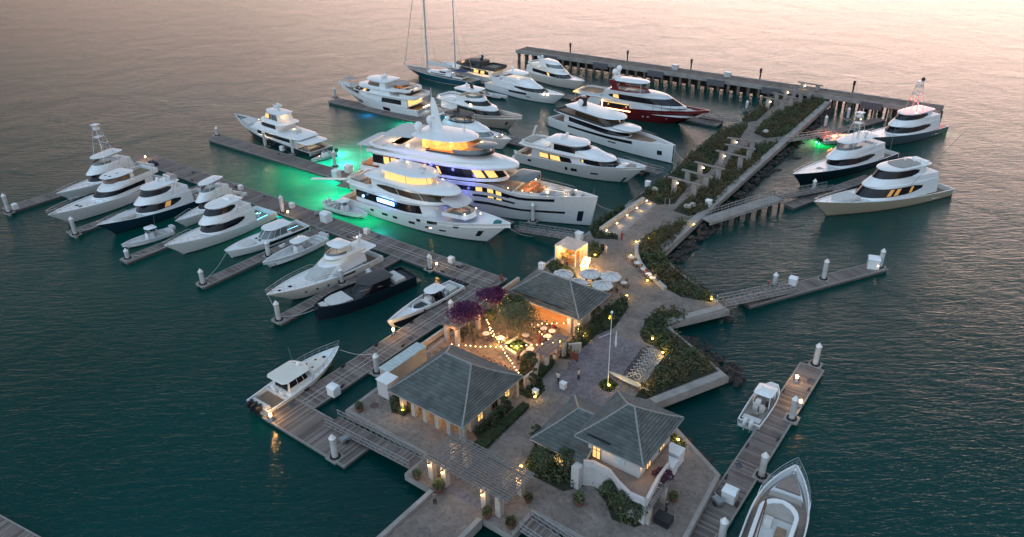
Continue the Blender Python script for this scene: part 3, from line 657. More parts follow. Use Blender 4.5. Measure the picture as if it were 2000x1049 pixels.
def sportfish(name, label, bow, stern, B, hull=WHITE, zb=2.9, zs=1.35, tower=None, enclosed=True, domes=0, lit=(), house=(.30, .68), top=(.33, .56), boot=BOTTOM, hw=None, outr=True, cover=False, deck=WHITE, **kw):
    s = Boat(name, label, 'boat', bow, stern, zb, zs, B, hull, flare=.5, rake=1.1, tm=.36, pn=2.15, bw=.10, tc=.205, zc=.55, boot=boot, q=1.5, deck=deck, **kw)
    x0, x1 = house; L = s.L; zd = s.dk((x0+x1)/2)-.25; h1 = 2.25*hw if hw else 2.25
    s.house(x0-.09, x1, .88, zd, h1, nose=.42, fr=L*.085, ar=.1, band=(.34, .86), sa=.22, sb=1, lit=lit, swoosh=True, sd=.42, aft=True, litm=mat('dim_window', (.2, .12, .05), .3, emit=(1, .5, .15), estr=.45, noise=0))
    z2 = zd+h1-.05; a, b = top
    s.house(a-.10, b+.10, .80, z2, 1.15, nose=.5, fr=L*.07, ar=.0, band=None, sd=.55, crown=.02)
    z3 = z2+1.1
    if enclosed:
        s.house(a, b+.035, .66, z3-.02, 1.25*(hw or 1), nose=.5, fr=L*.045, ar=-.2, band=(.08, .88), sa=.12, sb=1, swoosh=True, sd=.6)
        zt = z3+1.25*(hw or 1)
    else:
        s.coam(a-.02, b+.03, .66, z3-.25, .55, nose=.5, fr=.5, sd=.6, glass=.5); s.seats((a+b)/2, z3-.1, 2); zt = z3+1.75
    s.slab(a-.06, b+.01, .66, zt, .16, nose=.4, posts=() if enclosed else (a, b-.06), zp=z3)
    # cockpit: fighting chair, mezzanine, toe rail
    s.box('fighting_chair', .10, 0, .57, .6, .55, .75, LCUSH, .1); s.box('mezzanine', .195, 0, .57, .6, s.B*.6, .75, WHITE)
    s.rail(.66, 1.0, .62, .12); s.zt = zt+.2
    if outr: s.outr(a+.06, z2+.6, L*.42, up_=.75 if tower else .93)
    if tower: s.tower((a+b)/2-.01, zt+.15, tower, 1.45, .55)
    for i in range(domes): s.dome(a+.04+.03*i, (-1)**i*.65, zt+.75, .33, ped=.3)
    s.ant(a, .8, zt+.2, 2.2)
    if cover: s.pad(.70, .86, .42, s.dk(.78)+.02, .55, nose=.6, m=LCUSH, name='bow_locker')
    return s

def console(name, label, bow, stern, B, hull=WHITE, n=2, om=None, zb=1.45, zs=1.0, top=True, topm=None, consx=.42, sole=LCUSH, cat='boat', topl=(.28, .50), **kw):
    s = Boat(name, label, cat, bow, stern, zb, zs, B, hull, flare=.45, rake=1.0, tm=.4, pn=2.3, bw=.5, tc=.86, zc=.42, sole=sole, deck=hull if hull == WHITE else WHITE, q=1.6, **kw)
    s.box('console', consx, 0, .42, 1.5, 1.15, 1.15, WHITE, .35); c = MB(); X = consx*s.L
    c.add([(X+.45, -.5, 1.5), (X+.45, .5, 1.5), (X+.1, .45, 2.15), (X+.1, -.45, 2.15)], [(0, 1, 2, 3)]); s.p('windscreen', c, TINT)
    s.seats(consx-.13, .42, 2, LCUSH); s.box('leaning_post', consx-.2, 0, .42, .5, 1.5, .7, LCUSH)
    s.pad(.66, .86, .6, .42, .42, nose=.7, m=LCUSH, name='bow_seat', sd=.3); s.box('stern_bench', .07, 0, .42, .55, s.B*.6, .5, LCUSH)
    if top:
        a, b = topl; s.slab(a, b, .72, 2.45, .12, nose=.3, m=topm or WHITE, posts=(a+.03, b-.04), zp=.5, pr=.04, pm=STEEL, yp=.6, name='t_top')
        s.ant(a+.02, .3, 2.5, 2.2)
    s.obs(n, om); return s
# ------------------------------------------------------------------ left row, along the main dock (far to near)
b = sportfish('sportfishing_boat', 'white sportfisher with a tall tuna tower, farthest left in the row', (110, 378), (285, 318), 5.4, zb=2.5, zs=1.2, tower=12.6, enclosed=False)
b = Boat('motor_yacht', 'big white flybridge yacht with a dark wraparound window, second boat from the left end', 'yacht', (93, 420), (318, 345), 3.2, 1.6, 6.4, WHITE, flare=.45, rake=1.2, bw=.15, tc=.14, zc=.7, q=1.3)
b.house(.16, .66, .92, 2.05, 1.9, nose=.4, fr=2.6, band=(.42, .84), sa=.10, swoosh=False, aft=True, sd=.5)
b.coam(.10, .56, .86, 4.0, .85, nose=.45, fr=1.6, sd=.5, glass=.0); b.house(.30, .53, .62, 4.0, 1.75, nose=.5, fr=1.2, band=(.42, .95), sa=.1, gm=mat('bronze_glass', (.14, .09, .06), .15), sd=.9)
b.slab(.29, .53, .68, 5.8, .16, nose=.5); b.box('hatch', .47, .6, 5.97, .5, .4, .06, GLASS); b.box('hatch', .47, -.6, 5.97, .5, .4, .06, GLASS); b.box('hatch', .40, .5, 6.0, .4, .3, .06, GLASS)
b.box('hatch', .76, .5, b.sheer(.76)-.13, .5, .5, .08, GLASS); b.box('hatch', .76, -.5, b.sheer(.76)-.13, .5, .5, .08, GLASS)
b.rail(.6, 1.0, .9, .12, .2); b.ant(.3, .9, 5.9, 2.5); b.box('anchor_gear', .95, 0, b.sheer(.95)-.1, .8, .35, .25, STEEL)
b.hwin([(.40, .58, .55, .78)]) if False else None
b = sportfish('sportfishing_boat', 'white navy hulled sportfisher with a white cover on its bow, left row', (188, 440), (402, 372), 6.3, NAVY, zb=3.0, zs=1.4, enclosed=True, domes=2, lit=((.50, .62),), cover=True)
b.box('fishing_rods', .30, 0, b.zt, 1.6, 2.2, .9, STEEL, .2)
b = sportfish('sportfishing_boat', 'small white sportfisher tucked behind the larger white two level one', (342, 432), (468, 374), 4.0, zb=2.3, zs=1.2, enclosed=False, house=(.28, .66))
b = console('center_console_boat', 'small white centre console with a white canopy and twin outboards at the far finger', (236, 478), (333, 448), 2.7, n=2, zb=1.2, zs=.85)
b = sportfish('sportfishing_boat', 'white two level sportfisher with black wraparound windows and an aqua lit cockpit', (320, 480), (520, 408), 6.2, zb=3.1, zs=1.4, enclosed=True, domes=0, cover=False)
b.glowbar(.03, .19, .9, .62, .08, GLOWA); b.lt(.1, 0, 1.6, 60, (.2, .8, 1)); b.box('antenna_rack', .36, 0, b.zt, .8, 1.6, .35, WHITE, .2)
b = Boat('express_cruiser', 'open white express cruiser with a dark blue side, sunpad and a lit saloon', 'boat', (440, 490), (592, 435), 1.7, 1.25, 4.6, WHITE, flare=.35, rake=.6, blunt=.16, pn=2.6, bw=.06, tc=.22, zc=.6)
b.hwin([(.0, .55, .45, .9)], DNAVY, 'navy_side_panel'); b.house(.28, .58, .70, 1.25, 1.55, nose=.35, fr=1.6, band=(.1, .9), sa=.0, gm=TINT, mull=4, sd=.5, aft=True)
b.slab(.20, .52, .74, 2.75, .14, nose=.3, posts=(.23,), zp=.8); b.pad(.66, .85, .5, b.sheer(.75)-.05, .2, m=LCUSH); b.box('hatch', .60, .55, 1.5, .4, .4, .06, GLASS); b.box('hatch', .60, -.55, 1.5, .4, .4, .06, GLASS)
b.seats(.38, 1.3, 2, ORANGEW); b.lt(.36, 0, 2.5, 14); b.glowbar(.04, .2, .9, .55, .1, GLOWA); b.plat(.9, .4); b.box('liferaft', .34, .5, 2.9, .9, .6, .18, WHITE)
b = console('center_console_boat', 'white centre console with a square hardtop beside the dock finger and twin covered outboards', (512, 513), (630, 462), 3.3, n=3, zb=1.6, zs=1.0, topl=(.27, .52))
b = Boat('motor_yacht', 'cream white flybridge cruiser with a covered windscreen, arched bimini and radar arch', 'yacht', (520, 576), (728, 492), 2.9, 1.5, 5.6, CREAM, flare=.4, rake=1.5, bw=.12, tc=.15, zc=.7, q=1.4)
b.house(.15, .68, .86, 1.9, 1.55, nose=.5, fr=3.6, band=(.15, .92), sa=.72, gm=mat('windscreen_cover', (.42, .44, .43), .9), sd=.55, aft=True); b.hwin([(.3, .42, .72, .9)])
b.house(.14, .50, .80, 3.35, .85, nose=.5, fr=1.8, band=None, sd=.6, m=CREAM); b.coam(.20, .46, .66, 4.1, .45, nose=.5, fr=.4, sd=.7, glass=.35, floor=ORANGEW)
b.slab(.25, .40, .62, 5.75, .1, nose=.25, posts=(.26, .39), zp=4.4, pm=STEEL, crown=.35, name='bimini'); b.lt(.33, 0, 5.3, 12)
b.slab(.03, .20, .84, 3.5, .2, nose=.1, sd=.4, name='flybridge_overhang'); b.mast(.14, 4.2, 1.3, domes=((1.0, .55, .28),), arm=.9, wd=.4)
b.house(.03, .14, .8, 1.5, .5, nose=.1, fr=.3, band=None, sd=.3) if False else None
b.rail(.45, 1.0, .85, .15, .1); b.box('hatch', .80, 0, b.sheer(.8)-.1, .5, .5, .07, GLASS); b.box('hatch', .89, 0, b.sheer(.89)-.1, .4, .4, .07, GLASS); b.plat(1.1, .4)
b.hwin([(.45, .47, .45, .62), (.55, .57, .45, .62), (.65, .67, .48, .62), (.75, .77, .5, .62)])
b = Boat('motor_boat', 'sleek black navy day boat with a dark hardtop and pale bow cushions', 'boat', (617, 598), (797, 530), 2.2, 1.7, 5.0, DNAVY, flare=.12, rake=-.1, tm=.5, blunt=.22, pn=2.8, bw=.45, tc=.0, q=1.2, cap=DNAVY, deck=DARKTOP)
b.house(.28, .66, .72, 1.3, 1.75, nose=.4, fr=2.2, ar=.4, band=(.1, .95), sa=0, m=DARKTOP, gm=GLASS, sd=.5); b.slab(.22, .56, .72, 3.0, .12, nose=.35, m=DARKTOP)
b.pad(.68, .90, .66, b.sheer(.8)-.42, .4, nose=.4, m=LCUSH, name='bow_cushion'); b.pad(.10, .22, .62, 1.3, .7, nose=.05, m=LCUSH, name='stern_sunpad'); b.glowbar(.1, .66, .9*2.3, 1.4, .0) if False else None
b.box('bow_trim', .93, 0, b.sheer(.93)-.4, .9, 1.6, .3, LCUSH); b.seats(.25, 1.3, 2, DARKTOP); b.plat(1.0, .5, GTEAK)
for sg in (1, -1):
    q = MB(); q.tube([(.24*b.L, sg*1.7, 1.4), (.40*b.L, sg*1.75, 2.3), (.60*b.L, sg*1.4, 2.6)], .05, 5); b.p('grab_rail', q, STEEL)
b = Boat('runabout', 'white and black racing runabout with a white t-top and gold lit flank', 'boat', (756, 628), (893, 553), 1.7, 1.15, 3.5, WHITE, flare=.4, rake=.6, tm=.3, pn=1.9, bw=.4, tc=.62, zc=.6, q=1.3, deck=WHITE, sole=DARKTOP, boot=BLACK)
b.hwin([(.02, .96, .05, .62)], BLACK, 'black_side_panel', out=.015); b.slab(.24, .46, .66, 2.5, .13, nose=.35, posts=(.27, .43), zp=.7, pr=.05, pm=BLACK); b.box('console', .42, 0, .6, 1.5, 1.1, 1.1, LCUSH, .4)
b.coam(.46, .68, .62, .72, .55, nose=.6, fr=.4, m=WHITE, floor=DARKTOP, sd=.3, name='cockpit_surround'); b.box('stern_pad', .13, 0, .6, 1.7, 2.0, .75, LCUSH); b.seats(.30, .6, 2, BLACK); b.seats(.22, .6, 2, WHITE)
b.obs(4, OUTK, sc=.95); b.ant(.34, .3, 2.6, 1.6)
b = Boat('lobster_boat', 'cream lobster boat with square pilothouse and black outboards at the lower dock', 'boat', (662, 676), (502, 793), 2.1, 1.05, 4.5, CREAM, flare=.45, rake=1.0, tm=.42, bw=.08, tc=.24, zc=.5, q=1.5, boot=BLACK, stripe=BLACK)
b.hwin([(.0, .95, .0, .5)], DNAVY, 'dark_hull_side', out=.012); b.house(.28, .56, .74, 1.15, 1.75, nose=.22, np_=2.6, fr=.8, band=(.42, .9), sa=.0, mull=4, sd=.45, m=CREAM, crown=.04, aft=True)
b.slab(.22, .56, .82, 2.9, .13, nose=.22, np_=2.6, m=CREAM, sd=.25); b.house(.55, .84, .58, 1.35, .55, nose=.6, fr=.5, band=None, sd=.5, m=CREAM)
for x_, y_, z_ in ((.62, .6, 2.0), (.62, -.6, 2.0), (.72, .35, 2.0), (.80, .0, 1.98), (.35, .5, 3.08), (.35, -.5, 3.08), (.50, .6, 3.07)): b.box('hatch', x_, y_, z_-.06, .42, .36, .06, GLASS)
b.dome(.50, 0, 3.25, .32); b.rail(.5, 1.0, .85, .1, .1); b.obs(3, OUTK, sc=1.1); b.box('stern_bench', .04, 0, .5, .6, 3.0, .75, LCUSH); b.ant(.5, 1.0, 3.0, 2.6); b.box('engine_seat', .25, .7, .5, .7, .6, 1.0, WHITE); b.box('engine_seat', .25, -.7, .5, .7, .6, 1.0, WHITE)

# ------------------------------------------------------------------ black hulled yacht and tender
b = Boat('motor_yacht', 'yacht with black hull and white upper decks, alone at the far left dock', 'yacht', (459, 222), (628, 292), 4.3, 1.9, 7.2, DNAVY, flare=.4, rake=1.6, bw=.7, tc=.16, zc=1.2, q=1.6, cap=WHITE)
b.hwin([(.45, .995, .80, 1.0)], WHITE, 'white_bulwark', out=.02)
b.house(.16, .78, .86, 1.7, 2.1, nose=.4, fr=1.5, band=(.42, .8), sa=.02, sb=.8, sd=.7, lit=()); b.glowbar(.38, .62, 2.55, 2.05, .25, LITY); b.slab(.12, .72, 1.0, 3.75, .35, nose=.45, sd=.1, name='boat_deck')
b.house(.36, .64, .70, 4.1, 1.8, nose=.45, fr=1.5, ar=.3, band=(.35, .85), sa=.05, sb=.95); b.spots([(.42, 2.35, 5.75), (.48, 2.3, 5.75), (.54, 2.2, 5.75), (.60, 2.0, 5.75)]); b.slab(.30, .62, .78, 5.8, .3, nose=.5)
b.house(.36, .585, .60, 6.1, 2.1, nose=.5, fr=1.8, ar=.6, band=(.30, .92), sa=.0, gm=TINT, mull=4, lit=((.5, .8),)); b.slab(.33, .55, .54, 8.2, .16, nose=.5); b.mast(.44, 8.3, 1.8, domes=((.5, .7, .38), (.5, -.7, .38))); b.ant(.4, .5, 8.4, 2.5); b.pad(.74, .88, .55, 3.2, .7, nose=.4, m=LCUSH, name='boat_cover'); b.lt(.34, 0, 7.6, 60)
b.slab(.02, .24, .84, 3.3, .22, nose=.1, posts=(.04, .12), zp=1.3, name='aft_awning'); b.pad(.08, .14, .5, 1.3, .5, nose=.05, m=CUSH, name='aft_sofa'); b.lt(.1, 0, 2.9, 60, (1, .66, .35)); b.lt(.28, 0, 5.0, 30)
b.box('tender_crane', .27, 0, 4.1, 3.2, 1.6, .8, LCUSH, .3); b.box('capstan', .92, 0, b.dk(.92), .8, .5, .5, STEEL); b.plat(1.8, .5, GTEAK); b.rail(.62, .98, .7, .15); b.spots([(-.03, y, 1.0) for y in (-1.6, 1.6)]); b.house(.62, .80, .66, b.dk(.7)-.2, .8, nose=.4, fr=.6, band=None)
b.lt(.54, 3.5, 3.3, 60, (1, .7, .4)); b.lt(.45, 3.6, 3.3, 60, (1, .7, .4)); b.lt(.54, -3.5, 3.3, 60, (1, .7, .4)); b.lt(.45, -3.6, 3.3, 60, (1, .7, .4))
b = console('tender', 'small grey tender floating behind the black hulled yacht', (607, 312), (655, 298), 1.9, HGREY, n=1, om=OUTK, zb=.9, zs=.7, top=False, cat='boat')
# ------------------------------------------------------------------ the two large yachts in the centre
b = Boat('superyacht', 'largest yacht, white, four decks, violet lit flank, orange lounges and a tall mast', 'yacht', (1168, 384), (706, 330), 6.0, 3.2, 10.4, SILVER, flare=.30, rake=.2, tm=.5, pn=1.95, bw=.9, tc=.10, zc=1.8, q=.7, blunt=.02, cap=WHITE, deck=GTEAK, sole=TEAK, bump=(1.7, .15, .60))
L = b.L; OC = mat('orange_cushion', (.55, .24, .12), .9)
b.hwin([(.36, .70, .76, .90)]); b.hwin([(.70, .86, .80, .90)]); b.hwin([(.56, .72, .60, .67), (.56, .90, .38, .46)], DNAVY, 'hull_recess')
b.hwin([(.38, .46, .77, .89), (.575, .60, .77, .89), (.62, .642, .77, .89), (.652, .672, .77, .89)], LITW, 'lit_hull_window', out=.06); b.hwin([(.62, .642, .61, .66), (.652, .672, .61, .66)], LITY, 'lit_port', out=.06)
b.hwin([(.945, .965, .15, .5)], DNAVY, 'anchor_pocket')
b.slab(.05, .24, 1.0, 5.0, .4, nose=.1, sd=.1, name='aft_deck', m=WHITE, tail=.3)
b.house(.12, .66, .84, 6.5, 2.5, nose=.4, fr=2.4, ar=.2, band=(.22, .90), sa=.0, sb=1, sd=.8, lit=((.10, .15), (.165, .22), (.235, .285), (.37, .395), (.46, .48), (.565, .585), (.84, .90), (.92, .97)), aft='lit', name='upper_deck_house')
b.slab(.09, .70, 1.0, 8.95, .75, nose=.5, sd=.3, tail=.25, name='bridge_deck', crown=.2)
b.house(.14, .66, .84, 9.6, 1.3, nose=.55, fr=5.5, ar=2.2, band=None, sd=.8, tail=.3, crown=.1, name='sundeck_fairing')
b.coam(.36, .60, .74, 11.05, .3, nose=.5, fr=.6, m=DARKTOP, floor=ORANGEW, sd=.9, glass=.7); b.house(.33, .49, .5, 11.1, 2.1, nose=.5, fr=.6, band=(.02, .96), sa=.0, gm=mat('amber_interior', (.8, .4, .12), .5, emit=(1, .38, .07), estr=1.1, noise=.5, nscale=1.5), crown=0, name='lit_bar')
b.slab(.29, .535, .80, 13.3, .32, nose=.5, tail=.25, name='sun_hardtop', crown=.12, posts=(.30,), zp=11); b.slab(.17, .31, .80, 12.9, .10, nose=.05, m=LCUSH, posts=(.18,), zp=10.4, name='sun_awning', slope=-.3); b.slab(.05, .17, .84, 10.2, .08, nose=.05, m=LCUSH, posts=(.06,), zp=5.6, name='aft_awning', slope=-.3)
b.coam(.10, .30, .84, 10.2, .6, nose=.1, fr=.1, tail=.3, floor=TEAK); b.coam(.05, .18, .90, 5.4, .75, nose=.1, fr=.1, tail=.3, floor=TEAK, name='aft_bulwark'); b.pad(.19, .24, .5, 10.5, .5, nose=.1, m=OC); b.pad(.07, .12, .6, 5.6, .5, nose=.1, m=OC)
for x_, z_ in ((.17, 11.6), (.23, 12.4), (.10, 9.4), (.07, 8.4), (.04, 4.6), (.13, 8.0)): b.lt(x_, 0, z_, 160, (1, .56, .26), .3)
for x_ in (.34, .40, .46, .52): b.lt(x_, 3.0, 12.9, 75, (1, .52, .18), .25); b.lt(x_, -3.0, 12.9, 75, (1, .52, .18), .25)
b.spots([(.56, .6, 11.9)], GLOWG, .3); b.lt(.56, .6, 12.4, 12, (.2, 1, .5))
q = MB(); X = .375*L
q.loft([[(X+a*w_-.7*k, c*w_*.36, 13.4+h) for a, c in ((-1, -.6), (.5, -1), (1, 0), (.5, 1), (-1, .6))] for k, h, w_ in ((0, 0, 1.25), (.5, 2.5, .95), (1, 5.2, .7), (1.3, 6.8, .3))], cap1=True); q.bar((X-.9, -1.5, 16.6), (X-.9, 1.5, 16.6), .4, .2); q.bar((X+.6, -1.1, 17.2), (X+.6, 1.1, 17.2), .25, .2); q.tube([(X-1.1, 0, 20), (X-1.2, 0, 22)], .05, 4)
b.p('mast', q, WHITE, True); b.dome(.315, 2.2, 15.0, .85, ped=.6); b.dome(.315, -2.2, 15.0, .85, ped=.6); b.dome(.415, 0, 16.6, .42); b.box('helm_pod', .47, 1.0, 13.7, .45, .35, 1.7, WHITE, .1)
b.slab(.53, .61, .42, 12.4, .07, nose=.4, name='glass_canopy', m=TINT)
b.coam(.70, .90, .74, 5.0, .55, nose=.7, fr=.5, m=WHITE, floor=TEAK, sd=1.2, name='bow_lounge'); b.pad(.725, .76, .5, 5.2, .55, nose=.2, m=OC); b.pad(.80, .83, .4, 5.2, .5, nose=.2, m=LCUSH); b.box('side_console', .79, 0, 5.2, 1.2, 1.2, .9, ORANGEW, .2); b.seats(.775, 5.2, 4, OC)
b.slab(.68, .77, .60, 7.7, .06, nose=.2, m=TINT, posts=(.695, .76), zp=5.3, pm=STEEL, name='glass_canopy')
b.box('tender_hull', .85, 1.1, 5.25, 5.0, 1.5, .7, HGREY, .5); b.box('tender_hull', .84, -1.5, 5.2, 4.5, 1.3, .7, HGREY, .5); b.box('deck_crane', .835, 0, 5.3, 4.5, .35, .5, WHITE, .2); b.box('tender_seat', .85, 1.1, 5.9, 1.2, .9, .4, CUSH, .1); b.box('tender_seat', .84, -1.5, 5.8, 1.0, .8, .4, CUSH, .1)
for x_, y_ in ((.72, 1.5), (.76, -1.5), (.81, 0), (.88, 0), (.69, 2.5)): b.lt(x_, y_, 6.8, 100, (1, .58, .28), .25)
b.spots([(.69, 3.6, 6.3), (.74, 3.0, 6.0), (.64, 4.3, 7.0), (.69, -3.6, 6.3), (.74, -3.0, 6.0), (.91, 1.2, 6.0)], GLOW, .12); b.box('capstan', .93, 0, 5.3, 1.0, 1.6, .5, STEEL, .1)
q = MB(); q.cyl(.985*L, 0, b.sheer(.985), b.sheer(.985)+1.4, .05, n=6); b.p('jackstaff', q, STEEL)
for x_ in (.26, .36, .46, .56): b.lt(x_, -6.3, 8.0, 230, (.20, .22, 1), .3)
for x_ in (.40, .53): b.lt(x_, -6.6, 4.4, 110, (.20, .22, 1), .3)
b.plat(3.2, .7, GTEAK, .9); b.box('crew_garage', .005, 0, .9, .6, 5.0, 1.6, DARKTOP)
q = MB(); q.bar((-.5, -4.2, 2.4), (-9.5, -4.6, 1.2), .9, .18); b.p('passerelle', q, WHITE); b.rail(.62, .9, .6, .2)
b = Boat('motor_yacht', 'white yacht with oval lit sky lounge and blue panel, before the largest yacht', 'yacht', (998, 437), (694, 372), 4.9, 2.2, 8.2, WHITE, flare=.40, rake=1.1, tm=.5, pn=2.2, bw=.75, tc=.10, zc=1.4, q=1.9, cap=WHITE)
b.hwin([(.21, .235, .55, .75), (.29, .33, .50, .70), (.365, .395, .48, .68), (.47, .51, .42, .60), (.575, .61, .38, .50), (.66, .70, .34, .44)]); b.hwin([(.525, .55, .72, .92), (.59, .65, .72, .92), (.74, .77, .68, .86)]); b.hwin([(.88, .91, .30, .62)], BLACK, 'anchor_pocket'); b.hwin([(.60, .615, .40, .46)], GLOW, 'lit_port', out=.05)
b.house(.10, .60, .90, 2.2, 3.0, nose=.45, fr=1.5, band=(.30, .78), sa=.0, sb=.9, sd=.55, lit=(), name='main_deck_house', aft='lit'); b.hwin([(.18, .50, .88, .99)], DARKTOP, 'window_recess') if False else None
b.glowbar(.265, .38, 3.82, 3.7, .75, GLOWB, 'name_panel'); b.lt(.32, -4.9, 4.2, 70, (.2, .35, 1)); b.spots([(.17, -3.85, 3.9), (.17, 3.85, 3.9)], GLOWB, .28)
b.slab(.03, .64, .99, 5.15, .4, nose=.4, sd=.2, name='upper_deck'); b.house(.22, .66, .80, 5.5, 2.1, nose=.5, fr=2.8, ar=-.4, band=(.18, .72), sa=.05, sb=1, swoosh=True, sd=.9, gm=mat('brown_glass', (.05, .035, .02), .1), mull=5)
b.hwin([(.30, .44, 1.0, 1.0)]) if False else None
b.slab(.16, .71, .92, 7.5, .55, nose=.5, sd=.6, name='sky_deck', crown=.25); b.house(.30, .545, .64, 8.0, 1.7, nose=.55, np_=2.2, fr=.5, ar=.2, band=(.08, .92), sa=.0, sb=1, gm=LITY, m=DARKTOP, sd=1.2, mull=7, crown=0, name='sky_lounge')
b.slab(.26, .58, .76, 9.75, .3, nose=.45, np_=2.4, tail=.2, crown=.12, posts=(.27,), zp=8.0); b.mast(.37, 10.0, 1.5, domes=((.2, .0, .3),), wd=.35, arm=.8); b.box('liferaft', .47, .7, 10.05, 1.3, .8, .4, LCUSH, .1); b.box('searchlight', .51, -.9, 10.05, .5, .5, .4, STEEL, .1)
b.coam(.04, .20, .84, 6.5, .6, nose=.1, fr=.1, tail=.3, floor=TEAK) if False else None
b.coam(.05, .22, .88, 5.5, .8, nose=.1, fr=.1, tail=.2, floor=GTEAK, name='aft_bulwark'); b.pad(.07, .12, .6, 5.7, .5, nose=.05, m=CUSH); b.box('bar_counter', .17, 0, 5.65, .6, 3.5, 1.1, ORANGEW)
b.lt(.24, 0, 9.4, 70, (1, .6, .28)); b.lt(.13, 0, 7.2, 90, (1, .6, .3)); b.lt(.05, 0, 4.6, 110, (1, .55, .25))
b.coam(.65, .79, .62, 4.0, .7, nose=.5, fr=.5, floor=GTEAK, sd=1.3, name='bow_lounge', glass=.5); b.slab(.64, .75, .62, 6.9, .06, nose=.3, m=LCUSH, posts=(.745,), zp=4.3, pm=STEEL, name='bow_awning', slope=1.0); b.pad(.69, .76, .3, 4.3, .35, nose=.3, m=mat('warm_grey', (.3, .25, .2), .8)); b.lt(.71, 0, 5.9, 60)
b.spots([(.82, .4, 4.9), (.77, -1.6, 5.0), (.77, 1.6, 5.0)], GLOW, .13); b.box('toy_cover', .91, .7, b.dk(.91), 1.3, .9, .6, mat('teal_cover', (.02, .16, .15), .7), .2); b.box('capstan', .93, -.6, b.dk(.93), .7, .4, .4, BLACK, .1)
b.plat(1.6, .6, WHITE); 
b.house(.10, .48, .955, 2.2, .5, nose=.02, fr=.1, band=None, sd=.05, name='side_bulwark') if False else None
for x_ in (.46, .56): b.lt(x_, -3.9, 6.9, 20, (1, .65, .35))
b = console('fishing_tender', 'white fishing tender in the green lit water beside the big yacht', (718, 418), (641, 396), 3.0, n=3, zb=1.3, zs=.9, topl=(.30, .52))
# ------------------------------------------------------------------ upper rows
b = Boat('motor_yacht', 'white three deck yacht moored bow out at the upper left dock, gold lit aft terraces', 'yacht', (661, 158), (833, 210), 5.2, 2.2, 8.2, WHITE, flare=.38, rake=1.7, bw=.9, tc=.06, zc=1.4, q=1.7, cap=WHITE, deck=TEAK)
b.hwin([(.30, .38, .28, .62), (.66, .72, .35, .55), (.74, .76, .3, .65)]); b.house(.12, .78, .90, 2.3, 2.3, nose=.4, fr=2, band=(.25, .78), sa=.04, sb=.5, sd=.5, aft='lit'); b.slab(.04, .74, .98, 4.5, .4, nose=.4, sd=.2, name='upper_deck')
b.house(.30, .80, .80, 4.4, 1.6, nose=.4, fr=3, band=(.15, .75), sa=.5, sb=1, lit=((.60, .68),), sd=.7); b.slab(.20, .72, .90, 5.9, .35, nose=.4, sd=.6, name='bridge_deck'); b.house(.36, .62, .68, 6.2, 1.7, nose=.4, fr=1.5, band=(.2, .8), sa=.2, sb=1, gm=mat('amber_glass', (.12, .09, .07), .1), sd=1)
b.slab(.33, .62, .74, 7.9, .25, nose=.4, np_=2.4); b.slab(.20, .33, .6, 7.6, .1, nose=.05, m=CUSH, posts=(.21,), zp=6.1, name='awning'); b.mast(.45, 8.1, 1.2, domes=((.3, .8, .35), (.3, -.8, .35))); b.coam(.02, .20, .86, 4.9, .8, nose=.05, fr=.1, tail=.3, floor=TEAK, glass=0); b.coam(.10, .30, .8, 6.2, .8, nose=.05, fr=.1, tail=.3, floor=TEAK)
b.pad(.05, .10, .6, 5.0, .5, nose=.05, m=CUSH); b.pad(.14, .2, .5, 6.3, .5, nose=.05, m=CUSH); b.box('bar_counter', .28, 0, 6.3, .7, 3, 1.2, ORANGEW)
for x_, z_, p_ in ((.05, 4.2, 90), (.12, 4.2, 60), (.22, 7.3, 90), (.28, 7.2, 60), (.10, 7.0, 50), (.04, 6.3, 40)): b.lt(x_, 0, z_, p_, (1, .62, .32), .2)
b.spots([(.0, y, 2.6) for y in (-1.2, -.4, .4, 1.2)], GLOWW, .14); b.lt(-.03, 0, 2.4, 50, (1, .9, .75)); b.slab(.80, .90, .4, 6.6, .06, nose=.1, m=CUSH, posts=(.81, .89), zp=4.2, pm=STEEL, name='bow_awning'); b.box('capstan', .93, 0, b.dk(.93), .8, 1, .5, STEEL, .1); b.rail(.7, 1, .6, .1); b.plat(1.6, .5, GTEAK); b.box('jet_ski', .13, 1.6, 6.2, 2.4, .9, .8, BLACK, .4)
b.hwin([(.02, .10, .2, .9)], mat('stern_panel', (.5, .42, .32), .4), 'stern_wing') if False else None
# blue ketch
b = Boat('sailing_yacht', 'blue hulled two masted sailing yacht with cream coachroof, mast tops beyond the frame', 'sailing yacht', (790, 127), (930, 158), 2.6, 1.8, 6.6, BLUE, flare=.45, rake=2.8, tm=.45, pn=2.4, bw=.18, tc=0, q=1.8, deck=GTEAK, stripe=WHITE, sternw=.62, cap=WHITE)
b.house(.30, .66, .48, 2.0, .65, nose=.4, fr=.6, band=(.3, .7), sa=.1, sb=.8, crown=.15); b.house(.36, .48, .42, 2.6, .75, nose=.3, fr=.4, band=(.2, .8), sa=0, crown=.08); b.coam(.14, .28, .5, 1.9, .5, nose=.1, fr=.1, floor=TEAK, name='cockpit_coaming'); b.slab(.10, .26, .55, 4.1, .06, nose=.1, m=mat('blue_canvas', (.03, .05, .10), .9), posts=(.12, .25), zp=2.1, pm=STEEL, name='bimini')
q = MB(); X = .66*b.L; q.tube([(X, 0, 1.8), (X-.3, 0, 24), (X-.6, 0, 42)], [.30, .26, .16], 8); q.bar((X-.25, -2.2, 15), (X-.25, 2.2, 15), .08, .06); q.bar((X-.35, -1.8, 26), (X-.35, 1.8, 26), .08, .06); b.p('main_mast', q, PILEW, True)
q = MB(); X2 = .27*b.L; q.tube([(X2, 0, 1.8), (X2-.15, 0, 14), (X2-.3, 0, 26)], [.24, .2, .12], 8); q.bar((X2-.1, -1.5, 12), (X2-.1, 1.5, 12), .08, .06); b.p('mizzen_mast', q, PILEW, True)
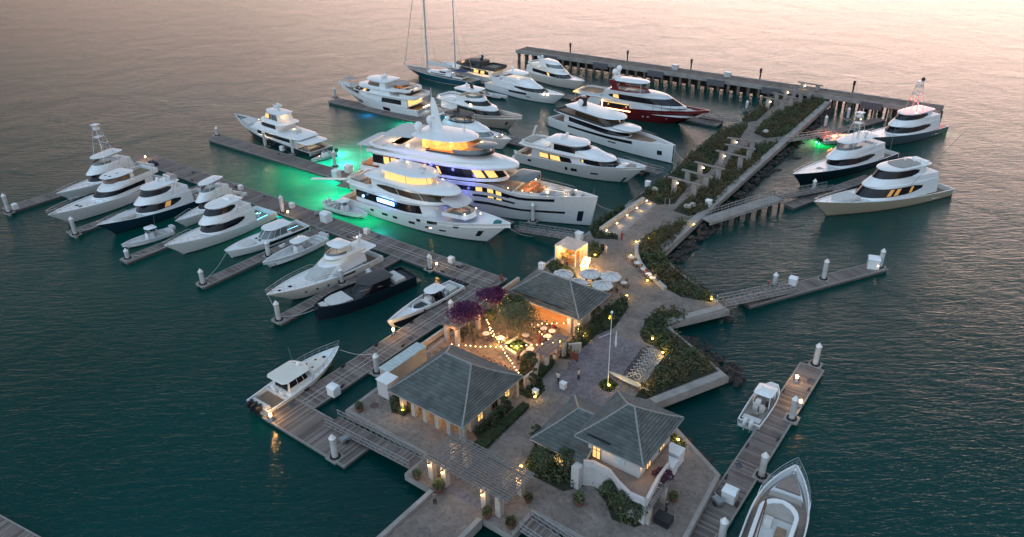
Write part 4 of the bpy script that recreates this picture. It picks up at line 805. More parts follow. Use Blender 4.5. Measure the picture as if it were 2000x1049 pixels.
q = MB(); q.loft([[(x_*b.L, y_*.35, z_) for y_, z_ in ((-1, 4.2), (-.6, 5.0), (0, 5.3), (.6, 5.0), (1, 4.2))] for x_ in (.64, .5, .33)], closed=True, cap0=True, cap1=True); b.p('furled_sail', q, LCUSH, True)
q = MB(); q.tube([(.995*b.L, 0, 2.7), (X-.6, 0, 41)], .10, 5)
for a_, c_ in (((.62*b.L, 2.9, 2.2), (X-.3, .1, 26)), ((.62*b.L, -2.9, 2.2), (X-.3, -.1, 26)), ((.75*b.L, 0, 2.3), (X-.4, 0, 30)), ((.02*b.L, 0, 2.0), (X2-.3, 0, 25)), ((.25*b.L, 2.6, 2.0), (X2-.2, 0, 20)), ((.25*b.L, -2.6, 2.0), (X2-.2, 0, 20))): q.tube([a_, c_], .03, 4)
b.p('rigging', q, STEEL); b.rail(.3, 1, .7, .08)
# black and gold yacht behind the ketch
b = Boat('motor_yacht', 'yacht with charcoal upper works and gold lit side decks, behind the blue ketch', 'yacht', (866, 120), (985, 152), 3.4, 2.0, 7.0, SILVER, flare=.32, rake=.9, bw=.5, tc=.08, zc=1.3, q=1.4, cap=WHITE)
b.house(.10, .72, .84, 2.1, 2.0, nose=.4, fr=1.6, band=(.3, .85), sa=.05, sb=1, m=CREAM, sd=.7, lit=((.2, .3), (.36, .48)), litm=LITY); b.glowbar(.15, .60, 3.0, 1.95, .10, GLOW); b.slab(.05, .76, .95, 4.1, .35, nose=.4, sd=.35, m=DARKTOP, name='upper_deck'); b.house(.30, .70, .7, 4.4, 1.3, nose=.45, fr=3, band=(.2, .8), sa=.1, m=DARKTOP, lit=((.8, .88),)); b.slab(.28, .56, .66, 5.8, .22, nose=.4, m=DARKTOP)
b.mast(.36, 6.0, 1.6, m=BLACK, domes=((.6, .6, .35), (.6, -.6, .35))); b.spots([(.76, 1.0, 3.7), (.76, -1.2, 3.7)], GLOW, .15); b.lt(.34, 0, 5.6, 60); b.lt(.80, 0, 4.4, 50); b.lt(.02, 0, 3.6, 60); b.coam(.05, .28, .8, 4.4, .8, nose=.05, fr=.1, floor=GTEAK, m=DARKTOP); b.plat(1.4)
[b.lt(x_, y_, 3.6, 60, (1, .68, .35)) for x_ in (.2, .4, .6) for y_ in (3.4, -3.4)]
# white yacht with headlights, its tender and the one behind
b = Boat('motor_yacht', 'sleek white flybridge yacht with two bright lamps on its shoulder and three portholes', 'yacht', (1103, 186), (962, 158), 3.3, 1.9, 6.8, WHITE, flare=.30, rake=1.3, pn=2.1, bw=.15, tc=.10, zc=1.1, q=1.4)
b.hwin([(.36, .60, .62, .86)]); b.hwin([(.60, .61, .35, .5), (.62, .63, .35, .5), (.64, .65, .35, .5)]); b.house(.10, .84, .88, 2.0, 1.7, nose=.5, fr=4.5, band=(.35, .85), sa=.45, sb=1, swoosh=True, sd=.45, aft='lit'); b.house(.22, .66, .78, 3.6, 1.2, nose=.5, fr=2.5, ar=1.0, band=None, sd=.7)
b.coam(.20, .56, .68, 4.6, .4, nose=.5, fr=.6, sd=.8); b.slab(.26, .50, .66, 6.2, .28, nose=.5, posts=(.28, .48), zp=4.8); b.dome(.30, 0, 7.1, .4, ped=.4); b.lt(.38, 0, 6.0, 60, (1, .8, .55)); b.lt(.06, 0, 3.6, 120, (1, .72, .42)); b.lt(.02, 0, 2.6, 60, (1, .72, .42))
b.spots([(.80, -2.1, 2.9), (.84, -1.85, 2.9)], GLOWW, .24); b.lt(.80, -2.5, 3.1, 60, (1, .8, .55)); b.lt(.92, 0, 3.8, 12, (1, .8, .55)); b.rail(.62, 1, .5, .1); b.coam(.06, .20, .8, 3.6, .6, nose=.05, fr=.1, floor=TEAK); b.plat(1.3)
b = Boat('tender', 'small white tender with a black waterline stripe beside the yacht with bright lamps', 'boat', (992, 188), (934, 180), 1.1, .9, 2.6, WHITE, flare=.35, rake=.7, bw=.35, tc=.8, zc=.4, stripe=BLACK); b.box('console', .45, 0, .4, .8, .9, .9, WHITE, .3); b.seats(.3, .4, 2, CUSH, .45, .6); b.pad(.62, .8, .5, .45, .3, m=CUSH); b.lt(.1, 0, 1.8, 10); b.hwin([(.0, .9, .25, .6)], BLACK, 'side_stripe', out=.012)
b = Boat('motor_yacht', 'cream yacht with a swept white flybridge canopy, highest in its row near the pier', 'yacht', (1142, 158), (1032, 134), 3.3, 2.0, 6.4, CREAM, flare=.35, rake=1.1, bw=.15, tc=.08, zc=1.1, q=1.3)
b.house(.08, .80, .88, 2.1, 1.9, nose=.4, fr=2.8, band=(.3, .8), sa=.15, sb=1, sd=.5, lit=((.60, .64),)); b.house(.12, .70, .80, 3.9, .9, nose=.4, fr=2.2, band=None, sd=.6, m=CREAM); b.coam(.1, .5, .72, 4.6, .5, nose=.3, fr=.4, floor=GTEAK, sd=.7); b.house(.28, .66, .6, 4.6, 1.7, nose=.55, fr=3.2, band=(.2, .7), sa=.4, gm=TINT, crown=.15)
b.mast(.24, 5.2, 1.4, domes=((.9, .7, .38), (.9, -.7, .38))); b.rail(.6, 1, .7, .1); b.lt(.5, -2.9, 3.2, 14); b.plat(1.2)
# red yacht
b = Boat('motor_yacht', 'white and dark red yacht with red hull, gold lit side balcony and twin domes', 'yacht', (1386, 216), (1128, 190), 4.6, 2.4, 8.2, RED, flare=.36, rake=1.9, tm=.5, bw=.6, tc=.10, zc=1.7, q=1.7, cap=RED, boot=mat('red_boot', (.10, .01, .012), .4))
b.hwin([(.58, .595, .38, .50), (.62, .635, .38, .50), (.78, .79, .35, .42)], LCUSH, 'porthole')
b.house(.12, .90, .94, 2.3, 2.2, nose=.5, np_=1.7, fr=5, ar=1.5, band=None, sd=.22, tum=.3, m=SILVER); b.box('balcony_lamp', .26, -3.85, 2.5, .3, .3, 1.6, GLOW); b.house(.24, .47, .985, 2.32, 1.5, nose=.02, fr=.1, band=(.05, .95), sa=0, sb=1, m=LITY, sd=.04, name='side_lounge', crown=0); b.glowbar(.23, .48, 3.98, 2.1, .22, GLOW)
b.lt(.30, -4.6, 3.2, 60, (1, .55, .15)); b.lt(.44, -4.6, 3.2, 60, (1, .55, .15)); b.lt(.05, 0, 4.3, 140, (1, .72, .42)); b.slab(.0, .10, .8, 4.6, .2, nose=.05, m=LITY, posts=(.02, .08), zp=1.8, name='glowing_hardtop')  # aft hardtop slab glows by itself, imitating lamplight on it
b.house(.24, .84, .84, 4.3, 2.3, nose=.5, fr=5.0, ar=.8, band=(.2, .78), sa=.05, sb=1, swoosh=True, sd=.75, lit=((.16, .24),), m=SILVER); b.slab(.02, .46, .92, 4.4, .35, nose=.2, sd=.2, m=SILVER, name='upper_deck'); b.coam(.04, .24, .82, 4.75, .6, nose=.05, fr=.1, tail=.3, m=SILVER); b.lt(.12, 0, 6.5, 60)
b.coam(.30, .58, .66, 6.5, .6, nose=.6, fr=.8, m=RED, floor=ORANGEW, sd=1.0, glass=.3); b.slab(.32, .56, .62, 9.0, .35, nose=.5, posts=(.52,), zp=6.6, crown=.2); b.lt(.45, 0, 8.6, 90, (1, .6, .25))
q = MB()
for sg in (1, -1): q.loft([[(X_*b.L, sg*y_, z_) for X_, y_, z_ in r_] for r_ in (((.33, 2.3, 5.9), (.38, 2.3, 5.9), (.38, 2.1, 5.9), (.33, 2.1, 5.9)), ((.28, 2.2, 9.1), (.33, 2.2, 9.1), (.33, 2.0, 9.1), (.28, 2.0, 9.1)))], cap0=True, cap1=True)
b.p('red_arch', q, RED); b.dome(.31, 1.1, 11.4, .72, ped=1.2); b.dome(.31, -1.1, 11.0, .72, ped=.9); b.box('radar_arch', .31, 0, 9.3, 1.2, 3.2, .3, WHITE, .2); b.ant(.34, 0, 8.4, 3)
b.pad(.78, .88, .4, b.dk(.83)+.05, .35, nose=.3, m=LCUSH); b.box('bow_sofa', .75, 0, b.dk(.75)+.3, 1.2, 3.0, .6, CUSH, .3)
q = MB()
for sg in (1, -1):
    for t_ in (.64, .70, .76, .82): p_ = b.hp(t_, b.sheer(t_), sg); q.tube([(p_.x, p_.y*.92, p_.z), (p_.x-.05, p_.y*.92, p_.z+2.6)], .04, 4); q.cut(); q.cut()
b.p('awning_pole', q, BLACK); b.plat(2.0); b.box('anchor_gear', .955, 0, b.dk(.955), 1.2, .8, .4, STEEL, .1)
b = console('tender', 'white tender with twin outboards beyond the stern of the red yacht', (1100, 208), (1060, 198), 2.2, HGREY, n=2, zb=.9, zs=.7, top=False) if False else None
# white explorer with long teak foredeck
b = Boat('motor_yacht', 'white plumb bowed yacht with a dark hull window strip, teak foredeck and broad hardtop', 'yacht', (1319, 284), (1090, 224), 4.3, 2.3, 7.6, WHITE, flare=.26, rake=.05, tm=.5, pn=2.0, bw=.7, tc=.10, zc=1.5, q=1.3, deck=TEAK, cap=WHITE)
b.hwin([(.20, .74, .70, .90)]); b.hwin([(.56, .62, .46, .55)]); b.hwin([(.90, .93, .35, .6)], BLACK, 'anchor_pocket'); b.hwin([(.993, 1.0, .1, 1.0)], BLACK, 'stem_band')
b.house(.14, .66, .84, 2.4, 1.9, nose=.3, fr=1.8, band=(.3, .85), sa=.05, sb=1, sd=.75, name='main_deck_house'); b.slab(.04, .70, .96, 4.2, .3, nose=.3, sd=.3, name='upper_deck'); b.coam(.06, .55, .92, 4.5, .55, nose=.1, fr=.1, sd=.45, m=DARKTOP, floor=TEAK, name='upper_bulwark')
b.house(.24, .56, .72, 4.5, 1.8, nose=.35, fr=1.6, band=(.15, .85), sa=.0, sb=1, gm=mat('brown_glass', (.05, .035, .02), .1), sd=1); b.slab(.14, .60, .86, 6.4, .22, nose=.25, np_=2.4, tail=.1, crown=.1); b.slab(.56, .72, .70, 4.7, .35, nose=.5, sd=.9, name='wheelhouse_brow', crown=.2)
q = MB(); X = .25*b.L
q.loft([[(X+a-.2*k, c*.5, 6.6+2.2*k) for a, c in ((-.8, -1), (.4, -1), (.4, 1), (-.8, 1))] for k in (0, 1)], cap1=True); b.p('mast', q, BLACK); b.dome(.21, 1.1, 8.0, .75, ped=.4); b.dome(.25, -1.3, 7.8, .7, ped=.4); b.ant(.26, 0, 8.6, 2.2)
b.pad(.84, .91, .45, b.dk(.87)+.05, .3, m=LCUSH, nose=.4); b.plat(1.5); b.rail(.5, .8, .5, .1); b.box('deck_gear', .94, 0, b.dk(.94), 1.2, 1.0, .4, LCUSH, .2)
# raised pilothouse cruiser with gold windows
b = Boat('motor_yacht', 'grey white raised pilothouse yacht with two gold windows and a rounded bow', 'yacht', (1262, 326), (1022, 290), 4.3, 2.3, 7.6, SILVER, flare=.40, rake=1.0, tm=.48, pn=2.6, blunt=.10, bw=.45, tc=.08, zc=1.4, q=1.5, cap=WHITE)
b.hwin([(.44, .462, .40, .66), (.49, .54, .42, .64), (.65, .71, .42, .52), (.12, .15, .5, .7)]); b.hwin([(.93, .955, .05, .35)], BLACK, 'anchor_pocket')
b.house(.14, .58, .92, 2.2, 1.9, nose=.25, fr=1.5, band=(.22, .85), sa=.12, sb=.85, sd=.5, lit=((.18, .36), (.40, .60)), litm=LITY, m=SILVER); b.house(.46, .82, .80, 2.9, 1.5, nose=.5, fr=1.6, band=(.25, .92), sa=.2, sb=1, sd=.7, swoosh=True, lit=((.30, .34),)); b.slab(.02, .76, .93, 4.15, .5, nose=.5, sd=.35, name='boat_deck', crown=.15)
b.house(.44, .72, .72, 4.6, .7, nose=.5, fr=2.6, band=None, sd=.8, crown=.2, name='brow'); b.house(.30, .60, .74, 4.65, 1.7, nose=.45, fr=1.8, band=(.12, .88), sa=.05, sb=1, sd=.9, gm=GLASS); b.slab(.24, .56, .76, 6.3, .3, nose=.35, np_=2.6, tail=.15, crown=.12)
b.dome(.36, .9, 7.4, .4, ped=.4); b.dome(.36, -.9, 7.4, .4, ped=.4); b.box('radar_arch', .34, 0, 6.65, 1.0, 2.6, .3, WHITE, .3); b.coam(.04, .28, .82, 4.6, .6, nose=.05, fr=.1, tail=.3, floor=TEAK); b.lt(.22, 0, 6.1, 30); b.lt(.08, -1.5, 3.8, 50); b.pad(.06, .12, .5, 4.75, .45, nose=.05, m=CUSH)
b.pad(.86, .92, .3, b.dk(.88)+.05, .35, m=mat('warm_grey', (.3, .25, .2), .8)); b.house(.80, .92, .45, b.dk(.86)-.1, .3, nose=.5, fr=.3, band=None); b.rail(.74, 1, .7, .15); b.plat(1.6, .6, WHITE); q = MB(); q.bar((.03*b.L, 2.5, 4.8), (.06*b.L, 2.5, 7.2), .5, .3); b.p('deck_crane', q, WHITE)
b = console('tender', 'small white tender tied at the stern of the grey white pilothouse yacht', (1040, 318), (1008, 302), 2.2, n=1, zb=.8, zs=.65, top=False, world=None)
# champagne hulled expedition yacht and its neighbour
b = Boat('motor_yacht', 'white yacht with a champagne tan hull and tall wheelhouse, pointing right above the biggest yacht', 'yacht', (1020, 227), (862, 202), 4.4, 2.1, 7.2, mat('hull_champagne', (.46, .41, .36), .3, noise=.05, coat=.3), flare=.42, rake=1.2, bw=.8, tc=.10, zc=1.4, q=1.6, cap=CREAM, deck=GTEAK)
b.house(.10, .78, .84, 2.3, 2.1, nose=.45, fr=2.4, band=(.35, .85), sa=.35, sb=1, sd=.6); b.slab(.03, .70, .92, 4.2, .4, nose=.45, sd=.4, name='upper_deck', crown=.25); b.house(.30, .64, .72, 4.6, 1.5, nose=.5, fr=2.6, band=(.2, .8), sa=.3, sb=1, sd=.8, swoosh=True); b.coam(.30, .56, .7, 6.0, .5, nose=.4, fr=.6, glass=.6); b.slab(.26, .52, .74, 8.0, .2, nose=.2, np_=2.6, posts=(.28, .50), zp=6.2); b.lt(.4, 0, 7.5, 30)
b.mast(.42, 8.2, 1.4, m=BLACK, domes=()); b.dome(.32, .8, 8.7, .38, ped=.2); b.coam(.04, .28, .8, 4.6, .6, nose=.05, fr=.1, tail=.2, floor=GTEAK); b.hwin([(.9, .93, .35, .55)], BLACK, 'anchor_pocket'); b.box('side_lamp', .48, -2.6, 4.9, .8, .1, .25, GLOW); b.rail(.82, 1, .4, .1); b.plat(1.2)
b = Boat('motor_yacht', 'white yacht with a charcoal hardtop and blue roundel light behind the tall mast', 'yacht', (999, 272), (866, 244), 3.2, 1.9, 6.3, WHITE, flare=.34, rake=1.0, bw=.15, tc=.06, zc=1.2, q=1.3)
b.house(.08, .78, .88, 1.9, 1.8, nose=.45, fr=2.6, band=(.3, .86), sa=.3, sb=1, sd=.5, gm=TINT, mull=4, lit=((.60, .72),)); b.house(.10, .66, .82, 3.6, .7, nose=.5, fr=2.4, band=None, sd=.6, crown=.2); b.coam(.14, .46, .72, 4.3, .5, nose=.5, fr=.4, m=DARKTOP, floor=ORANGEW, glass=.4, sd=.8); b.slab(.12, .44, .76, 6.1, .12, nose=.25, np_=2.6, m=DARKTOP, posts=(.14, .42), zp=4.6, pm=BLACK)
b.box('radar_arch', .22, 0, 6.2, .9, 1.6, .4, BLACK, .3); b.dome(.22, .5, 6.9, .32, BLACK); b.lt(.3, 0, 5.8, 60); b.spots([(.16, -2.2, 5.0)], GLOWA, .35); b.lt(.2, -3.4, 4.6, 40, (.2, .6, 1)); b.spots([(.84, -.9, 3.3), (.84, .9, 3.3)], GLOWW, .12); b.lt(.86, 0, 3.9, 14); b.pad(.80, .86, .4, b.sheer(.83), .3, m=CUSH); b.hwin([(.74, .80, .45, .58)]); b.rail(.6, 1, .6, .1); b.plat(1.2)
# ------------------------------------------------------------------ right side
b = sportfish('sportfishing_boat', 'large tan hulled sportfisher with black window bands, nearest on the right', (1590, 394), (1836, 358), 7.4, TAN, zb=3.6, zs=1.5, enclosed=True, domes=2, lit=((.42, .46), (.62, .68), (.72, .77)), cover=True, house=(.24, .70), top=(.26, .54), outr=False, boot=BROWNB, hw=1.28)
b.slab(.27, .45, .50, b.zt+.08, .05, nose=.2, m=CUSH, name='sunroof', np_=3); b.outr(.38, 4.4, 13, up_=.6); b.box('antenna_rack', .22, 0, b.zt-.1, 1.4, 3.2, .3, WHITE, .3)
b = sportfish('sportfishing_boat', 'navy hulled sportfisher with tuna tower between the tan boat and the causeway', (1549, 340), (1732, 292), 6.6, DNAVY, zb=3.1, zs=1.4, enclosed=False, domes=2, tower=12.0, house=(.26, .66), top=(.28, .56)); b.box('hatch', .74, 0, b.sheer(.74)-.1, 1.2, 1.0, .08, CUSH)
b = sportfish('sportfishing_boat', 'slate grey sportfisher with a red lit tower near the pier end', (1676, 268), (1830, 240), 7.0, mat('hull_slate', (.07, .10, .115), .25, noise=.04, coat=.4), zb=3.4, zs=1.6, enclosed=True, tower=13.0, house=(.22, .66), top=(.24, .52), boot=BOTTOM, domes=0, outr=False)
b.lt(.32, 0, b.zt+1.4, 700, (1, .07, .04), .3); b.lt(.10, 0, 2.4, 260, (1, .12, .05), .2); b.lt(.36, 1.2, b.zt+3.4, 260, (1, .07, .04), .3); b.lt(.36, -1.4, b.zt+2.4, 260, (1, .07, .04), .3); b.dome(.34, 0, 13.6, .42, BLACK)
b = console('center_console_boat', 'open boat with a red and orange lit cockpit and green glow at its stern', (1674, 262), (1603, 272), 3.6, HGREY, n=3, zb=1.4, zs=1.0, top=False, om=OUTK, sole=mat('red_lit_sole', (.35, .10, .06), .6)); b.lt(.35, 0, 2.2, 420, (1, .2, .07), .12); b.lt(.62, 0, 2.2, 420, (1, .28, .1), .12); b.spots([(-.06, .6, .15), (-.06, -.6, .15)], GLOWG, .22); b.glowbar(.2, .75, .9, .95, .1, mat('red_strip', (1, .3, .2), .5, emit=(1, .2, .08), estr=4, noise=0))  # sole coloured red to imitate the red light in the cockpit
b = Boat('runabout', 'small white runabout with a white canopy and twin outboards beside the right dock', 'boat', (1513, 748), (1462, 826), 1.25, .95, 2.9, WHITE, flare=.25, rake=.5, tm=.5, pn=2.9, blunt=.3, bw=.45, tc=.9, zc=.45, sole=GTEAK, group=None)
b.slab(.44, .74, .78, 2.35, .12, nose=.2, posts=(.46, .70), zp=.8, crown=.18, name='canopy', np_=2.6); b.box('console', .50, .45, .45, .7, .6, .9, WHITE, .2); b.seats(.40, .45, 2, LCUSH); b.box('stern_bench', .12, 0, .45, .8, 2.1, .5, LCUSH); b.obs(2, OUTB); b.pad(.76, .92, .6, .5, .35, m=LCUSH, nose=.6); b.box('cool_box', .28, 0, .45, .5, .7, .4, GTEAK)
b = Boat('motor_yacht', 'white foreground yacht with a taupe bow sunpad and open flybridge', 'yacht', (1556, 908), (1462, 1180), 2.9, 1.9, 5.4, WHITE, flare=.32, rake=.8, tm=.5, pn=2.5, blunt=.05, bw=.75, tc=0, q=1.2, deck=GTEAK, cap=WHITE)
b.pad(.80, .945, .60, b.dk(.85)+.1, .55, nose=.6, sd=.75, m=mat('taupe_cushion', (.24, .20, .18), .9)); b.house(.78, .96, .72, b.dk(.86)-.1, .35, nose=.6, fr=.2, band=None, sd=.45, crown=.02, name='pad_base'); b.pad(.735, .775, .66, b.dk(.76)+.02, .45, nose=.4, sd=.7, m=CUSH, name='bow_sofa')
b.house(.10, .745, .72, b.dk(.5)-.1, 1.9, nose=.30, fr=2.0, band=(.3, .96), sa=.2, sb=1, sd=.75, lit=((.86, .93),)); b.coam(.12, .64, .70, b.dk(.5)+1.84, .6, nose=.22, fr=.3, sd=.85, floor=LCUSH, th=.4); b.pad(.50, .61, .56, b.dk(.5)+1.95, .35, nose=.2, sd=1.0, m=CUSH, name='fly_sunpad')
b.box('helm_seat', .44, .6, b.dk(.5)+1.9, .9, .7, .9, LCUSH, .1); b.box('fly_table', .40, -.7, b.dk(.5)+1.9, 1.2, .9, .5, TEAK); q = MB(); q.tube([(.10*b.L, 1.0, 6.0), (.50*b.L, 1.25, 5.4)], .09, 6); q.tube([(.10*b.L, .7, 5.4), (.50*b.L, 1.15, 5.1)], .05, 6); q.tube([(.50*b.L, 1.25, 5.5), (.50*b.L, 1.25, 4.2)], .08, 6); b.p('crane_boom', q, BLACK); b.rail(.66, 1, .95, .08); b.box('anchor_gear', .965, 0, b.dk(.965), .5, .3, .3, STEEL)
# underwater lights
GR, AQ = (.05, 1, .45), (.25, 1, .75)
for x, y, p_, c_, z_ in ((655, 303, 2200, AQ, -1.4), (672, 322, 1700, AQ, -1.4), (655, 388, 1900, (.1, 1, .5), -4.2), (690, 402, 2300, (.2, 1, .6), -3), (600, 352, 800, GR, -4.2), (675, 352, 2000, AQ, -3), (715, 435, 600, GR, -3), (745, 300, 1500, AQ, -3.5), (615, 325, 900, AQ, -3), (555, 335, 220, GR, -4)):
    underwater(x, y, p_*.72, c_, z_, .5)
for x, y, p_, c_ in ((845, 222, 500, (.05, .45, 1)), (718, 226, 140, (.02, .25, 1)), (530, 418, 500, (.2, .9, 1)), (597, 440, 500, (.2, .7, 1)), (1604, 285, 220, (.02, 1, .2)), (1594, 278, 150, (.02, 1, .2)), (1420, 955, 15, (.02, .8, .3)), (1855, 262, 50, (1, .6, .2)), (800, 245, 900, (.1, .8, .6)), (740, 455, 100, (.2, .9, 1))):
    underwater(x, y, p_, c_, -1.6, .3)
# ------------------------------------------------------------------ buildings
def isl_mat(name, c1, c2, rough=.8, sc_=1.0):
    def fn(t, N, L, b):
        g = N('ShaderNodeNewGeometry'); r = N('ShaderNodeValToRGB'); r.color_ramp.elements[0].color = (*c1, 1); r.color_ramp.elements[1].color = (*c2, 1)
        n = N('ShaderNodeTexNoise'); n.inputs['Scale'].default_value = sc_; n.inputs['Detail'].default_value = 4; L(g.outputs['Position'], n.inputs['Vector'])
        a = N('ShaderNodeMath'); a.operation = 'MULTIPLY_ADD'; L(g.outputs['Random Per Island'], a.inputs[0]); a.inputs[1].default_value = .42
        m = N('ShaderNodeMath'); m.operation = 'MULTIPLY_ADD'; L(n.outputs[0], m.inputs[0]); m.inputs[1].default_value = .9; m.inputs[2].default_value = -.22
        L(m.outputs[0], a.inputs[2]); L(a.outputs[0], r.inputs[0]); L(r.outputs[0], b.inputs['Base Color'])
    return node_mat(name, fn, rough)
SLATE = isl_mat('roof_slates', (.055, .064, .062), (.145, .160, .155), .65, .6)
RIDGE = mat('ridge_tiles', (.22, .23, .225), .7, noise=.15)
STUCCO = mat('cream_stucco', (.42, .38, .32), .85, noise=.1, nscale=.8)
WSTUC = mat('white_stucco', (.48, .47, .465), .85, noise=.08, nscale=.8)
STONE = mat('pale_stone', (.42, .38, .33), .8, noise=.18)
PERG = mat('pergola_timber', (.19, .175, .17), .7, noise=.15, nscale=3)
LEAFD = isl_mat('leaf_dark', (.014, .028, .014), (.06, .085, .03), .6, .8)
LEAFM = isl_mat('leaf_green', (.025, .042, .018), (.085, .105, .038), .6, .8)
LEAFO = isl_mat('leaf_olive', (.03, .03, .014), (.13, .10, .04), .7, .35)
LEAFS = isl_mat('leaf_silver', (.05, .06, .03), (.15, .16, .08), .6, .8)
MAGENTA = isl_mat('bougainvillea', (.03, .006, .03), (.16, .02, .10), .6, 1.2)
BARK = mat('bark', (.09, .065, .045), .9, noise=.3)
GRASS = isl_mat('lawn_blades', (.015, .035, .012), (.05, .075, .02), .8, 1.5)
TERRA = mat('terracotta', (.17, .07, .05), .8, noise=.15)
CLOTH = mat('white_cloth', (.62, .60, .58), .9, noise=.04)
RATTAN = mat('rattan', (.16, .12, .10), .8, noise=.2)
def hip_roof(par, org, s0, s1, t0, t1, ze, zr, r0, r1, courses=22, tw=.62, seed=1, over=True):
    tm = (t0+t1)/2; rg = random.Random(seed)
    def zz(k): return ze+(zr-ze)*(.80*k+.20*k*k)
    C = {'a': ((s0, t0), (s1, t0), (r0, tm), (r1, tm)), 'b': ((s1, t0), (s1, t1), (r1, tm), (r1, tm)), 'c': ((s1, t1), (s0, t1), (r1, tm), (r0, tm)), 'd': ((s0, t1), (s0, t0), (r0, tm), (r0, tm))}
    for key, (A, B, Ra, Rb) in C.items():
        m = MB(); A, B, Ra, Rb = map(Vector, (A, B, Ra, Rb))
        for i in range(courses):
            k0, k1 = i/courses, (i+1)/courses
            a0, b0 = A.lerp(Ra, k0), B.lerp(Rb, k0); a1, b1 = A.lerp(Ra, k1), B.lerp(Rb, k1)
            n = max(1, round((b0-a0).length/tw)); off = .5*(i % 2)
            us = [0]+[min(1, max(0, (j+off)/n)) for j in range(n+1)]+[1]; us = sorted(set(round(u, 5) for u in us))
            for u, v in zip(us, us[1:]):
                l = .13+rg.uniform(0, .03); p = [a0.lerp(b0, u), a0.lerp(b0, v), a1.lerp(b1, v), a1.lerp(b1, u)]
                q = [(p[0].x, p[0].y, zz(k0)+l), (p[1].x, p[1].y, zz(k0)+l), (p[2].x, p[2].y, zz(k1)), (p[3].x, p[3].y, zz(k1))]
                m.add(q+[(q[0][0], q[0][1], zz(k0)-.01), (q[1][0], q[1][1], zz(k0)-.01)], [(0, 1, 2, 3), (4, 5, 1, 0)])
        m.build('roof_slope', SLATE, par, org)
    h = MB(); n = 10
    for c, r in (((s0, t0), (r0, tm)), ((s1, t0), (r1, tm)), ((s1, t1), (r1, tm)), ((s0, t1), (r0, tm))):
        h.tube([(c[0]+(r[0]-c[0])*i/n, c[1]+(r[1]-c[1])*i/n, zz(i/n)+.05) for i in range(n+1)], .10, 6)
    h.tube([(r0, tm, zr+.05), (r1, tm, zr+.05)], .11, 6); h.build('hip_tiles', RIDGE, par, org, True)
    f = MB(); f.prism([(s0+.03, t0+.03), (s1-.03, t0+.03), (s1-.03, t1-.03), (s0+.03, t1-.03)], ze-.2, ze-.01); f.build('eaves_board', STONE, par, org)
def window(par, org, s, t, z, w_, h, axis='s', lit=True, sd=-1, shut=False):      # a framed window; axis is the wall's direction
    f = MB(); g = MB(); d = .06*sd
    def bx(m, a0, a1, z0, z1, o0, o1):
        o0, o1 = sorted((o0, o1))
        if axis == 's': m.box(s+a0, s+a1, t+o0, t+o1, z0, z1)
        else: m.box(s+o0, s+o1, t+a0, t+a1, z0, z1)
    for a0, a1, z0, z1 in ((-w_/2-.08, -w_/2, z, z+h), (w_/2, w_/2+.08, z, z+h), (-w_/2-.08, w_/2+.08, z+h, z+h+.08), (-w_/2-.12, w_/2+.12, z-.08, z), (-.03, .03, z, z+h), (-w_/2, w_/2, z+h*.5-.02, z+h*.5+.02)): bx(f, a0, a1, z0, z1, 0, d*1.5)
    bx(g, -w_/2, w_/2, z, z+h, 0, d*.6); g = g.build('window', LITY if lit else GLASS, par, org)
    o = f.build('window_frame', mat('timber_frame', (.20, .12, .07), .6), par, org); o.parent = g
# --- central hall with the large slate hip roof
O = (-47.5, 52, 1.8); h = dthing('hall', 'large low building with slate hip roof between dock arm and entry pergola', 'building', *O)
MB().box(-52.3, -43.0, 48.9, 56.5, 1.8, 4.6).build('wall', STUCCO, h, O)
hip_roof(h, O, -53.3, -42.0, 46.3, 57.5, 4.8, 8.5, -49.0, -45.1, 15, .8)
q = MB()
for i in range(6): s_ = -52.0+i*1.8; q.box(s_-.28, s_+.28, 47.1, 47.65, 1.8, 4.65).cut()
for s_, t_ in ((-43.0, 47.3), (-43.0, 57.0)): q.box(s_-.0, s_+.55, t_-.2, t_+.3, 1.8, 4.65).cut()
q.build('column', STONE, h, O)
for s_ in (-50, -46.6): window(h, O, s_, 48.9, 2.0, 1.3, 2.1, 's', True)
for t_ in (50.5, 53.2, 55.6): window(h, O, -43.0, t_, 2.5, .9, 1.3, 't', t_ < 51 or t_ > 55, 1)
for s_ in (-50.8, -48.4, -46.0, -44.2): p = D(s_, 48.1, 4.2); lamp('loggia_light', p, 48, (1, .52, .2), .15)
p = D(-43.5, 58.2, 3.6); lamp('porch_light', p, 30, (1, .55, .25), .15)
# --- restaurant
O = (-49.3, 76, 1.8); h = dthing('restaurant', 'open fronted restaurant under slate hip roof facing the string lit courtyard', 'building', *O)
w_ = MB(); w_.box(-54.4, -44.2, 78.7, 79.0, 1.8, 4.6); w_.box(-54.4, -54.1, 73.2, 78.7, 1.8, 4.6); w_.box(-44.5, -44.2, 74.0, 78.7, 1.8, 4.6); w_.box(-54.1, -52.2, 73.2, 73.5, 1.8, 4.6); w_.build('wall', STUCCO, h, O)
MB().box(-54.4, -44.2, 72.6, 79.0, 1.8, 1.88).build('floor', mat('warm_tiles', (.38, .24, .15), .5, noise=.2), h, O)
q = MB()
for s_ in (-54.2, -44.9, -43.9): q.box(s_-.3, s_+.3, 72.2, 72.8, 1.8, 4.6).cut()
q.box(-44.2, -43.8, 77.5, 78.0, 1.8, 4.6).cut(); q.box(-44.2, -43.8, 75.5, 76.0, 1.8, 4.6).cut(); q.build('column', STONE, h, O)
MB().box(-51.2, -46.0, 75.6, 76.3, 1.88, 3.0).build('bar_counter', ORANGEW, h, O)
q = MB()
for z_ in (2.7, 3.2, 3.7): q.box(-52, -45.2, 78.2, 78.6, z_, z_+.05)
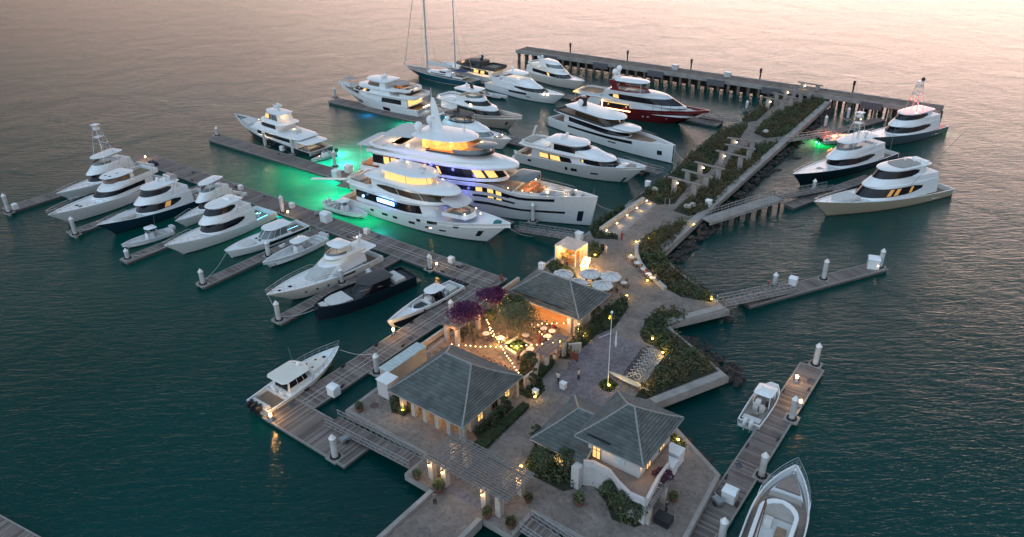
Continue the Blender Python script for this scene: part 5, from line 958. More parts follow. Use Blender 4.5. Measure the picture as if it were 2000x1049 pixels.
for i in range(40): s_ = -51.8+.165*i; q.cyl(s_, 78.35, 3.25+.5*(i % 2)-.5*(i % 3 == 0), 3.5+.5*(i % 2)-.5*(i % 3 == 0), .05, n=5)
q.build('back_bar', mat('bottles', (.45, .28, .12), .3, noise=.5, nscale=12), h, O)
hip_roof(h, O, -55.5, -43.1, 71.8, 80.0, 4.8, 7.6, -51.6, -47.2, 12, .8, seed=2)
for s_ in (-52.5, -50, -47.6, -45.6): p = D(s_, 74.6, 4.2); lamp('bar_light', p, 150, (1, .48, .16), .2)
for s_ in (-50.8, -48.2, -46): p = D(s_, 77.4, 4.0); lamp('bar_light', p, 40, (1, .45, .14), .2)
for s_, t_ in ((-44.9, 71.95), (-43.6, 73.2)): p = D(s_, t_, 4.2); q = thing('wall_lantern', 'glowing lantern on the restaurant corner column'+(' facing the courtyard' if t_ < 72 else ' facing the hedge'), 'lantern', p, AZ); MB().cyl(0, 0, -.16, .12, .10, .12, 8).build('glass', GLOW, q); MB().cyl(0, 0, .12, .22, .15, .03, 8).build('hood', BLACK, q); lamp('lantern_light', (0, -.3, 0), 30, (1, .6, .3), .1, parent=q)
# --- tower house with terrace and side wing
O = (-26, 54, 1.8); h = dthing('house', 'white two storey house with curved terrace wall and stepped slate roofs, lower right', 'building', *O)
terr = [ST(x, y, 4.9) for x, y in ((1140, 903), (1160, 905), (1190, 921), (1208, 944), (1230, 966), (1262, 980), (1286, 934), (1306, 908))]
gf = terr+[(-23.0, 57.4), (-28.9, 57.4), (-29.4, 50.2)]
MB().prism(gf, 1.8, 4.55, 0, 1).build('ground_floor', [WSTUC, mat('terrace_tiles', (.20, .16, .14), .8, noise=.15)], h, O)
pw = MB()
for a, b_ in zip(terr, terr[1:]): pw.bar((*a, 4.8), (*b_, 4.8), .3, .75)
pw.build('terrace_parapet', WSTUC, h, O)
MB().box(-28.9, -23.0, 50.8, 57.5, 4.6, 7.45).build('upper_wall', WSTUC, h, O)
hip_roof(h, O, -29.8, -22.1, 49.5, 58.3, 7.6, 10.3, -26.3, -25.6, 13, .7, seed=3)
hip_roof(h, O, -35.1, -28.4, 49.2, 58.1, 4.65, 7.3, -31.9, -28.6, 12, .7, seed=4)
MB().box(-34.2, -29.0, 50.1, 57.3, 1.8, 4.5).build('wing_wall', WSTUC, h, O)
window(h, O, -27.9, 50.8, 4.7, .85, 2.1, 's', True); window(h, O, -23.0, 52.6, 4.7, .9, 2.1, 't', True, 1); window(h, O, -23.0, 55.6, 5.0, 1.1, 1.5, 't', True, 1); window(h, O, -32, 50.1, 2.0, 1.2, 1.9, 's', True); window(h, O, -30.3, 50.1, 2.2, .7, 1.2, 's', False)
g_ = MB().box(-25.7, -24.7, 50.73, 50.79, 5.3, 6.7).build('shutter', mat('blue_shutter', (.40, .50, .52), .6), h, O)
for s_, t_, z_, nm in ((-26.9, 50.6, 6.7, 'upper wall over the terrace door'), (-22.8, 51.4, 6.2, 'upper end wall beside the tall window'), (-28.9, 48.9, 3.6, 'white pillar at the garden'), (-21.0, 52.2, 3.7, 'pergola post near the white boxes'), (-21.1, 48.9, 3.7, 'nearest pergola post')):
    p = D(s_, t_, z_); q = thing('wall_lantern', 'glowing lantern on the house, '+nm, 'lantern', p, AZ); MB().cyl(0, 0, -.14, .12, .09, .11, 8).build('glass', GLOW, q); MB().cyl(0, 0, .12, .2, .14, .03, 8).build('hood', BLACK, q); lamp('lantern_light', (.1, -.35, 0), 40, (1, .58, .26), .08, parent=q)
MB().box(-29.4, -28.5, 48.4, 50.1, 1.8, 4.6).build('pillar', WSTUC, h, O)
def pergola(name, label, s0, s1, t0, t1, z, posts, ds=.33, dt=.75, z0=1.8, big=(), org=None, pm=STONE, pw_=.26):
    O = ((s0+s1)/2, (t0+t1)/2, z0); r = dthing(name, label, 'pergola', *O)
    q = MB()
    for a, b_ in posts: q.box(a-pw_, a+pw_, b_-pw_, b_+pw_, z0, z-.28).cut()
    q.build('post', pm, r, O); q = MB()
    for a in (big or (t0+.6, t1-.6)): q.box(s0, s1, a-.07, a+.07, z-.28, z-.10).cut()
    q.build('main_beam', PERG, r, O); q = MB(); n = round((s1-s0)/dt)
    for i in range(n+1): a = s0+(s1-s0)*i/n; q.box(a-.05, a+.05, t0-.2, t1+.2, z-.10, z+.03).cut()
    q.build('rafter', PERG, r, O); q = MB(); n = round((t1-t0)/ds)
    for i in range(n+1): a = t0+(t1-t0)*i/n; q.box(s0-.25, s1+.25, a-.04, a+.04, z+.03, z+.12).cut()
    q.build('slat', PERG, r, O); return r
pergola('entry_pergola', 'wide grey slatted pergola on stone piers over the entry road', -42.3, -31.9, 40.6, 45.2, 4.6, [(-41.8, 41.1), (-40.0, 41.1), (-34.8, 41.1), (-33.0, 41.1), (-41.8, 44.6), (-40.0, 44.6), (-34.8, 44.6), (-33.0, 44.6)], .33, .66, pw_=.32)
pergola('courtyard_pergola', 'slatted pergola beside the water with magenta bougainvillea on top', -57.9, -55.4, 61.0, 71.5, 4.4, [(-57.6, 61.6), (-55.7, 61.6), (-57.6, 66), (-55.7, 66), (-57.6, 70.8), (-55.7, 70.8)], .33, 1.2)
pergola('gate_pergola', 'small louvred pergola over the courtyard gate by the lantern', -44.0, -42.5, 63.0, 68.0, 4.3, [(-43.8, 63.5), (-42.7, 63.5), (-43.8, 67.5), (-42.7, 67.5)], .28, .7)
pergola('side_pergola', 'small slatted pergola at the end of the white house', -22.3, -20.6, 48.3, 52.4, 4.15, [(-20.8, 48.7), (-20.8, 52.0)], .33, .4)
for i, (s_, t_, nm) in enumerate(((-41.8, 40.65, 'first pier from the left'), (-40.0, 40.65, 'second pier from the left'), (-34.8, 40.65, 'third pier'), (-41.0, 43.6, 'underside near the left piers'), (-33.0, 44.1, 'rear right pier'))):
    p = D(s_, t_, 3.9); q = thing('pergola_lantern', 'warm lantern on the entry pergola, '+nm, 'lantern', p, AZ); MB().cyl(0, 0, -.16, .14, .09, .12, 8).build('glass', GLOW, q); MB().cyl(0, 0, .14, .22, .16, .03, 8).build('hood', BLACK, q); lamp('lantern_light', (0, -.35, 0), 40, (1, .56, .24), .08, parent=q)
# courtyard walls and details
def wall(name, label, pts, z0, z1, th=.28, m=STUCCO, st=True, cat='wall'):
    q = pts if st else [ST(x, y, z1) for x, y in pts]; cx = sum(a for a, b_ in q)/len(q); cy = sum(b_ for a, b_ in q)/len(q); O = (cx, cy, z0); r = dthing(name, label, cat, *O); b = MB(); c = MB()
    for a, b2 in zip(q, q[1:]): b.bar((*a, (z0+z1)/2), (*b2, (z0+z1)/2), th, z1-z0); c.bar((*a, z1+.04), (*b2, z1+.04), th+.08, .08)
    b.build('wall_body', m, r, O); c.build('coping', STONE, r, O)
wall('garden_wall', 'curved cream wall at the courtyard entrance below the gate pergola', [(-42.6, 58.6), (-42.5, 60.3), (-42.8, 61.6), (-43.4, 62.8)], 1.8, 3.6)
wall('garden_wall', 'low cream wall between the courtyard gate and the hedge', [(-42.4, 68.2), (-41.2, 69.4)], 1.8, 3.2)
wall('quay_wall', 'low parapet between the courtyard and the dock channel', [(-58.9, 57.5), (-59.0, 72.0), (-59.0, 80)], 1.8, 2.45, m=STONE)
wall('bench_wall', 'long pale low wall beside the paved ramp with step lights', [(1173, 446), (1215, 416), (1257, 386)], 1.8, 2.6, .5, STONE, False)
wall('curved_bench', 'curved pale bench wall along the cafe tables and big planting bed', [(1252, 470), (1243, 480), (1243, 495), (1250, 512), (1262, 528), (1280, 545), (1300, 562)], 1.8, 2.3, .5, STONE, False)
q_ = dthing('storage_shed', 'long flat metal topped shed on the quay beside the hall', 'shed', -57.2, 52.8, 1.8); O = (-57.2, 52.8, 1.8); MB().box(-57.9, -56.4, 49.5, 56.2, 1.8, 4.0).build('wall', STUCCO, q_, O); q = MB()
for i in range(12): q.box(-58.0, -56.3, 49.4+.575*i, 49.4+.575*(i+1)-.03, 4.0, 4.12)
q.build('roof_sheet', mat('shed_roof', (.42, .50, .50), .5), q_, O)
q_ = dthing('utility_cabinet', 'tall pale cube cabinet at the corner of the hall', 'cabinet', -55.6, 48.4, 1.8); O = (-55.6, 48.4, 1.8); MB().box(-56.5, -54.7, 47.6, 49.3, 1.8, 4.1).build('body', WSTUC, q_, O); MB().box(-56.6, -54.6, 47.5, 49.4, 4.1, 4.2).build('lid', WHITE, q_, O)
for i, (x, y) in enumerate(((1305, 905), (1318, 885))):
    s_, t_ = ST(x, y, 3); q_ = dthing('plant_unit', ('larger' if i else 'smaller')+' white equipment box beside the end wall of the house', 'cabinet', s_, t_, 1.8); MB().box(-.8, .8, -.7, .7, 0, 1.5+.2*i).build('body', WHITE, q_); MB().box(-.85, .85, -.75, .75, 1.5+.2*i, 1.58+.2*i).build('lid', WHITE, q_)
# --- lit bar pavilion
O = (-56.3, 90.6, 1.8); h = dthing('bar_pavilion', 'glowing cream slatted bar pavilion on the quay near the umbrellas', 'pavilion', *O)
q = MB()
for i in range(18): s_ = -58.2+.222*i; q.box(s_-.09, s_+.09, 88.8, 92.5, 4.55, 4.66)
q.build('roof', mat('pavilion_roof', (.62, .50, .42), .7), h, O); q = MB(); s0, s1, t0, t1 = -58.2, -54.4, 88.9, 92.4
for a, b_ in ((s0, t0), (s1, t0), (s1, t1), (s0, t1)): q.box(a-.07, a+.07, b_-.07, b_+.07, 1.8, 4.5).cut()
q.build('post', WHITE, h, O); q = MB()
for z_ in [2.0+.16*i for i in range(15)]: q.box(s1-.02, s1+.02, t0+1.2, t1-.1, z_, z_+.05); q.box(s0+.1, s1-.1, t1-.02, t1+.02, z_, z_+.09)
q.build('slat_screen', mat('cream_slat', (.70, .58, .38), .7), h, O)
q = MB(); q.box(s0+.1, s0+.2, t0+.1, t1-.1, 1.8, 4.4); q.build('curtain', mat('curtain', (.70, .60, .40), .9), h, O)
q = MB(); q.box(s0+.6, s1-.6, t1-.7, t1-.3, 1.8, 3.2); q.box(s0+1.0, s1-.5, t0+.3, t0+.9, 1.8, 2.9); q.build('bar_counter', ORANGEW, h, O)
q = MB()
for i in range(26): a = s0+.7+(i % 13)*.2; q.cyl(a, t1-.5 if i < 13 else t0+.6, (3.2 if i < 13 else 2.9), (3.5 if i < 13 else 3.25), .06, n=6)
q.build('bottles', mat('bottles', (.45, .28, .12), .3, noise=.5, nscale=12), h, O)
for a, b_, z_, p_ in ((-57.3, 90, 4.2, 130), (-55.3, 91.3, 4.2, 130), (-56.3, 89.5, 3.6, 60)): lamp('pavilion_light', D(a, b_, z_), p_*2.4, (1, .62, .24), .2)
h = dthing('bar_counter', 'brightly glowing service counter just outside the bar pavilion', 'counter', -52.9, 89.5, 1.8, rz=R_(20)); MB().box(-.45, .45, -1.5, 1.5, 0, 1.05).build('front', mat('counter_front', (1, .7, .35), .5, emit=(1, .5, .14), estr=2.5, noise=0), h); MB().box(-.55, .55, -1.6, 1.6, 1.05, 1.12).build('top', mat('counter_top', (1, .8, .5), .4, emit=(1, .68, .3), estr=3.5, noise=0), h)
lamp('counter_light', D(-52.0, 89.0, 3.0), 900, (1, .58, .2), .25); lamp('counter_light', D(-51.5, 86.6, 3.0), 420, (1, .58, .2), .25); lamp('counter_light', D(-53.6, 86.4, 3), 200, (1, .58, .2), .25)
# --- portal frames along the causeway path
BEAM = [((1306, 344), (1369, 361)), ((1332, 330), (1392, 346)), ((1357, 315), (1416, 330)), ((1399, 293), (1459, 307)), ((1416, 281), (1476, 291)), ((1421, 268), (1482, 276)),
        ((1492, 189), (1539, 199)), ((1509, 180), (1556, 191)), ((1527, 171), (1575, 183)), ((1544, 167), (1592, 175)), ((1559, 159), (1607, 167))]
ORDN = ['nearest', 'second nearest', 'third', 'fourth', 'fifth', 'sixth, beside the path fork', 'seventh, first of the far cluster', 'eighth', 'ninth', 'tenth', 'farthest, at the pier']
for i, (a, b_) in enumerate(BEAM):
    A, B_ = ST(*a, 5.0), ST(*b_, 5.0); cs, ct = (A[0]+B_[0])/2, (A[1]+B_[1])/2; dx, dy = B_[0]-A[0], B_[1]-A[1]; L = math.hypot(dx, dy); L = min(L, 7.6)
    r = dthing('portal_frame', 'concrete portal frame over the causeway path, '+ORDN[i], 'frame', cs, ct, 1.8, 'concrete portal frames', rz=math.atan2(dy, dx))
    MB().box(-L/2, L/2, -.3, .3, 3.0, 3.2).build('beam', mat('frame_beam', (.20, .18, .165), .85, noise=.2), r)
    MB().box(-L*.37, -L*.37+1.0, -.2, .2, 0, 3.0).cut().box(L*.24, L*.24+1.0, -.2, .2, 0, 3.0).build('pier', CONC, r)
    if i in (0, 2, 3, 5, 6, 8, 10): MB().ball(-L*.37+1.25, -.1, 2.35, .14, n=8, m=5).build('lamp_globe', GLOWW, r); lamp('frame_light', (-L*.37+1.3, -.45, 2.3), 40, (1, .72, .4), .1, parent=r)
# --- gangways and the bridge
def gangway(label, A, B_, wd=1.5, h=1.05, n=12, name='gangway', deck=PLX, both=True, truss=True, cat='gangway'):
    A, B_ = Vector(A), Vector(B_); m = (A+B_)/2; d = B_-A; L = math.hypot(d.x, d.y); r = thing(name, label, cat, m, math.atan2(d.y, d.x)); sl = d.z/L
    Z = lambda x: x*sl
    b = MB(); b.add([(x, y, Z(x)+z) for x in (-L/2, L/2) for y in (-wd/2, wd/2) for z in (-.15, 0)], [(1, 5, 7, 3), (0, 2, 6, 4), (0, 4, 5, 1), (2, 3, 7, 6), (0, 1, 3, 2), (4, 6, 7, 5)]); b.build('walkway', deck, r)
    for sg in (-1, 1):
        q = MB(); y = sg*wd/2
        for z_ in (.0, h*.5, h): q.bar((-L/2, y, Z(-L/2)+z_), (L/2, y, Z(L/2)+z_), .06, .07 if z_ != h else .09)
        for i in range(n+1):
            x = -L/2+L*i/n; q.bar((x, y, Z(x)), (x, y, Z(x)+h), .05, .05)
            if truss and i < n: x2 = x+L/n; q.bar((x, y, Z(x)+h), (x2, y, Z(x2)), .04, .04)
        q.build('railing', ALU, r)
    return r
gangway('long aluminium gangway at lower left, from the dock head to the entry pergola', P(648, 822, .75), P(812, 905, 1.85), 1.9, n=14)
gangway('aluminium gangway at the bottom edge, leaving the platform toward the viewer', D(-30.3, 41.6, 1.85), D(-20.5, 41.6, .75), 1.9)
gangway('aluminium gangway between the bows of the two largest yachts', P(1010, 447, .8), P(1128, 465, 1.85), 1.8)
gangway('short gangway off the bow of the grey white pilothouse yacht', P(1225, 322, .8), P(1290, 338, 1.85), 1.6, n=8)
gangway('short gangway off the bow of the red yacht', P(1368, 228, .8), P(1440, 236, 1.85), 1.6, n=8)
gangway('gangway to the lone right dock', P(1546, 565, .7), P(1408, 594, 1.85), 1.7, n=14)
gangway('gangway beside the red lit boat', P(1625, 262, .8), P(1535, 275, 2.1), 1.6, n=10)
r = gangway('raised concrete footbridge on dark piles leading to the right hand boats', P(1378, 430, 1.95), P(1520, 385, 1.95), 2.4, n=22, name='footbridge', deck=CONC, truss=False, cat='bridge')
L_ = (P(1520, 385, 1.95)-P(1378, 430, 1.95)).length; q = MB()
for i in range(7):
    for y in (-.9, .9): x = -L_/2+1+(L_-1.5)*i/6; q.cyl(x, y, -4, -.15, .22, n=8).cut()
q.build('bridge_pile', ROCK, r); q = MB(); q.box(-L_/2, L_/2, -1.25, -1.0, -.55, -.12).cut().box(-L_/2, L_/2, 1.0, 1.25, -.55, -.12); q.build('edge_beam', CONC, r)
gangway('aluminium gangway continuing the footbridge down to the dock', P(1520, 385, 1.95), P(1620, 368, .8), 1.6, n=10)

for nm, sa_, sb_, t0_, t1_, ze_, zr_, k_ in (('restaurant', -54.2, -45.6, 71.8, 80.0, 4.8, 7.6, .13), ('house', -28.6, -26.0, 49.5, 58.3, 7.6, 10.3, .12)):
    tt = t0_+(t1_-t0_)/2*k_; zz_ = ze_+(zr_-ze_)*(.8*k_+.2*k_*k_)+.14; hh = bpy.data.objects[nm]; L0 = {'restaurant': (-49.3, 76, 1.8), 'house': (-26, 54, 1.8)}[nm]
    MB().box(sa_, sb_, tt-.07, tt+.07, zz_-.06, zz_+.05).build('snow_guard', BLACK, hh, L0)
for nm, q_, z_ in (('hall', [(-53.3, 46.3), (-42.0, 46.3), (-42.0, 57.5), (-53.3, 57.5)], 4.72), ('restaurant', [(-55.5, 71.8), (-43.1, 71.8), (-43.1, 80.0), (-55.5, 80.0)], 4.72), ('house', [(-29.8, 49.5), (-22.1, 49.5), (-22.1, 58.3), (-29.8, 58.3)], 7.52)):
    b = MB(); L0 = {'hall': (-47.5, 52, 1.8), 'restaurant': (-49.3, 76, 1.8), 'house': (-26, 54, 1.8)}[nm]
    for a, c in zip(q_, q_[1:]+q_[:1]): b.bar((*a, z_), (*c, z_), .14, .12)
    b.build('gutter', mat('gutter_metal', (.30, .30, .29), .5), bpy.data.objects[nm], L0)
# ------------------------------------------------------------------ planting
def inpoly(x, y, poly):
    c = False; n = len(poly)
    for i in range(n):
        x1, y1 = poly[i]; x2, y2 = poly[i-1]
        if (y1 > y) != (y2 > y) and x < (x2-x1)*(y-y1)/(y2-y1)+x1: c = not c
    return c
def leafball(m, x, y, z, r, rz, n, rg, ls=.16, hole=.0, mi=0):
    for _ in range(n):
        u = rg.uniform(-.5, 1); th = rg.uniform(0, 6.2832); q = math.sqrt(max(0, 1-u*u)); k = rg.uniform(.62, 1.08)
        p = Vector((x+r*k*q*math.cos(th), y+r*k*q*math.sin(th), z+rz*k*u))
        a = Vector((rg.gauss(0, 1), rg.gauss(0, 1), rg.gauss(0, .7))).normalized(); b = a.orthogonal().normalized(); s = ls*rg.uniform(.6, 1.3)
        m.add([p-a*s, p-b*s*.45, p+a*s, p+b*s*.45], [(0, 1, 2, 3)], mi)
def bed(label, pts, z=1.8, h=(.4, .9), dens=.75, leaf=(LEAFM, LEAFD), seed=1, st=False, ls=.19, name='ground_cover', rr=(.4, .8), n=24, soil=True):
    q = pts if st else [ST(x, y, z) for x, y in pts]; rg = random.Random(seed); xs = [a for a, b_ in q]; ys = [b_ for a, b_ in q]
    if soil: sheet('planting_soil', q, z+.012, mat('leafy_soil', (.022, .026, .014), .95, noise=.4), True)
    A = (max(xs)-min(xs))*(max(ys)-min(ys)); m = MB(); mi = len(leaf)
    import mathutils
    for _ in range(int(A*dens*2.6)):
        x, y = rg.uniform(min(xs), max(xs)), rg.uniform(min(ys), max(ys)); r = rg.uniform(*rr)*(1.35 if rg.random() < .12 else 1)*(.7 if rg.random() < .4 else 1)
        if not inpoly(x, y, q) or not all(inpoly(x+dx*r*.6, y+dy*r*.6, q) for dx, dy in ((1, 0), (-1, 0), (0, 1), (0, -1))): continue
        pn = mathutils.noise.noise(Vector((x*.16, y*.16, seed*3.1))); hh = (h[0]+(h[1]-h[0])*rg.random())*(1+.6*pn)*1.15
        k = 0 if mi == 1 else min(mi-1, max(0, int((pn+.35+rg.uniform(-.18, .18))*mi/.7)))
        leafball(m, x, y, z+hh*.25, r, hh, n, rg, ls, mi=k)
    o = m.build(name, list(leaf), None); o.rotation_euler = (0, 0, AZ); return tag(o, label, 'ground cover', kind='stuff')
def hedge(label, pts, z, h, st=False, seed=1, leaf=LEAFD):
    q = pts if st else [ST(x, y, z) for x, y in pts]; rg = random.Random(seed); m = MB(); n = len(q)
    if sum(q[i][0]*q[(i+1) % n][1]-q[(i+1) % n][0]*q[i][1] for i in range(n)) < 0: q = q[::-1]
    xs = [a for a, b_ in q]; ys = [b_ for a, b_ in q]; A = (max(xs)-min(xs))*(max(ys)-min(ys))
    for _ in range(int(A*150)):
        x, y = rg.uniform(min(xs), max(xs)), rg.uniform(min(ys), max(ys))
        if not inpoly(x, y, q): continue
        s = rg.uniform(.05, .11); a = Vector((rg.gauss(0, 1), rg.gauss(0, 1), rg.gauss(0, .5))).normalized(); b_ = a.orthogonal().normalized(); p = Vector((x, y, z+h+rg.uniform(-.08, .06))); m.add([p-a*s, p-b_*s*.6, p+a*s, p+b_*s*.6], [(0, 1, 2, 3)])
    for i in range(n):
        a, b2 = Vector(q[i]), Vector(q[(i+1) % n]); L = (b2-a).length
        for _ in range(int(L*h*130)):
            k = rg.random(); p2 = a.lerp(b2, k); p = Vector((p2.x+rg.uniform(-.05, .05), p2.y+rg.uniform(-.05, .05), z+h*rg.random())); s = rg.uniform(.05, .11); c = Vector((rg.gauss(0, 1), rg.gauss(0, 1), rg.gauss(0, 1))).normalized(); d = c.orthogonal().normalized(); m.add([p-c*s, p-d*s*.6, p+c*s, p+d*s*.6], [(0, 1, 2, 3)])
    m.prism(inset(q, .08), z, z+h-.08)
    cs, ct = sum(xs)/n, sum(ys)/n; r = dthing('hedge', label, 'hedge', cs, ct, z); m.build('foliage', leaf, r, (cs, ct, z)); return r
def tree(name, label, s, t, h, cr, leaf=LEAFM, z=1.8, trunk=.4, seed=1, n=900, clumps=14, ls=.16, cat='tree', flat=.7, group=None, conic=False):
    rg = random.Random(seed); r = dthing(name, label, cat, s, t, z, group); b = MB(); c = MB(); th = h*trunk
    b.tube([(0, 0, -.1), (.08, .03, th*.5), (0, .1, th), (0, 0, h*.8)], [.14+.02*h, .12, .09, .03], 7)
    for i in range(clumps):
        a = i*2.4+rg.uniform(-.4, .4); k = math.sqrt((i+.5)/clumps); zz = th+(h-th)*rg.uniform(.15, .85); R = cr*(k*(1.15-(zz-th)/(h-th)) if conic else k*.72)
        x, y = R*math.cos(a), R*math.sin(a)
        if not conic: zz = th+(h-th)*(.35+.6*math.sqrt(max(0, 1-k*k))*rg.uniform(.7, 1.05))
        rr = cr*rg.uniform(.28, .46)*(.6 if conic else 1); leafball(c, x, y, zz-.1, rr, rr*flat, n//clumps, rg, ls)
        if i % 2 == 0: b.tube([(0, .05, th*.9), (x*.5, y*.5, (th+zz)/2), (x*.85, y*.85, zz)], [.07, .045, .02], 5)
    b.build('trunk', BARK, r, smooth=True); c.build('crown', leaf, r); return r
ML = (LEAFD, LEAFM, LEAFO)
bed('dark bushes filling the big curved bed beside the cafe tables', [(1248, 478), (1262, 458), (1300, 442), (1345, 434), (1350, 441), (1297, 498), (1303, 513), (1322, 530), (1386, 578), (1392, 591), (1330, 580), (1282, 553), (1252, 513)], h=(.6, 1.4), leaf=ML, seed=11, dens=1.1)
bed('dark clipped bushes by the foot of the ramp', [(1150, 448), (1163, 432), (1215, 402), (1222, 408), (1172, 445), (1180, 460), (1208, 458), (1205, 468), (1160, 466)], h=(.4, .8), leaf=(LEAFD,), seed=12, dens=1.6, rr=(.3, .5))
bed('ground cover on the left of the causeway, lower half', [(1222, 400), (1305, 343), (1345, 306), (1396, 262), (1432, 248), (1462, 244), (1440, 278), (1410, 300), (1385, 335), (1345, 362), (1318, 398), (1285, 400), (1255, 384)], h=(.5, 1.1), leaf=ML, seed=13, dens=.9)
bed('bushes and dry grass between the path and the footbridge', [(1315, 412), (1342, 388), (1365, 370), (1410, 335), (1432, 300), (1460, 287), (1528, 275), (1380, 416), (1345, 422)], h=(.5, 1.1), leaf=(LEAFM, LEAFD, LEAFO), seed=14, dens=.9)
bed('mixed shrubs on the upper right of the causeway', [(1472, 260), (1490, 238), (1528, 213), (1580, 192), (1612, 180), (1628, 186), (1543, 265), (1495, 270)], h=(.5, 1.1), leaf=(LEAFO, LEAFM, LEAFD), seed=15, dens=.9)
bed('shrubs on the upper left of the causeway', [(1448, 232), (1500, 198), (1522, 182), (1538, 184), (1500, 216), (1478, 236), (1452, 240)], h=(.4, .9), leaf=(LEAFM, LEAFO), seed=16, dens=1.0)
bed('brown green bushes on the triangular headland beside the bicycles', [(1250, 655), (1262, 622), (1285, 608), (1318, 604), (1350, 620), (1300, 640), (1322, 654), (1402, 724), (1262, 780), (1240, 775), (1262, 745), (1298, 695), (1285, 680), (1258, 668)], h=(.5, 1.2), leaf=(LEAFD, LEAFM, LEAFO, LEAFO), seed=17, dens=1.1)
bed('dark shrubs along the restaurant side hedge', [(1188, 600), (1222, 577), (1228, 600), (1200, 640), (1165, 655), (1112, 703), (1090, 700), (1105, 675), (1135, 655), (1155, 630)], h=(.5, 1.2), leaf=(LEAFD, LEAFM), seed=18, dens=1.5)
bed('low green planting around the bar pavilion', [(1150, 478), (1168, 475), (1178, 490), (1168, 505), (1150, 503)], h=(.5, .9), leaf=(LEAFM,), seed=19, dens=2.0)
bed('small square lawn with uplights around the flagpole', [(1168, 748), (1190, 737), (1208, 750), (1194, 766), (1176, 762)], h=(.15, .3), leaf=(GRASS,), seed=20, dens=7, rr=(.2, .35), ls=.09)
bed('planter lawn under the courtyard tree', [(984, 676), (1012, 662), (1036, 675), (1014, 693)], h=(.15, .3), leaf=(GRASS,), seed=21, dens=7, rr=(.2, .35), ls=.09, z=2.1)
bed('dark garden in front of the white house', [(1045, 870), (1075, 880), (1135, 905), (1140, 950), (1100, 960), (1040, 930), (1025, 905)], h=(.4, 1.2), leaf=(LEAFD, LEAFD, LEAFM), seed=22, dens=1.5)
bed('dark garden under the curved terrace wall', [(1152, 920), (1185, 935), (1222, 975), (1255, 1000), (1268, 1020), (1240, 1030), (1195, 1015), (1185, 985), (1172, 965), (1155, 945)], h=(.5, 1.5), leaf=(LEAFD, LEAFD, LEAFM), seed=23, dens=1.8)
bed('small planted wedge with a lamp beside the house', [(1305, 845), (1322, 850), (1341, 876), (1318, 874)], h=(.2, .4), leaf=(LEAFM,), seed=24, dens=3, rr=(.25, .4))
bed('planting at the left corner of the hall', [(760, 778), (785, 780), (803, 803), (790, 812), (765, 806)], h=(.3, .6), leaf=(LEAFD,), seed=25, dens=2.5, rr=(.3, .45))
bed('round planting beside the court and hall', [(1018, 700), (1040, 708), (1058, 742), (1065, 762), (1050, 778), (1030, 778), (1016, 770), (1012, 735)], h=(.3, .8), leaf=(LEAFD, LEAFM), seed=26, dens=1.8)
bed('shrubs beside the umbrellas and bar', [(1066, 520), (1083, 508), (1118, 528), (1128, 545), (1105, 545), (1080, 535)], h=(.3, .7), leaf=(LEAFM,), seed=27, dens=2, rr=(.3, .5))
hedge('long clipped hedge strip beside the hall along the paved walk', [(925, 872), (1022, 791), (1033, 797), (950, 878)], 1.8, .55, seed=31); bed('shrubs between the hedge strip and the hall', [(925, 845), (985, 795), (1005, 795), (935, 860)], h=(.5, 1.3), leaf=(LEAFD,), seed=32, dens=1.8)
hedge('low hedge beside the curved courtyard entrance', [(1048, 730), (1078, 702), (1083, 712), (1056, 742)], 1.8, .9, seed=33); hedge('small clipped hedge by the umbrellas', [(1155, 545), (1178, 540), (1184, 547), (1160, 555)], 1.8, .5, seed=34)
tree('courtyard_tree', 'big airy tree lit gold from below in the courtyard planter', -49.2, 66.4, 5.4, 3.3, LEAFS, trunk=.25, seed=41, n=4200, clumps=36, ls=.13); lamp('tree_uplight', D(-48.2, 64.6, 2.6), 500, (1, .68, .18), .15); lamp('tree_uplight', D(-50.6, 64.9, 2.8), 350, (1, .68, .18), .15)
tree('bamboo_clump', 'dark leafy clump behind the lit courtyard tree', -52.2, 69.6, 4.6, 2.3, LEAFM, trunk=.2, seed=42, n=2300, clumps=22); tree('bamboo_clump', 'dark shrub beside the bougainvillea pergola post', -54.6, 67.0, 3.2, 1.0, LEAFM, trunk=.15, seed=43, n=700, clumps=9)
tree('bougainvillea', 'magenta bougainvillea crown on the upper end of the pergola', -56.0, 69.6, 4.3, 2.3, MAGENTA, trunk=.62, seed=44, n=2600, clumps=22, cat='flowering plant', flat=.5); tree('bougainvillea', 'magenta bougainvillea crown on the lower end of the pergola', -56.3, 64.2, 4.2, 2.7, MAGENTA, trunk=.65, seed=45, n=2900, clumps=24, cat='flowering plant', flat=.45)
tree('bougainvillea', 'small dark magenta vine over the pergola at the white house', -21.5, 52.6, 3.4, 1.2, mat('dark_magenta', (.07, .015, .045), .7, noise=.5, nscale=4), trunk=.5, seed=46, n=700, clumps=9, cat='flowering plant', flat=.4)
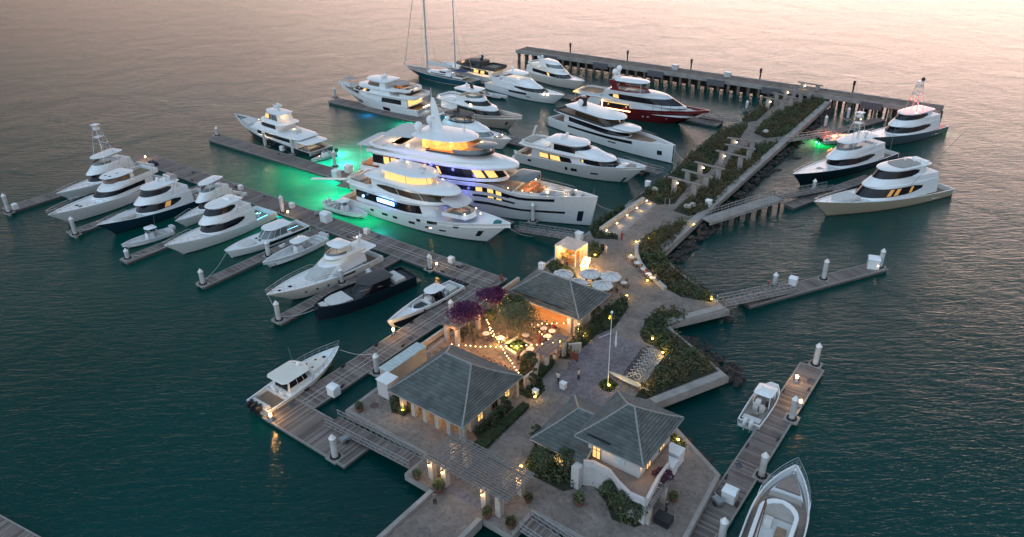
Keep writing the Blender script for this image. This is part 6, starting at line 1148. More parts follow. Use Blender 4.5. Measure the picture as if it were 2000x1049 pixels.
for i, (x, y, h_, c_, lf, lb) in enumerate(((1035, 735, 4.0, 1.1, LEAFD, 'slim dark tree at the courtyard entrance'), (1042, 762, 3.6, .9, LEAFD, 'dark tree beside the paved round bed'), (985, 815, 3.6, 1.0, LEAFD, 'dark cone tree against the hall wall'), (965, 838, 3.2, .9, LEAFD, 'dark cone tree at the hall corner near the hedge'),
        (1045, 880, 4.4, .9, LEAFD, 'tall dark cypress left of the house wing'), (1062, 925, 3.4, 1.4, LEAFM, 'broad bush before the house wing window'), (1105, 935, 4.0, 1.3, LEAFD, 'dark tree beside the lit white pillar'), (1085, 905, 3.2, 1.1, LEAFM, 'bush under the eaves of the house wing'),
        (1215, 1010, 3.2, 1.3, LEAFD, 'round dark tree below the terrace wall'), (1240, 1022, 2.8, 1.1, LEAFD, 'dark bush beside the slatted side pergola'), (1190, 985, 3.0, 1.2, LEAFD, 'dark shrub by the bright garden lamp'), (775, 795, 2.2, .8, LEAFD, 'dark round shrub at the left hall corner'), (1160, 625, 2.6, 1.1, LEAFM, 'bushy tree against the restaurant side wall'), (1130, 668, 2.6, 1.0, LEAFM, 'bushy shrub near the gate pergola lamp'), (1150, 655, 2.4, 1.0, LEAFD, 'dark shrub beside the court corner'),
        (905, 668, 2.6, .6, LEAFD, 'potted cypress by the quay wall, left one'), (925, 672, 3.2, .7, LEAFD, 'taller potted cypress by the quay wall'), (1110, 510, 1.6, .7, LEAFM, 'olive bush at the pavilion opening'))):
    s_, t_ = ST(x, y, 1.8); tree('tree', lb, s_, t_, h_, c_, lf, trunk=.15, seed=60+i, n=int(600*c_), clumps=12, conic=(c_ < 1.05), ls=.13)
# rocks in the beds
for i, (x, y, lb) in enumerate(((1342, 412, 'pale boulder in the bed by the ramp'), (1352, 409, 'smaller boulder beside the pale one'), (1495, 264, 'pale boulder at the path fork'), (1278, 378, 'pale boulder above the bench wall'))):
    s_, t_ = ST(x, y, 1.8); r = dthing('boulder', lb, 'boulder', s_, t_, 1.8); b = MB(); rg = random.Random(i); b.loft([[(.75*math.sin(th)*math.cos(k*.9)*rg.uniform(.8, 1.2), .55*math.sin(th)*math.sin(k*.9)*rg.uniform(.8, 1.2), .9-.5*math.cos(th)) for k in range(7)] for th in (.1, .8, 1.6, 2.4, 3.0)], cap0=True, cap1=True); b.build('stone', mat('pale_rock', (.36, .34, .31), .9, noise=.2), r, smooth=True)
# submerged and floating dark rocks in the right basin
for i, (x, y) in enumerate(((1550, 309), (1520, 332))):
    p = P(x, y, 0); r = thing('rock', ('long flat' if i == 0 else 'small')+' dark rock breaking the water in the right basin', 'rock', (p.x, p.y, 0)); b = MB(); rg = random.Random(i+9); W = 1.9 if i == 0 else 1.0
    b.loft([[(W*math.sin(th)*math.cos(k*.9)*rg.uniform(.8, 1.2), .7*math.sin(th)*math.sin(k*.9)*rg.uniform(.8, 1.2), -.3*math.cos(th)) for k in range(7)] for th in (.1, .8, 1.6, 2.4, 3.0)], cap0=True, cap1=True); b.build('stone', ROCK, r, smooth=True)
# ------------------------------------------------------------------ lamps, boxes, furniture, people
def at(x, y, z=1.8): return P(x, y, z)
dl = thing('dock_lamp', 'x', 'lamp'); MB().cyl(0, 0, 0, .55, .20, .16, 8).build('post', PILEW, dl); MB().cyl(0, 0, .55, .85, .17, .2, 8).build('glass', GLOW, dl); MB().cyl(0, 0, .85, .93, .23, .08, 8).build('cap', WHITE, dl)
for i, (x, y, lb, pw) in enumerate(((285, 312, 'at the far left end of the main dock', 45), (444, 380, 'behind the white two level sportfisher', 14), (563, 420, 'behind the open express cruiser', 22), (699, 470, 'behind the white motor yacht', 14), (853, 522, 'near the middle gap of the main dock', 22), (769, 652, 'on the dock arm off the black boat', 60), (530, 820, 'at the stern of the lobster boat', 75), (1555, 745, 'first on the right foreground dock', 50), (1562, 793, 'second on the right foreground dock', 55), (1680, 238, 'on the far right small dock', 12))):
    p = P(x, y, .62); o = dl if i == 0 else dup(dl); o.location = p; o['label'] = 'short lit pedestal lamp '+lb; o['group'] = 'dock pedestal lamps'
    lamp('pedestal_light', (p.x, p.y, 1.9), pw*3.2, (1, .52, .16), .12)
bx = thing('dock_box', 'x', 'box'); MB().box(-.45, .45, -.4, .4, 0, .85).build('body', WHITE, bx); MB().add([(-.5, -.45, .85), (.5, -.45, .85), (.5, .45, .85), (-.5, .45, .85), (-.45, -.1, 1.0), (.45, -.1, 1.0), (.45, .3, 1.0), (-.45, .3, 1.0)], [(0, 1, 5, 4), (1, 2, 6, 5), (2, 3, 7, 6), (3, 0, 4, 7), (4, 5, 6, 7)]).build('lid', WHITE, bx)
for i, (x, y, k, lb) in enumerate(((717, 456, 1, 'on the main dock above the motor yacht'), (882, 512, 1, 'on the main dock above the runabout'), (471, 370, 1, 'behind the sportfisher cockpit'), (571, 405, 1, 'beside the green lit water'), (638, 432, 1.9, 'largest, at the edge of the green lit water'), (658, 346, 1.7, 'green tinted, on the dock behind the biggest yachts'), (682, 336, 1.7, 'with a lit face beside the green tinted one'), (552, 294, 1.1, 'amidships of the black hulled yacht'), (653, 770, 1.4, 'on the dock arm near the dock head'), (1424, 975, 1.5, 'on the right foreground dock beside the platform'), (1548, 555, 1.3, 'at the foot of the right gangway'), (1704, 522, 1.9, 'tilted, at the outer end of the lone dock'), (31, 408, 1.1, 'at the tip of the far left finger'), (753, 208, 1.0, 'beside the three deck yacht'), (1180, 455, 1, 'x'))[:-1]):
    p = P(x, y, .62); o = bx if i == 0 else dup(bx); o.location = p; o.rotation_euler = (0, 0, AZ+.3*(i == 11)); o.scale = (k, k, k); o['label'] = 'white dock box '+lb; o['group'] = 'white dock boxes'
for x, y, pw in ((690, 330, 12), (666, 338, 10), (1715, 520, 16)): p = P(x, y, 1.3); lamp('box_light', p, pw, (1, .6, .25), .08)
for i, (x, y, k, lb) in enumerate(((1058, 519, 1.2, 'white block on the quay corner by the restaurant roof'), (1131, 462, 1.6, 'white cabinet at the gangway foot behind the pavilion'), (1383, 400, 1.4, 'white sign pillar in the bed near the footbridge'), (1265, 358, 1.3, 'pale cabinet beside the gangway at the planted bank'), (1100, 752, 1.0, 'white service box at the courtyard entrance path'), (1046, 765, .9, 'low white box on the round planting'))):
    p = at(x, y+6); r = thing('cabinet', lb, 'cabinet', p, AZ); MB().box(-.35*k, .35*k, -.3*k, .3*k, 0, .8*k+.4*(i == 2)).build('body', WHITE, r); MB().box(-.4*k, .4*k, -.34*k, .34*k, .8*k+.4*(i == 2), .86*k+.4*(i == 2)).build('lid', WHITE, r)
# garden spot lamps
gl_ = thing('garden_lamp', 'x', 'lamp'); MB().cyl(0, 0, 0, .3, .04, n=6).build('stem', BLACK, gl_); MB().cyl(0, 0, .3, .42, .10, .16, 8).build('lens', mat('garden_glow', (1, .8, .3), .5, emit=(1, .62, .08), estr=10, noise=0), gl_)
for i, (x, y, pw, lb) in enumerate(((1294, 693, 24, 'at the corner of the headland bed'), (1258, 757, 24, 'beside the end of the bicycle rack'), (1274, 666, 12, 'inside the curved part of the headland bed'), (1189, 757, 14, 'at the foot of the flagpole'), (1188, 962, 34, 'bright, under the terrace wall'), (787, 806, 10, 'at the left corner of the hall'), (1045, 780, 10, 'on the edge of the round planting'), (1140, 660, 16, 'near the gate pergola'),
        (1191, 626, 12, 'halfway along the restaurant hedge'), (1224, 582, 12, 'at the tip of the restaurant hedge'), (1268, 470, 16, 'orange, inside the curved bed'), (1389, 588, 12, 'at the tip of the promontory bed'), (1355, 442, 18, 'at the end of the sea wall bed'), (1162, 502, 20, 'by the pavilion planting'), (1264, 552, 16, 'at the last cafe table'), (1324, 864, 18, 'in the small wedge by the house'), (1018, 916, 14, 'at the right end of the entry pergola'), (1232, 503, 12, 'at the first cafe table'), (1242, 476, 12, 'on the curved bench end'), (1093, 672, 10, 'in the shrubs of the gate pergola'))):
    p = at(x, y); o = gl_ if i == 0 else dup(gl_); o.location = p; o['label'] = 'small yellow garden lamp '+lb; o['group'] = 'yellow garden lamps'; lamp('garden_light', (p.x, p.y-.15, p.z+.8), pw*3.8, (1, .58, .12), .08)
sl = thing('step_light', 'x', 'lamp'); MB().box(-.2, .2, -.05, .05, 0, .14).build('lens', GLOW, sl); MB().box(-.24, .24, .05, .1, -.05, .2).build('housing', BLACK, sl)
for i, (x, y) in enumerate(((1183, 450), (1203, 436), (1223, 420), (1242, 406), (1261, 392))):
    p = at(x, y, 2.15); o = sl if i == 0 else dup(sl); o.location = p+Vector((.15, -.2, 0)); o.rotation_euler = (0, 0, R_(53)); o['label'] = ['first', 'second', 'third', 'fourth', 'fifth'][i]+' step light from the bottom along the bench wall'; o['group'] = 'step lights of the bench wall'; lamp('step_lamp', (p.x+.7, p.y-.5, 2.3), 45, (1, .62, .22), .1)
# umbrellas
um = thing('patio_umbrella', 'x', 'umbrella'); b = MB(); n = 8; UR = 1.62
for k in range(8): a0, a1 = k*.7854, (k+1)*.7854; b.add([(0, 0, 2.75), (UR*math.cos(a0), UR*math.sin(a0), 2.2), (UR*math.cos(a1), UR*math.sin(a1), 2.2), (UR*math.cos(a0), UR*math.sin(a0), 2.02), (UR*math.cos(a1), UR*math.sin(a1), 2.02)], [(0, 1, 2), (1, 3, 4, 2)])
b.build('canopy', CLOTH, um); MB().cyl(0, 0, 0, 2.85, .03, n=6).build('pole', ALU, um); MB().cyl(0, 0, 0, .1, .3, n=10).build('base', BLACK, um); b = MB()
for k in range(8): b.bar((0, 0, 2.79), (1.63*math.cos(k*.7854), 1.63*math.sin(k*.7854), 2.235), .05, .04)
b.build('rib', mat('umbrella_seam', (.33, .33, .34), .8), um)
tb = thing('cafe_table', 'x', 'table'); MB().cyl(0, 0, .70, .74, .5, n=14).build('top', CLOTH, tb); MB().cyl(0, 0, 0, .7, .05, n=6).cyl(0, 0, 0, .04, .25, n=8).build('pedestal', BLACK, tb)
ch = thing('cafe_chair', 'x', 'chair'); MB().box(-.22, .22, -.22, .22, .42, .48).build('seat', RATTAN, ch); MB().box(-.22, .22, .19, .24, .48, .88).build('backrest', RATTAN, ch); b = MB()
for sx in (-.2, .2):
    for sy in (-.2, .2): b.box(sx-.02, sx+.02, sy-.02, sy+.02, 0, .42).cut()
b.build('leg', RATTAN, ch)
first = {'u': 1, 't': 1, 'c': 1}
def use(o, k, loc, rz, label, group):
    c = o if first[k] else dup(o); first[k] = 0; c.location = loc; c.rotation_euler = (0, 0, rz); c['label'] = label; c['group'] = group; return c
# --- people: one skinned body with clothes and hair as its children
SKIN = mat('skin', (.34, .19, .13), .6, noise=0)
def person(loc, rz, label, top, legs, pose='stand', seed=0, skin=SKIN, hair=(.03, .02, .015), dress=False, sc_=1.0, group=None):
    rg = random.Random(seed); r = thing('person', label, 'person', loc, rz, group); r.scale = (sc_,)*3
    sit = pose == 'sit'; hz = .48 if sit else .92; st = rg.uniform(.10, .24) if pose == 'walk' else .04
    V = [(0, 0, hz), (0, .01, hz+.28), (0, .0, hz+.50), (0, -.01, hz+.58), (0, -.02, hz+.70)]; Rr = [.15, .125, .14, .06, .095]; E = [(0, 1), (1, 2), (2, 3), (3, 4)]
    for sg in (-1, 1):
        i = len(V); f = sg*st
        if sit: pts = [(sg*.10, -.05, hz-.02, .085), (sg*.12, -.45, hz+.0, .06), (sg*.12, -.48, .08, .042), (sg*.12, -.62, .04, .035)]
        else: pts = [(sg*.10, 0, hz-.08, .09), (sg*.10, -f*.6, .50, .06), (sg*.10, -f, .09, .042), (sg*.11, -f-.14, .04, .035)]
        for x, y, z, q in pts: V.append((x, y, z)); Rr.append(q)
        E += [(0, i), (i, i+1), (i+1, i+2), (i+2, i+3)]
        j = len(V); bend = .28 if sit else rg.uniform(.0, .22)
        for x, y, z, q in ((sg*.19, 0, hz+.48, .055), (sg*.24, -.02, hz+.22, .042), (sg*.22, -.05-bend, hz+.02+bend*.6, .034), (sg*.21, -.10-bend, hz-.05+bend*.7, .032)): V.append((x, y, z)); Rr.append(q)
        E += [(2, j), (j, j+1), (j+1, j+2), (j+2, j+3)]
    me = bpy.data.meshes.new('body'); me.from_pydata(V, E, []); me.materials.append(skin); o = bpy.data.objects.new('body', me); COL.objects.link(o); o.parent = r
    md = o.modifiers.new('skin', 'SKIN'); md.use_smooth_shade = True; me.skin_vertices or None
    if not me.skin_vertices: 
        bpy.context.view_layer.objects.active = o
    lay = me.skin_vertices[0].data if me.skin_vertices else None
    if lay is None:
        return r
    for k, q in enumerate(Rr): lay[k].radius = (q, q*.85)
    lay[0].use_root = True; sb = o.modifiers.new('sub', 'SUBSURF'); sb.levels = sb.render_levels = 1
    # shirt, trousers or dress, hair
    b = MB(); ring = lambda cx, cy, z, rx, ry, n=10: [(cx+rx*math.cos(6.2832*k/n), cy+ry*math.sin(6.2832*k/n), z) for k in range(n)]
    b.loft([ring(0, 0, hz-.04, .185, .135), ring(0, .0, hz+.25, .16, .125), ring(0, 0, hz+.45, .20, .125), ring(0, 0, hz+.55, .10, .085)], cap1=True)
    for sg in (-1, 1): b.tube([(sg*.17, 0, hz+.49), (sg*.235, -.015, hz+.26)], [.075, .06], 7)
    b.build('shirt', top, r, smooth=True); b = MB()
    if dress: b.loft([ring(0, 0, hz+.02, .18, .14), ring(0, 0, hz-.35, .25, .2)])
    elif sit:
        for sg in (-1, 1): b.tube([(sg*.10, 0, hz), (sg*.12, -.45, hz+.01), (sg*.12, -.48, .12)], [.115, .085, .06], 7)
    else:
        b.loft([ring(0, 0, hz+.02, .178, .13), ring(0, 0, hz-.10, .185, .14)])
        for sg in (-1, 1): f = sg*st; b.tube([(sg*.09, 0, hz-.06), (sg*.10, -f*.6, .50), (sg*.10, -f, .10)], [.115, .085, .065], 7)
    b.build('dress' if dress else 'trousers', legs, r, smooth=True)
    b = MB(); b.ball(0, .015, hz+.745, .108, .115, 9, 6); b.build('hair', mat('hair_%.2f' % hair[0], hair, .7, noise=0), r, smooth=True); return r
TW, TK, TR, TB, TG, TN = (mat(n, c, .9, noise=0) for n, c in (('shirt_white', (.55, .53, .5)), ('cloth_black', (.02, .02, .022)), ('shirt_red', (.25, .03, .03)), ('shirt_blue', (.05, .08, .16)), ('cloth_grey', (.15, .14, .14)), ('cloth_tan', (.3, .22, .16))))
PE = [((1214, 470), 'walk', 2.6, 'person in a dark red outfit walking on the promenade by the ramp', TR, TR, 1, .05), ((1184, 496), 'stand', 2.0, 'person in a white top and tan shorts by the menu board', TW, TN, 2, .1), ((850, 986), 'stand', .3, 'person in a grey top and black trousers on the entry road kerb', TG, TK, 3, .03),
      ((1301, 1000), 'stand', 1.2, 'person in black under the side pergola of the house', TK, TK, 4, .03), ((1083, 712), 'stand', -.8, 'person in a white shirt in the courtyard gateway', TW, TG, 5, .04), ((1090, 748), 'walk', -.5, 'person in a white shirt and dark trousers walking on the entrance path', TW, TK, 6, .04), ((1111, 722), 'walk', 2.2, 'person in grey crossing the edge of the court', TG, TG, 7, .05),
      ((1054, 670), 'stand', 1, 'waiter in dark red standing in the courtyard', TR, TR, 8, .03), ((1223, 598), 'stand', 1, 'person in dark clothes at the tip of the restaurant hedge', TK, TK, 9, .03), ((1250, 750), 'stand', 2, 'x', TG, TK, 10, .03)]
for (x, y), po, rz, lb, a, c_, sd_, hr in PE[:-1]: person(at(x, y), rz, lb, a, c_, po, sd_, hair=(hr, hr*.7, hr*.5))
def pz(x, y, z, rz, lb, a, c_, po='stand', sd_=1, **k): return person(P(x, y, z), rz, lb, a, c_, po, sd_, **k)
pz(1500, 564, 1.2, 1.5, 'person in red on the gangway to the lone right dock', TR, TK, 'walk', 21); pz(978, 548, .63, .6, 'person in red sitting at the tip of the main dock', TR, TR, 'sit', 22); pz(783, 262, 10.4, 1, 'person in red on the aft sundeck of the largest yacht', TR, TN, 'stand', 23); pz(773, 264, 10.4, 2, 'person in dark blue on the aft sundeck of the largest yacht', TB, TB, 'stand', 24)
pz(1108, 520, 1.8, 1, 'bartender in dark clothes inside the glowing pavilion', TK, TK, 'stand', 25); pz(1120, 512, 1.8, 3, 'person in a white shirt inside the glowing pavilion', TW, TG, 'stand', 26)
for i, (x, y, z, rz, lb, a, c_) in enumerate(((1098, 524, 1.8, .4, 'guest in tan at the front of the glowing pavilion', TN, TK), (1150, 522, 1.8, 2.2, 'guest in white by the glowing counter', TW, TB), (1142, 527, 1.8, 1.0, 'guest in black by the glowing counter', TK, TK), (1205, 573, 1.8, 2.6, 'guest in grey between the umbrellas and hedge', TG, TK),
        (960, 655, 1.8, .3, 'guest in black near the quay side of the courtyard', TK, TK), (1040, 648, 1.8, 1.3, 'waiter in white before the lit bar', TW, TK), (1012, 705, 1.8, .8, 'guest in tan below the courtyard planter', TN, TK), (1095, 700, 1.8, 2.0, 'guest in navy by the gate lantern', TB, TK), (1130, 742, 1.8, 1.1, 'person in white crossing the stone court', TW, TK), (945, 950, 1.8, .5, 'person in tan under the entry pergola', TN, TG))):
    pz(x, y, z, rz, lb, a, c_, 'walk' if i % 2 else 'stand', 90+i)
# --- cafe furniture
UMB = ((1100, 532), (1128, 549), (1153, 531), (1176, 553), (1193, 536))
UL = ('leftmost', 'partly hidden by the restaurant roof', 'nearest the glowing counter', 'frontmost', 'rightmost')
for i, (x, y) in enumerate(UMB):
    p = P(x, y, 4.3); p.z = 1.8; use(um, 'u', p, .2*i, 'white octagonal patio umbrella, '+UL[i]+' of five', 'white patio umbrellas'); use(tb, 't', p+Vector((.0, -.25, 0)), 0, 'round white cafe table under the umbrella '+UL[i], 'cafe tables under umbrellas')
    for k in range(3): a = 2.1*k+i; use(ch, 'c', p+Vector((.85*math.cos(a), -.2+.85*math.sin(a), 0)), a-1.57, 'brown rattan chair at the table of the umbrella '+UL[i], 'chairs under umbrellas')
CT = [(1232, 509, 'first by the curved bench'), (1244, 521, 'second by the curved bench'), (1257, 533, 'third by the curved bench'), (1266, 543, 'fourth by the curved bench, candle lit'), (1274, 550, 'last by the curved bench, candle lit'), (1218, 560, 'near the rightmost umbrella')]
for i, (x, y, lb) in enumerate(CT):
    p = at(x, y); use(tb, 't', p, 0, 'round white cafe table, '+lb, 'cafe tables on the promenade')
    for k in range(2 if i < 5 else 3): a = (-.9, 2.3, 1.0)[k]; use(ch, 'c', p+Vector((.8*math.cos(a), .8*math.sin(a), 0)), a-1.57, 'brown rattan chair at the cafe table '+lb, 'chairs on the promenade')
    if i in (3, 4): lamp('candle', p+Vector((0, 0, 1.1)), 12, (1, .7, .35), .08)
for i, (x, y, lb, m_) in enumerate(((1262, 536, 'diner in dark red beside the third cafe table', TR), (1274, 540, 'diner in black beside the fourth cafe table', TK), (1280, 548, 'diner in grey beside the last cafe table', TG))): pz(x, y, 1.8, -.9+3.14, lb, m_, TK, 'sit', 30+i)
# courtyard tables, long table with diners
CY = [(950, 660, 'near the quay wall pots'), (978, 668, 'left of the planter'), (1027, 663, 'behind the planter'), (1036, 690, 'right of the planter'), (1062, 650, 'before the bar front'), (1078, 655, 'by the gate pergola end'), (1010, 612, 'at the back corner under lights'), (1022, 622, 'in front of the bar corner'), (985, 612, 'behind the bamboo clump'), (1070, 665, 'beside the gate pergola')]
for i, (x, y, lb) in enumerate(CY):
    p = at(x, y); use(tb, 't', p, 0, 'round white courtyard table '+lb, 'courtyard tables')
    for k in range(4): a = 1.57*k+.4*i; use(ch, 'c', p+Vector((.8*math.cos(a), .8*math.sin(a), 0)), a-1.57, 'rattan courtyard chair round the table '+lb, 'courtyard chairs')
r = dthing('long_table', 'long white dining table at the hall end of the courtyard', 'table', -47.7, 58.9, 1.8); MB().box(-2.6, 2.6, -.45, .45, .7, .75).build('top', CLOTH, r)
b = MB()
for x_ in (-2.3, 0, 2.3): b.box(x_-.05, x_+.05, -.3, .3, 0, .7).cut()
b.build('leg', BLACK, r)
for i in range(6):
    q = D(-49.9+.85*i, 59.9, 1.8); person(q, AZ, 'diner in '+('black', 'dark red', 'grey', 'white', 'navy', 'tan')[i]+' behind the long courtyard table', (TK, TR, TG, TW, TB, TN)[i], TK, 'sit', 50+i); use(ch, 'c', q+Vector((.05, .1, 0)), AZ, 'rattan chair behind the long courtyard table', 'long table chairs')
for i, (x, y, lb, m_) in enumerate(((1052, 645, 'diner in white left of the bar front table', TW), (1068, 641, 'diner in black behind the bar front table', TK), (1081, 645, 'diner in red by the gate pergola table', TR), (1063, 660, 'diner in grey before the bar front table', TG))): pz(x, y, 1.8, 1.2*i, lb, m_, TK, 'sit', 70+i)
# planter wall in the courtyard
q4 = [ST(x, y, 2.1) for x, y in ((982, 677), (1012, 660), (1039, 675), (1015, 697))]; wall('planter_wall', 'diamond shaped low stone planter edge under the courtyard tree', q4+[q4[0]], 1.8, 2.2, .35, STONE)
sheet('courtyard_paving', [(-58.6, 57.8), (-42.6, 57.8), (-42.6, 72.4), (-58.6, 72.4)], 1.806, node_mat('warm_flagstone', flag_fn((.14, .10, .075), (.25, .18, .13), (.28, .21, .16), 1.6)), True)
# string lights
def strand(label, pts, z=4.6, sp=.62):
    Q = [P(x, y, z) for x, y in pts]; r = thing('string_lights', label, 'string lights', Q[0], 0); b = MB(); path = []
    for a, c in zip(Q, Q[1:]):
        n = max(2, int((c-a).length/.3))
        for k in range(n): u = k/n; path.append(a.lerp(c, u)-Vector((0, 0, .25*math.sin(math.pi*u)*min(1, (c-a).length/4))))
    path.append(Q[-1]); b.tube(path, .018, 4); b.build('cable', BLACK, r, Q[0]); d = 0; b = MB(); k = 0
    for a, c in zip(path, path[1:]):
        d += (c-a).length
        if d > sp: d = 0; b.ball(c.x, c.y, c.z-.08, .075, .09, 6, 4); b.cut()
    b.build('bulb', GLOW, r, Q[0]); return r
strand('string lights along the hall ridge side of the courtyard', [(873, 669), (914, 673), (953, 675), (994, 674), (1033, 672), (1064, 669)]); strand('string lights running down to the near hall roof corner', [(955, 632), (962, 646), (973, 663), (981, 678), (999, 705), (1017, 731)])
strand('short string lights at the back left of the restaurant front', [(942, 583), (990, 579), (1000, 589), (1012, 604), (1021, 614)], 4.4); strand('string lights in front of the bar', [(1036, 640), (1054, 630), (1083, 630), (1110, 629)]); strand('string lights over the tables by the gate pergola', [(1050, 641), (1056, 649), (1063, 656), (1071, 662), (1080, 668)], 4.0)
strand('string lights hung vertically at the restaurant corner', [(1122, 626), (1130, 632), (1129, 642)], 4.0); strand('string lights below the upper bougainvillea', [(948, 618), (955, 632), (957, 643), (963, 655)], 4.2)
for s_, t_, p_ in ((-56, 60.5, 60), (-52.5, 61.5, 80), (-48, 61, 90), (-44.8, 60.5, 70), (-53.5, 65.5, 80), (-46, 66, 90), (-51, 70.5, 90), (-46, 69.8, 110), (-54.3, 70.2, 60)): lamp('string_glow', D(s_, t_, 4.3), p_*3.0, (1, .44, .14), .4)
# flagpole
p = P(1187, 752, 1.8); r = thing('flagpole', 'tall white flagpole with yardarm and a furled white flag', 'flagpole', p, AZ); MB().cyl(0, 0, 0, 10.4, .055, .035, 8).build('pole', WHITE, r, smooth=True); MB().ball(0, 0, 10.5, .16).build('ball', WHITE, r); b = MB(); b.bar((-1.6, 0, 6.3), (0, 0, 7.6), .04, .04); b.build('yardarm', WHITE, r)
b = MB(); b.loft([[(.75+.16*w*math.cos(k), .16*w*math.sin(k), z) for k in (0, 1.6, 3.1, 4.7)] for z, w in ((6.0, .5), (6.4, 1), (7.4, .7), (8.2, .2))], cap0=True, cap1=True); b.build('flag', CLOTH, r, smooth=True)
# bicycle rack with bicycles
bk = thing('bicycle', 'x', 'bicycle')
for x_ in (-.5, .5):
    b = MB(); b.tube([(x_+.33*math.cos(6.2832*k/14), 0, .35+.33*math.sin(6.2832*k/14)) for k in range(15)], .035, 5); b.build('wheel', RUBBER if x_ < 0 else PILEW, bk)
b = MB()
for a, c in (((-.5, 0, .35), (-.15, 0, .8)), ((-.15, 0, .8), (.35, 0, .82)), ((.35, 0, .82), (.5, 0, .35)), ((-.1, 0, .35), (.32, 0, .75)), ((-.15, 0, .85), (-.1, 0, .35)), ((-.5, 0, .35), (-.1, 0, .35))): b.tube([a, c], .03, 5)
b.build('frame', LCUSH, bk); b = MB(); b.bar((.36, -.28, .98), (.36, .28, .98), .04, .04); b.bar((.35, 0, .8), (.36, 0, .98), .03, .03); b.build('handlebar', BLACK, bk); MB().box(-.28, -.02, -.08, .08, .88, .93).build('saddle', BLACK, bk)
A, B_ = Vector(ST(1268, 694, 1.8)), Vector(ST(1233, 742, 1.8))
for i in range(9): q = A.lerp(B_, i/8); o = bk if i == 0 else dup(bk); o.location = D(q.x, q.y, 1.81); o.rotation_euler = (0, 0, AZ+R_(20+7*(i % 3))); o.scale = (1.4,)*3; o['group'] = 'bicycles in the rack'; o['label'] = 'parked bicycle in the rack beside the court, one of the row'
r = dthing('bicycle_rack', 'low metal rack holding the row of bicycles', 'rack', (A.x+B_.x)/2+.6, (A.y+B_.y)/2, 1.8, rz=math.atan2(B_.y-A.y, B_.x-A.x)); b = MB(); L = (B_-A).length/2
for y in (-.2, .2): b.bar((-L-.3, y, .35), (L+.3, y, .35), .05, .05)
for i in range(12): x_ = -L+2*L*i/11; b.bar((x_, -.2, 0), (x_, .2, .7), .03, .03)
b.build('rail', STEEL, r)
sheet('gravel_strip', [(1290, 690), (1300, 700), (1262, 745), (1246, 752), (1238, 742), (1272, 697)], 1.812, node_mat('white_pebbles', flag_fn((.22, .2, .19), (.42, .4, .38), (.08, .07, .06), 5)))
p = P(1228, 744, 2.3); r = thing('rowing_shell', 'long slender pale boat shell on trestles, its tip lit gold, beside the bicycles', 'rowing boat', p, R_(-42)); b = MB(); b.loft([[(x_, .42*math.sin(math.pi*u)**.6*math.cos(a)+.0, .22*math.sin(math.pi*u)**.6*math.sin(a)) for a in [math.pi*k/8 for k in range(17)]][:9] for x_, u in [(-2.9+5.8*i/14, max(.02, min(.98, i/14))) for i in range(15)]], closed=False); b.build('hull', mat('pale_shell', (.60, .50, .34), .4), r, smooth=True); b = MB()
for x_ in (-1.5, 1.5): b.bar((x_, -.4, -.5), (x_, .4, 0), .05, .05); b.bar((x_, .4, -.5), (x_, -.4, 0), .05, .05); b.cut()
b.build('trestle', BLACK, r); q_ = P(1208, 738, 2.9); lamp('shell_light', q_, 22, (1, .7, .25), .08)
# potted plants
pt = thing('potted_plant', 'x', 'potted plant'); b = MB(); b.loft([[(r_*math.cos(.63*k), r_*math.sin(.63*k), z_) for k in range(10)] for z_, r_ in ((0, .28), (.45, .45), (.55, .48), (.55, .40), (.48, .38))], cap0=True, cap1=True); b.build('pot', TERRA, pt, smooth=True); b = MB(); leafball(b, 0, 0, .75, .45, .5, 110, random.Random(5), .16); b.build('plant', LEAFM, pt)
for i, (x, y, k, lb) in enumerate(((815, 935, 1, 'at the left end of the entry pergola'), (858, 960, 1.3, 'beside the entry road kerb'), (952, 1010, 1.1, 'at the pier of the pergola by the road'), (998, 1030, 1.2, 'at the corner above the bottom gangway'), (1032, 980, 1.0, 'by the right end of the pergola'), (703, 803, 1.1, 'alone on the left corner of the platform'), (1130, 985, 1.3, 'at the white pillar of the house'), (1315, 978, 1.0, 'behind the person under the side pergola'), (862, 945, .9, 'between the left pergola piers'))):
    p = at(x, y); o = pt if i == 0 else dup(pt); o.location = p; o.scale = (k,)*3; o.rotation_euler = (0, 0, i*1.1); o['label'] = 'terracotta potted plant '+lb; o['group'] = 'terracotta pots'
r = thing('grill_cart', 'dark covered cart on the paving beside the side pergola', 'cart', at(1295, 1022), AZ); MB().box(-.8, .8, -.6, .6, .25, .95).build('cover', BLACK, r); MB().box(-.7, .7, -.5, .5, .0, .25).build('base', DARKTOP, r)
for i, (x, y, lb) in enumerate(((1176, 490, 'leaning black menu board with white frame beside the pavilion'), (1303, 400, 'small dark notice board where the path leaves the ramp'))):
    r = thing('sign_board', lb, 'sign', at(x, y), R_(-30)); MB().box(-.4, .4, -.04, .04, .15, 1.25).build('panel', BLACK, r); MB().box(-.46, -.4, -.05, .05, 0, 1.3).cut().box(.4, .46, -.05, .05, 0, 1.3).build('frame', PILEW, r)
r = thing('sign_board', 'square rust brown board standing at the edge of the court', 'sign', at(1121, 706), AZ); MB().box(-.6, .6, -.05, .05, .3, 1.4).build('panel', mat('rust_panel', (.14, .045, .03), .7), r); MB().box(-.5, -.42, -.03, .03, 0, .3).cut().box(.42, .5, -.03, .03, 0, .3).build('leg', BLACK, r)
r = dthing('manhole_cover', 'round rusty manhole cover on the left of the platform', 'manhole cover', *ST(731, 792, 1.81), 1.815); MB().cyl(0, 0, 0, .02, .55, n=20).build('plate', mat('rusty_iron', (.10, .06, .055), .8), r)
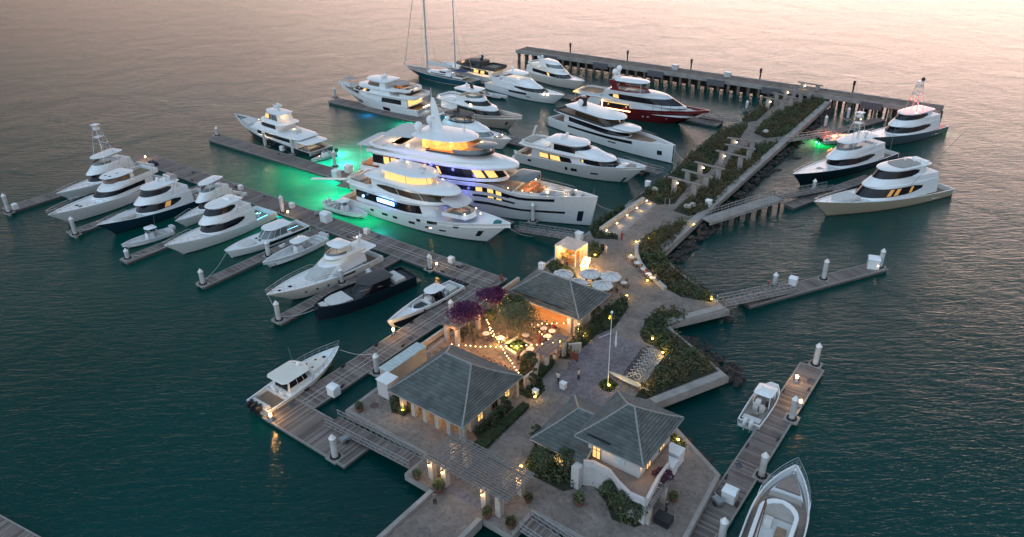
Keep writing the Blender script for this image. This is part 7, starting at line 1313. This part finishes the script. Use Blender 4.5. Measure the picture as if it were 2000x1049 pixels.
r = thing('dock_trolley', 'blue covered cart on the far left dock beside the lit lamp', 'cart', P(300, 322, .62), AZ); b = MB(); b.loft([[(-1.2, -.7, 0), (1.2, -.7, 0), (1.2, .7, 0), (-1.2, .7, 0)], [(-1.0, -.5, .8), (1.0, -.5, .6), (1.0, .5, .6), (-1.0, .5, .8)]], cap1=True); b.build('cover', mat('navy_canvas', (.012, .02, .05), .9), r)
# cleats and ladders on the docks
cl = thing('dock_cleat', 'x', 'cleat'); MB().box(-.3, .3, -.06, .06, .12, .2).build('horn', BLACK, cl); MB().box(-.1, .1, -.06, .06, 0, .12).build('base', BLACK, cl)
LOC = [(s_, 76.95, 'on the near edge of the main dock') for s_ in (-150, -142, -128, -112, -107, -94, -88, -72)]+[(-65.6, t_, 'on the left edge of the dock arm') for t_ in (44, 50, 56, 63, 70)]+[(-62.5, t_, 'on the right edge of the dock arm') for t_ in (47, 58, 69)]+[(-17.3, t_, 'on the left edge of the right dock') for t_ in (54, 60, 66, 72, 78)]+[(-14.9, t_, 'on the right edge of the right dock') for t_ in (57, 69, 80)]
for i, (s_, t_, lb) in enumerate(LOC): o = cl if i == 0 else dup(cl); o.location = D(s_, t_, .65); o.rotation_euler = (0, 0, AZ+(R_(90) if abs(t_-76.95) > .1 else 0)); o.scale = (1.3,)*3; o['label'] = 'black mooring cleat '+lb; o['group'] = 'cleats '+lb

# mooring lines from bows and quarters to the docks
def rope(label, a, c, sag=.4):
    a, c = Vector(a), Vector(c); r = thing('mooring_line', label, 'rope', a, 0); b = MB(); b.tube([a.lerp(c, k/8)-Vector((0, 0, sag*math.sin(math.pi*k/8))) for k in range(9)], .035, 4); b.build('rope', PILEW, r, a)
rope('mooring line from the lobster boat bow to the white pile', P(664, 683, 1.6), P(736, 690, 2.6), .5)
for lb, a, c in (('left of the navy sportfisher bow', (190, 441, 2), (150, 448, 1.2)), ('from the two level sportfisher bow to its finger pile', (322, 482, 2.4), (256, 500, 1.0)), ('from the express cruiser bow to its finger pile', (442, 494, 1.2), (402, 545, 1.0)), ('from the white motor yacht bow to the outer pile', (524, 578, 2), (546, 615, 1.2)), ('from the black day boat bow to the outer pile', (620, 602, 1.6), (550, 618, 1.0)),
        ('from the runabout bow to the dock arm', (760, 630, 1.4), (800, 640, .7)), ('from the largest yacht bow to the planted bank', (1160, 395, 4.6), (1205, 412, 1.9)), ('from the second yacht bow to the gangway dock', (994, 445, 3.8), (1040, 462, .7)), ('from the tan sportfisher bow to the footbridge dock', (1592, 397, 2.8), (1600, 380, .8)), ('from the red yacht bow to its gangway', (1380, 222, 4), (1425, 236, 1.8)),
        ('from the plumb bowed yacht to the bank', (1316, 290, 3.6), (1335, 312, 1.9)), ('from the fishing tender to the big yacht quarter', (715, 415, .9), (740, 400, 2.4)), ('from the small runabout stern to the right dock', (1478, 822, .8), (1504, 838, .7)), ('from the foreground yacht bow to the right dock', (1556, 915, 2.4), (1500, 930, .7))):
    rope('mooring line '+lb, P(*a), P(*c))
# fenders hanging between hulls and docks
fe = thing('fender', 'x', 'fender'); b = MB(); b.loft([[(r_*math.cos(.785*k), r_*math.sin(.785*k), z_) for k in range(8)] for z_, r_ in ((-.5, .04), (-.42, .14), (.0, .17), (.42, .14), (.5, .04))], cap0=True, cap1=True); b.build('body', mat('fender_skin', (.03, .035, .05), .6), fe, smooth=True); MB().cyl(0, 0, .48, 1.3, .02, n=4).build('lanyard', PILEW, fe)
FN = [(1498, 790, 'on the left side of the small runabout'), (1508, 770, 'at the shoulder of the small runabout'), (1476, 1010, 'on the foreground yacht near side'), (1500, 950, 'forward on the foreground yacht'), (560, 762, 'aft on the lobster boat'), (600, 738, 'amidships on the lobster boat'), (640, 710, 'forward on the lobster boat'), (830, 610, 'amidships on the runabout'), (870, 585, 'aft on the runabout'), (505, 265, 'on the black hulled yacht forward'), (548, 288, 'on the black hulled yacht amidships')]
for i, (x, y, lb) in enumerate(FN): o = fe if i == 0 else dup(fe); o.location = P(x, y, .75); o['label'] = 'dark cylindrical fender '+lb; o['group'] = 'dark fenders'

# dock clutter: hose coils, carts and steps
hc = thing('hose_coil', 'x', 'hose'); b = MB()
for k_, r_ in enumerate((.28, .33, .25)): b.tube([(r_*math.cos(.6283*k), r_*math.sin(.6283*k), .04+.05*k_) for k in range(11)], .03, 4)
b.build('coil', mat('hose_blue', (.03, .08, .14), .6), hc)
for i, (s_, t_, lb) in enumerate(((-146, 79.8, 'on the main dock behind the left flybridge yacht'), (-122, 80.2, 'on the main dock behind the two level sportfisher'), (-90, 80.3, 'on the main dock by the lit pedestal'), (-63, 60, 'on the dock arm below the runabout'), (-64.8, 41.0, 'on the dock head'), (-16.9, 62.5, 'on the right dock near the platform'), (-15.3, 82, 'near the far end of the right dock'), (-140, 97.8, 'on the dock of the black hulled yacht'), (-150, 136.8, 'on the dock of the three deck yacht'))):
    o = hc if i == 0 else dup(hc); o.location = D(s_, t_, .66); o['label'] = 'coiled blue hose '+lb; o['group'] = 'hose coils'
ct = thing('dock_cart', 'x', 'cart'); MB().box(-.55, .55, -.35, .35, .35, .75).build('tub', mat('cart_grey', (.22, .23, .24), .6), ct); b = MB()
for y in (-.4, .4): b.tube([(.22*math.cos(.785*k), y, .22+.22*math.sin(.785*k)) for k in range(9)], .05, 5); b.cut()
b.build('wheel', RUBBER, ct); b = MB(); b.tube([(-.55, -.3, .6), (-1.1, -.3, .9), (-1.1, .3, .9), (-.55, .3, .6)], .025, 4); b.build('handle', STEEL, ct)
for i, (s_, t_, lb) in enumerate(((-131, 80.2, 'behind the navy sportfisher'), (-106, 80.3, 'between the dock lamp and the open cruiser'), (-71, 79.9, 'near the corner of the main dock'), (-54.5, 40.3, 'on the dock head below the gangway'), (-16.6, 56, 'on the right dock beside the foreground yacht'))):
    o = ct if i == 0 else dup(ct); o.location = D(s_, t_, .64); o.rotation_euler = (0, 0, i*1.3); o['label'] = 'grey two wheeled dock cart '+lb; o['group'] = 'dock carts'
dp = thing('dock_steps', 'x', 'steps'); b = MB(); b.box(0, .3, -.35, .35, 0, .6); b.box(.3, .6, -.35, .35, 0, .4); b.box(.6, .9, -.35, .35, 0, .2); b.build('treads', WHITE, dp); MB().bar((.0, .36, .6), (.0, .36, 1.3), .04, .04).bar((.0, .36, 1.3), (.85, .36, .9), .04, .04).build('handrail', STEEL, dp)
for i, (s_, t_, lb) in enumerate(((-118.6, 70, 'beside the two level sportfisher'), (-100.5, 68, 'beside the open cruiser'), (-82, 70, 'between the motor yacht and black boat'), (-137.4, 70, 'beside the navy sportfisher'))):
    o = dp if i == 0 else dup(dp); o.location = D(s_, t_, .64); o.rotation_euler = (0, 0, AZ+3.14*(i % 2)); o['label'] = 'small white boarding steps on the finger '+lb; o['group'] = 'boarding steps'
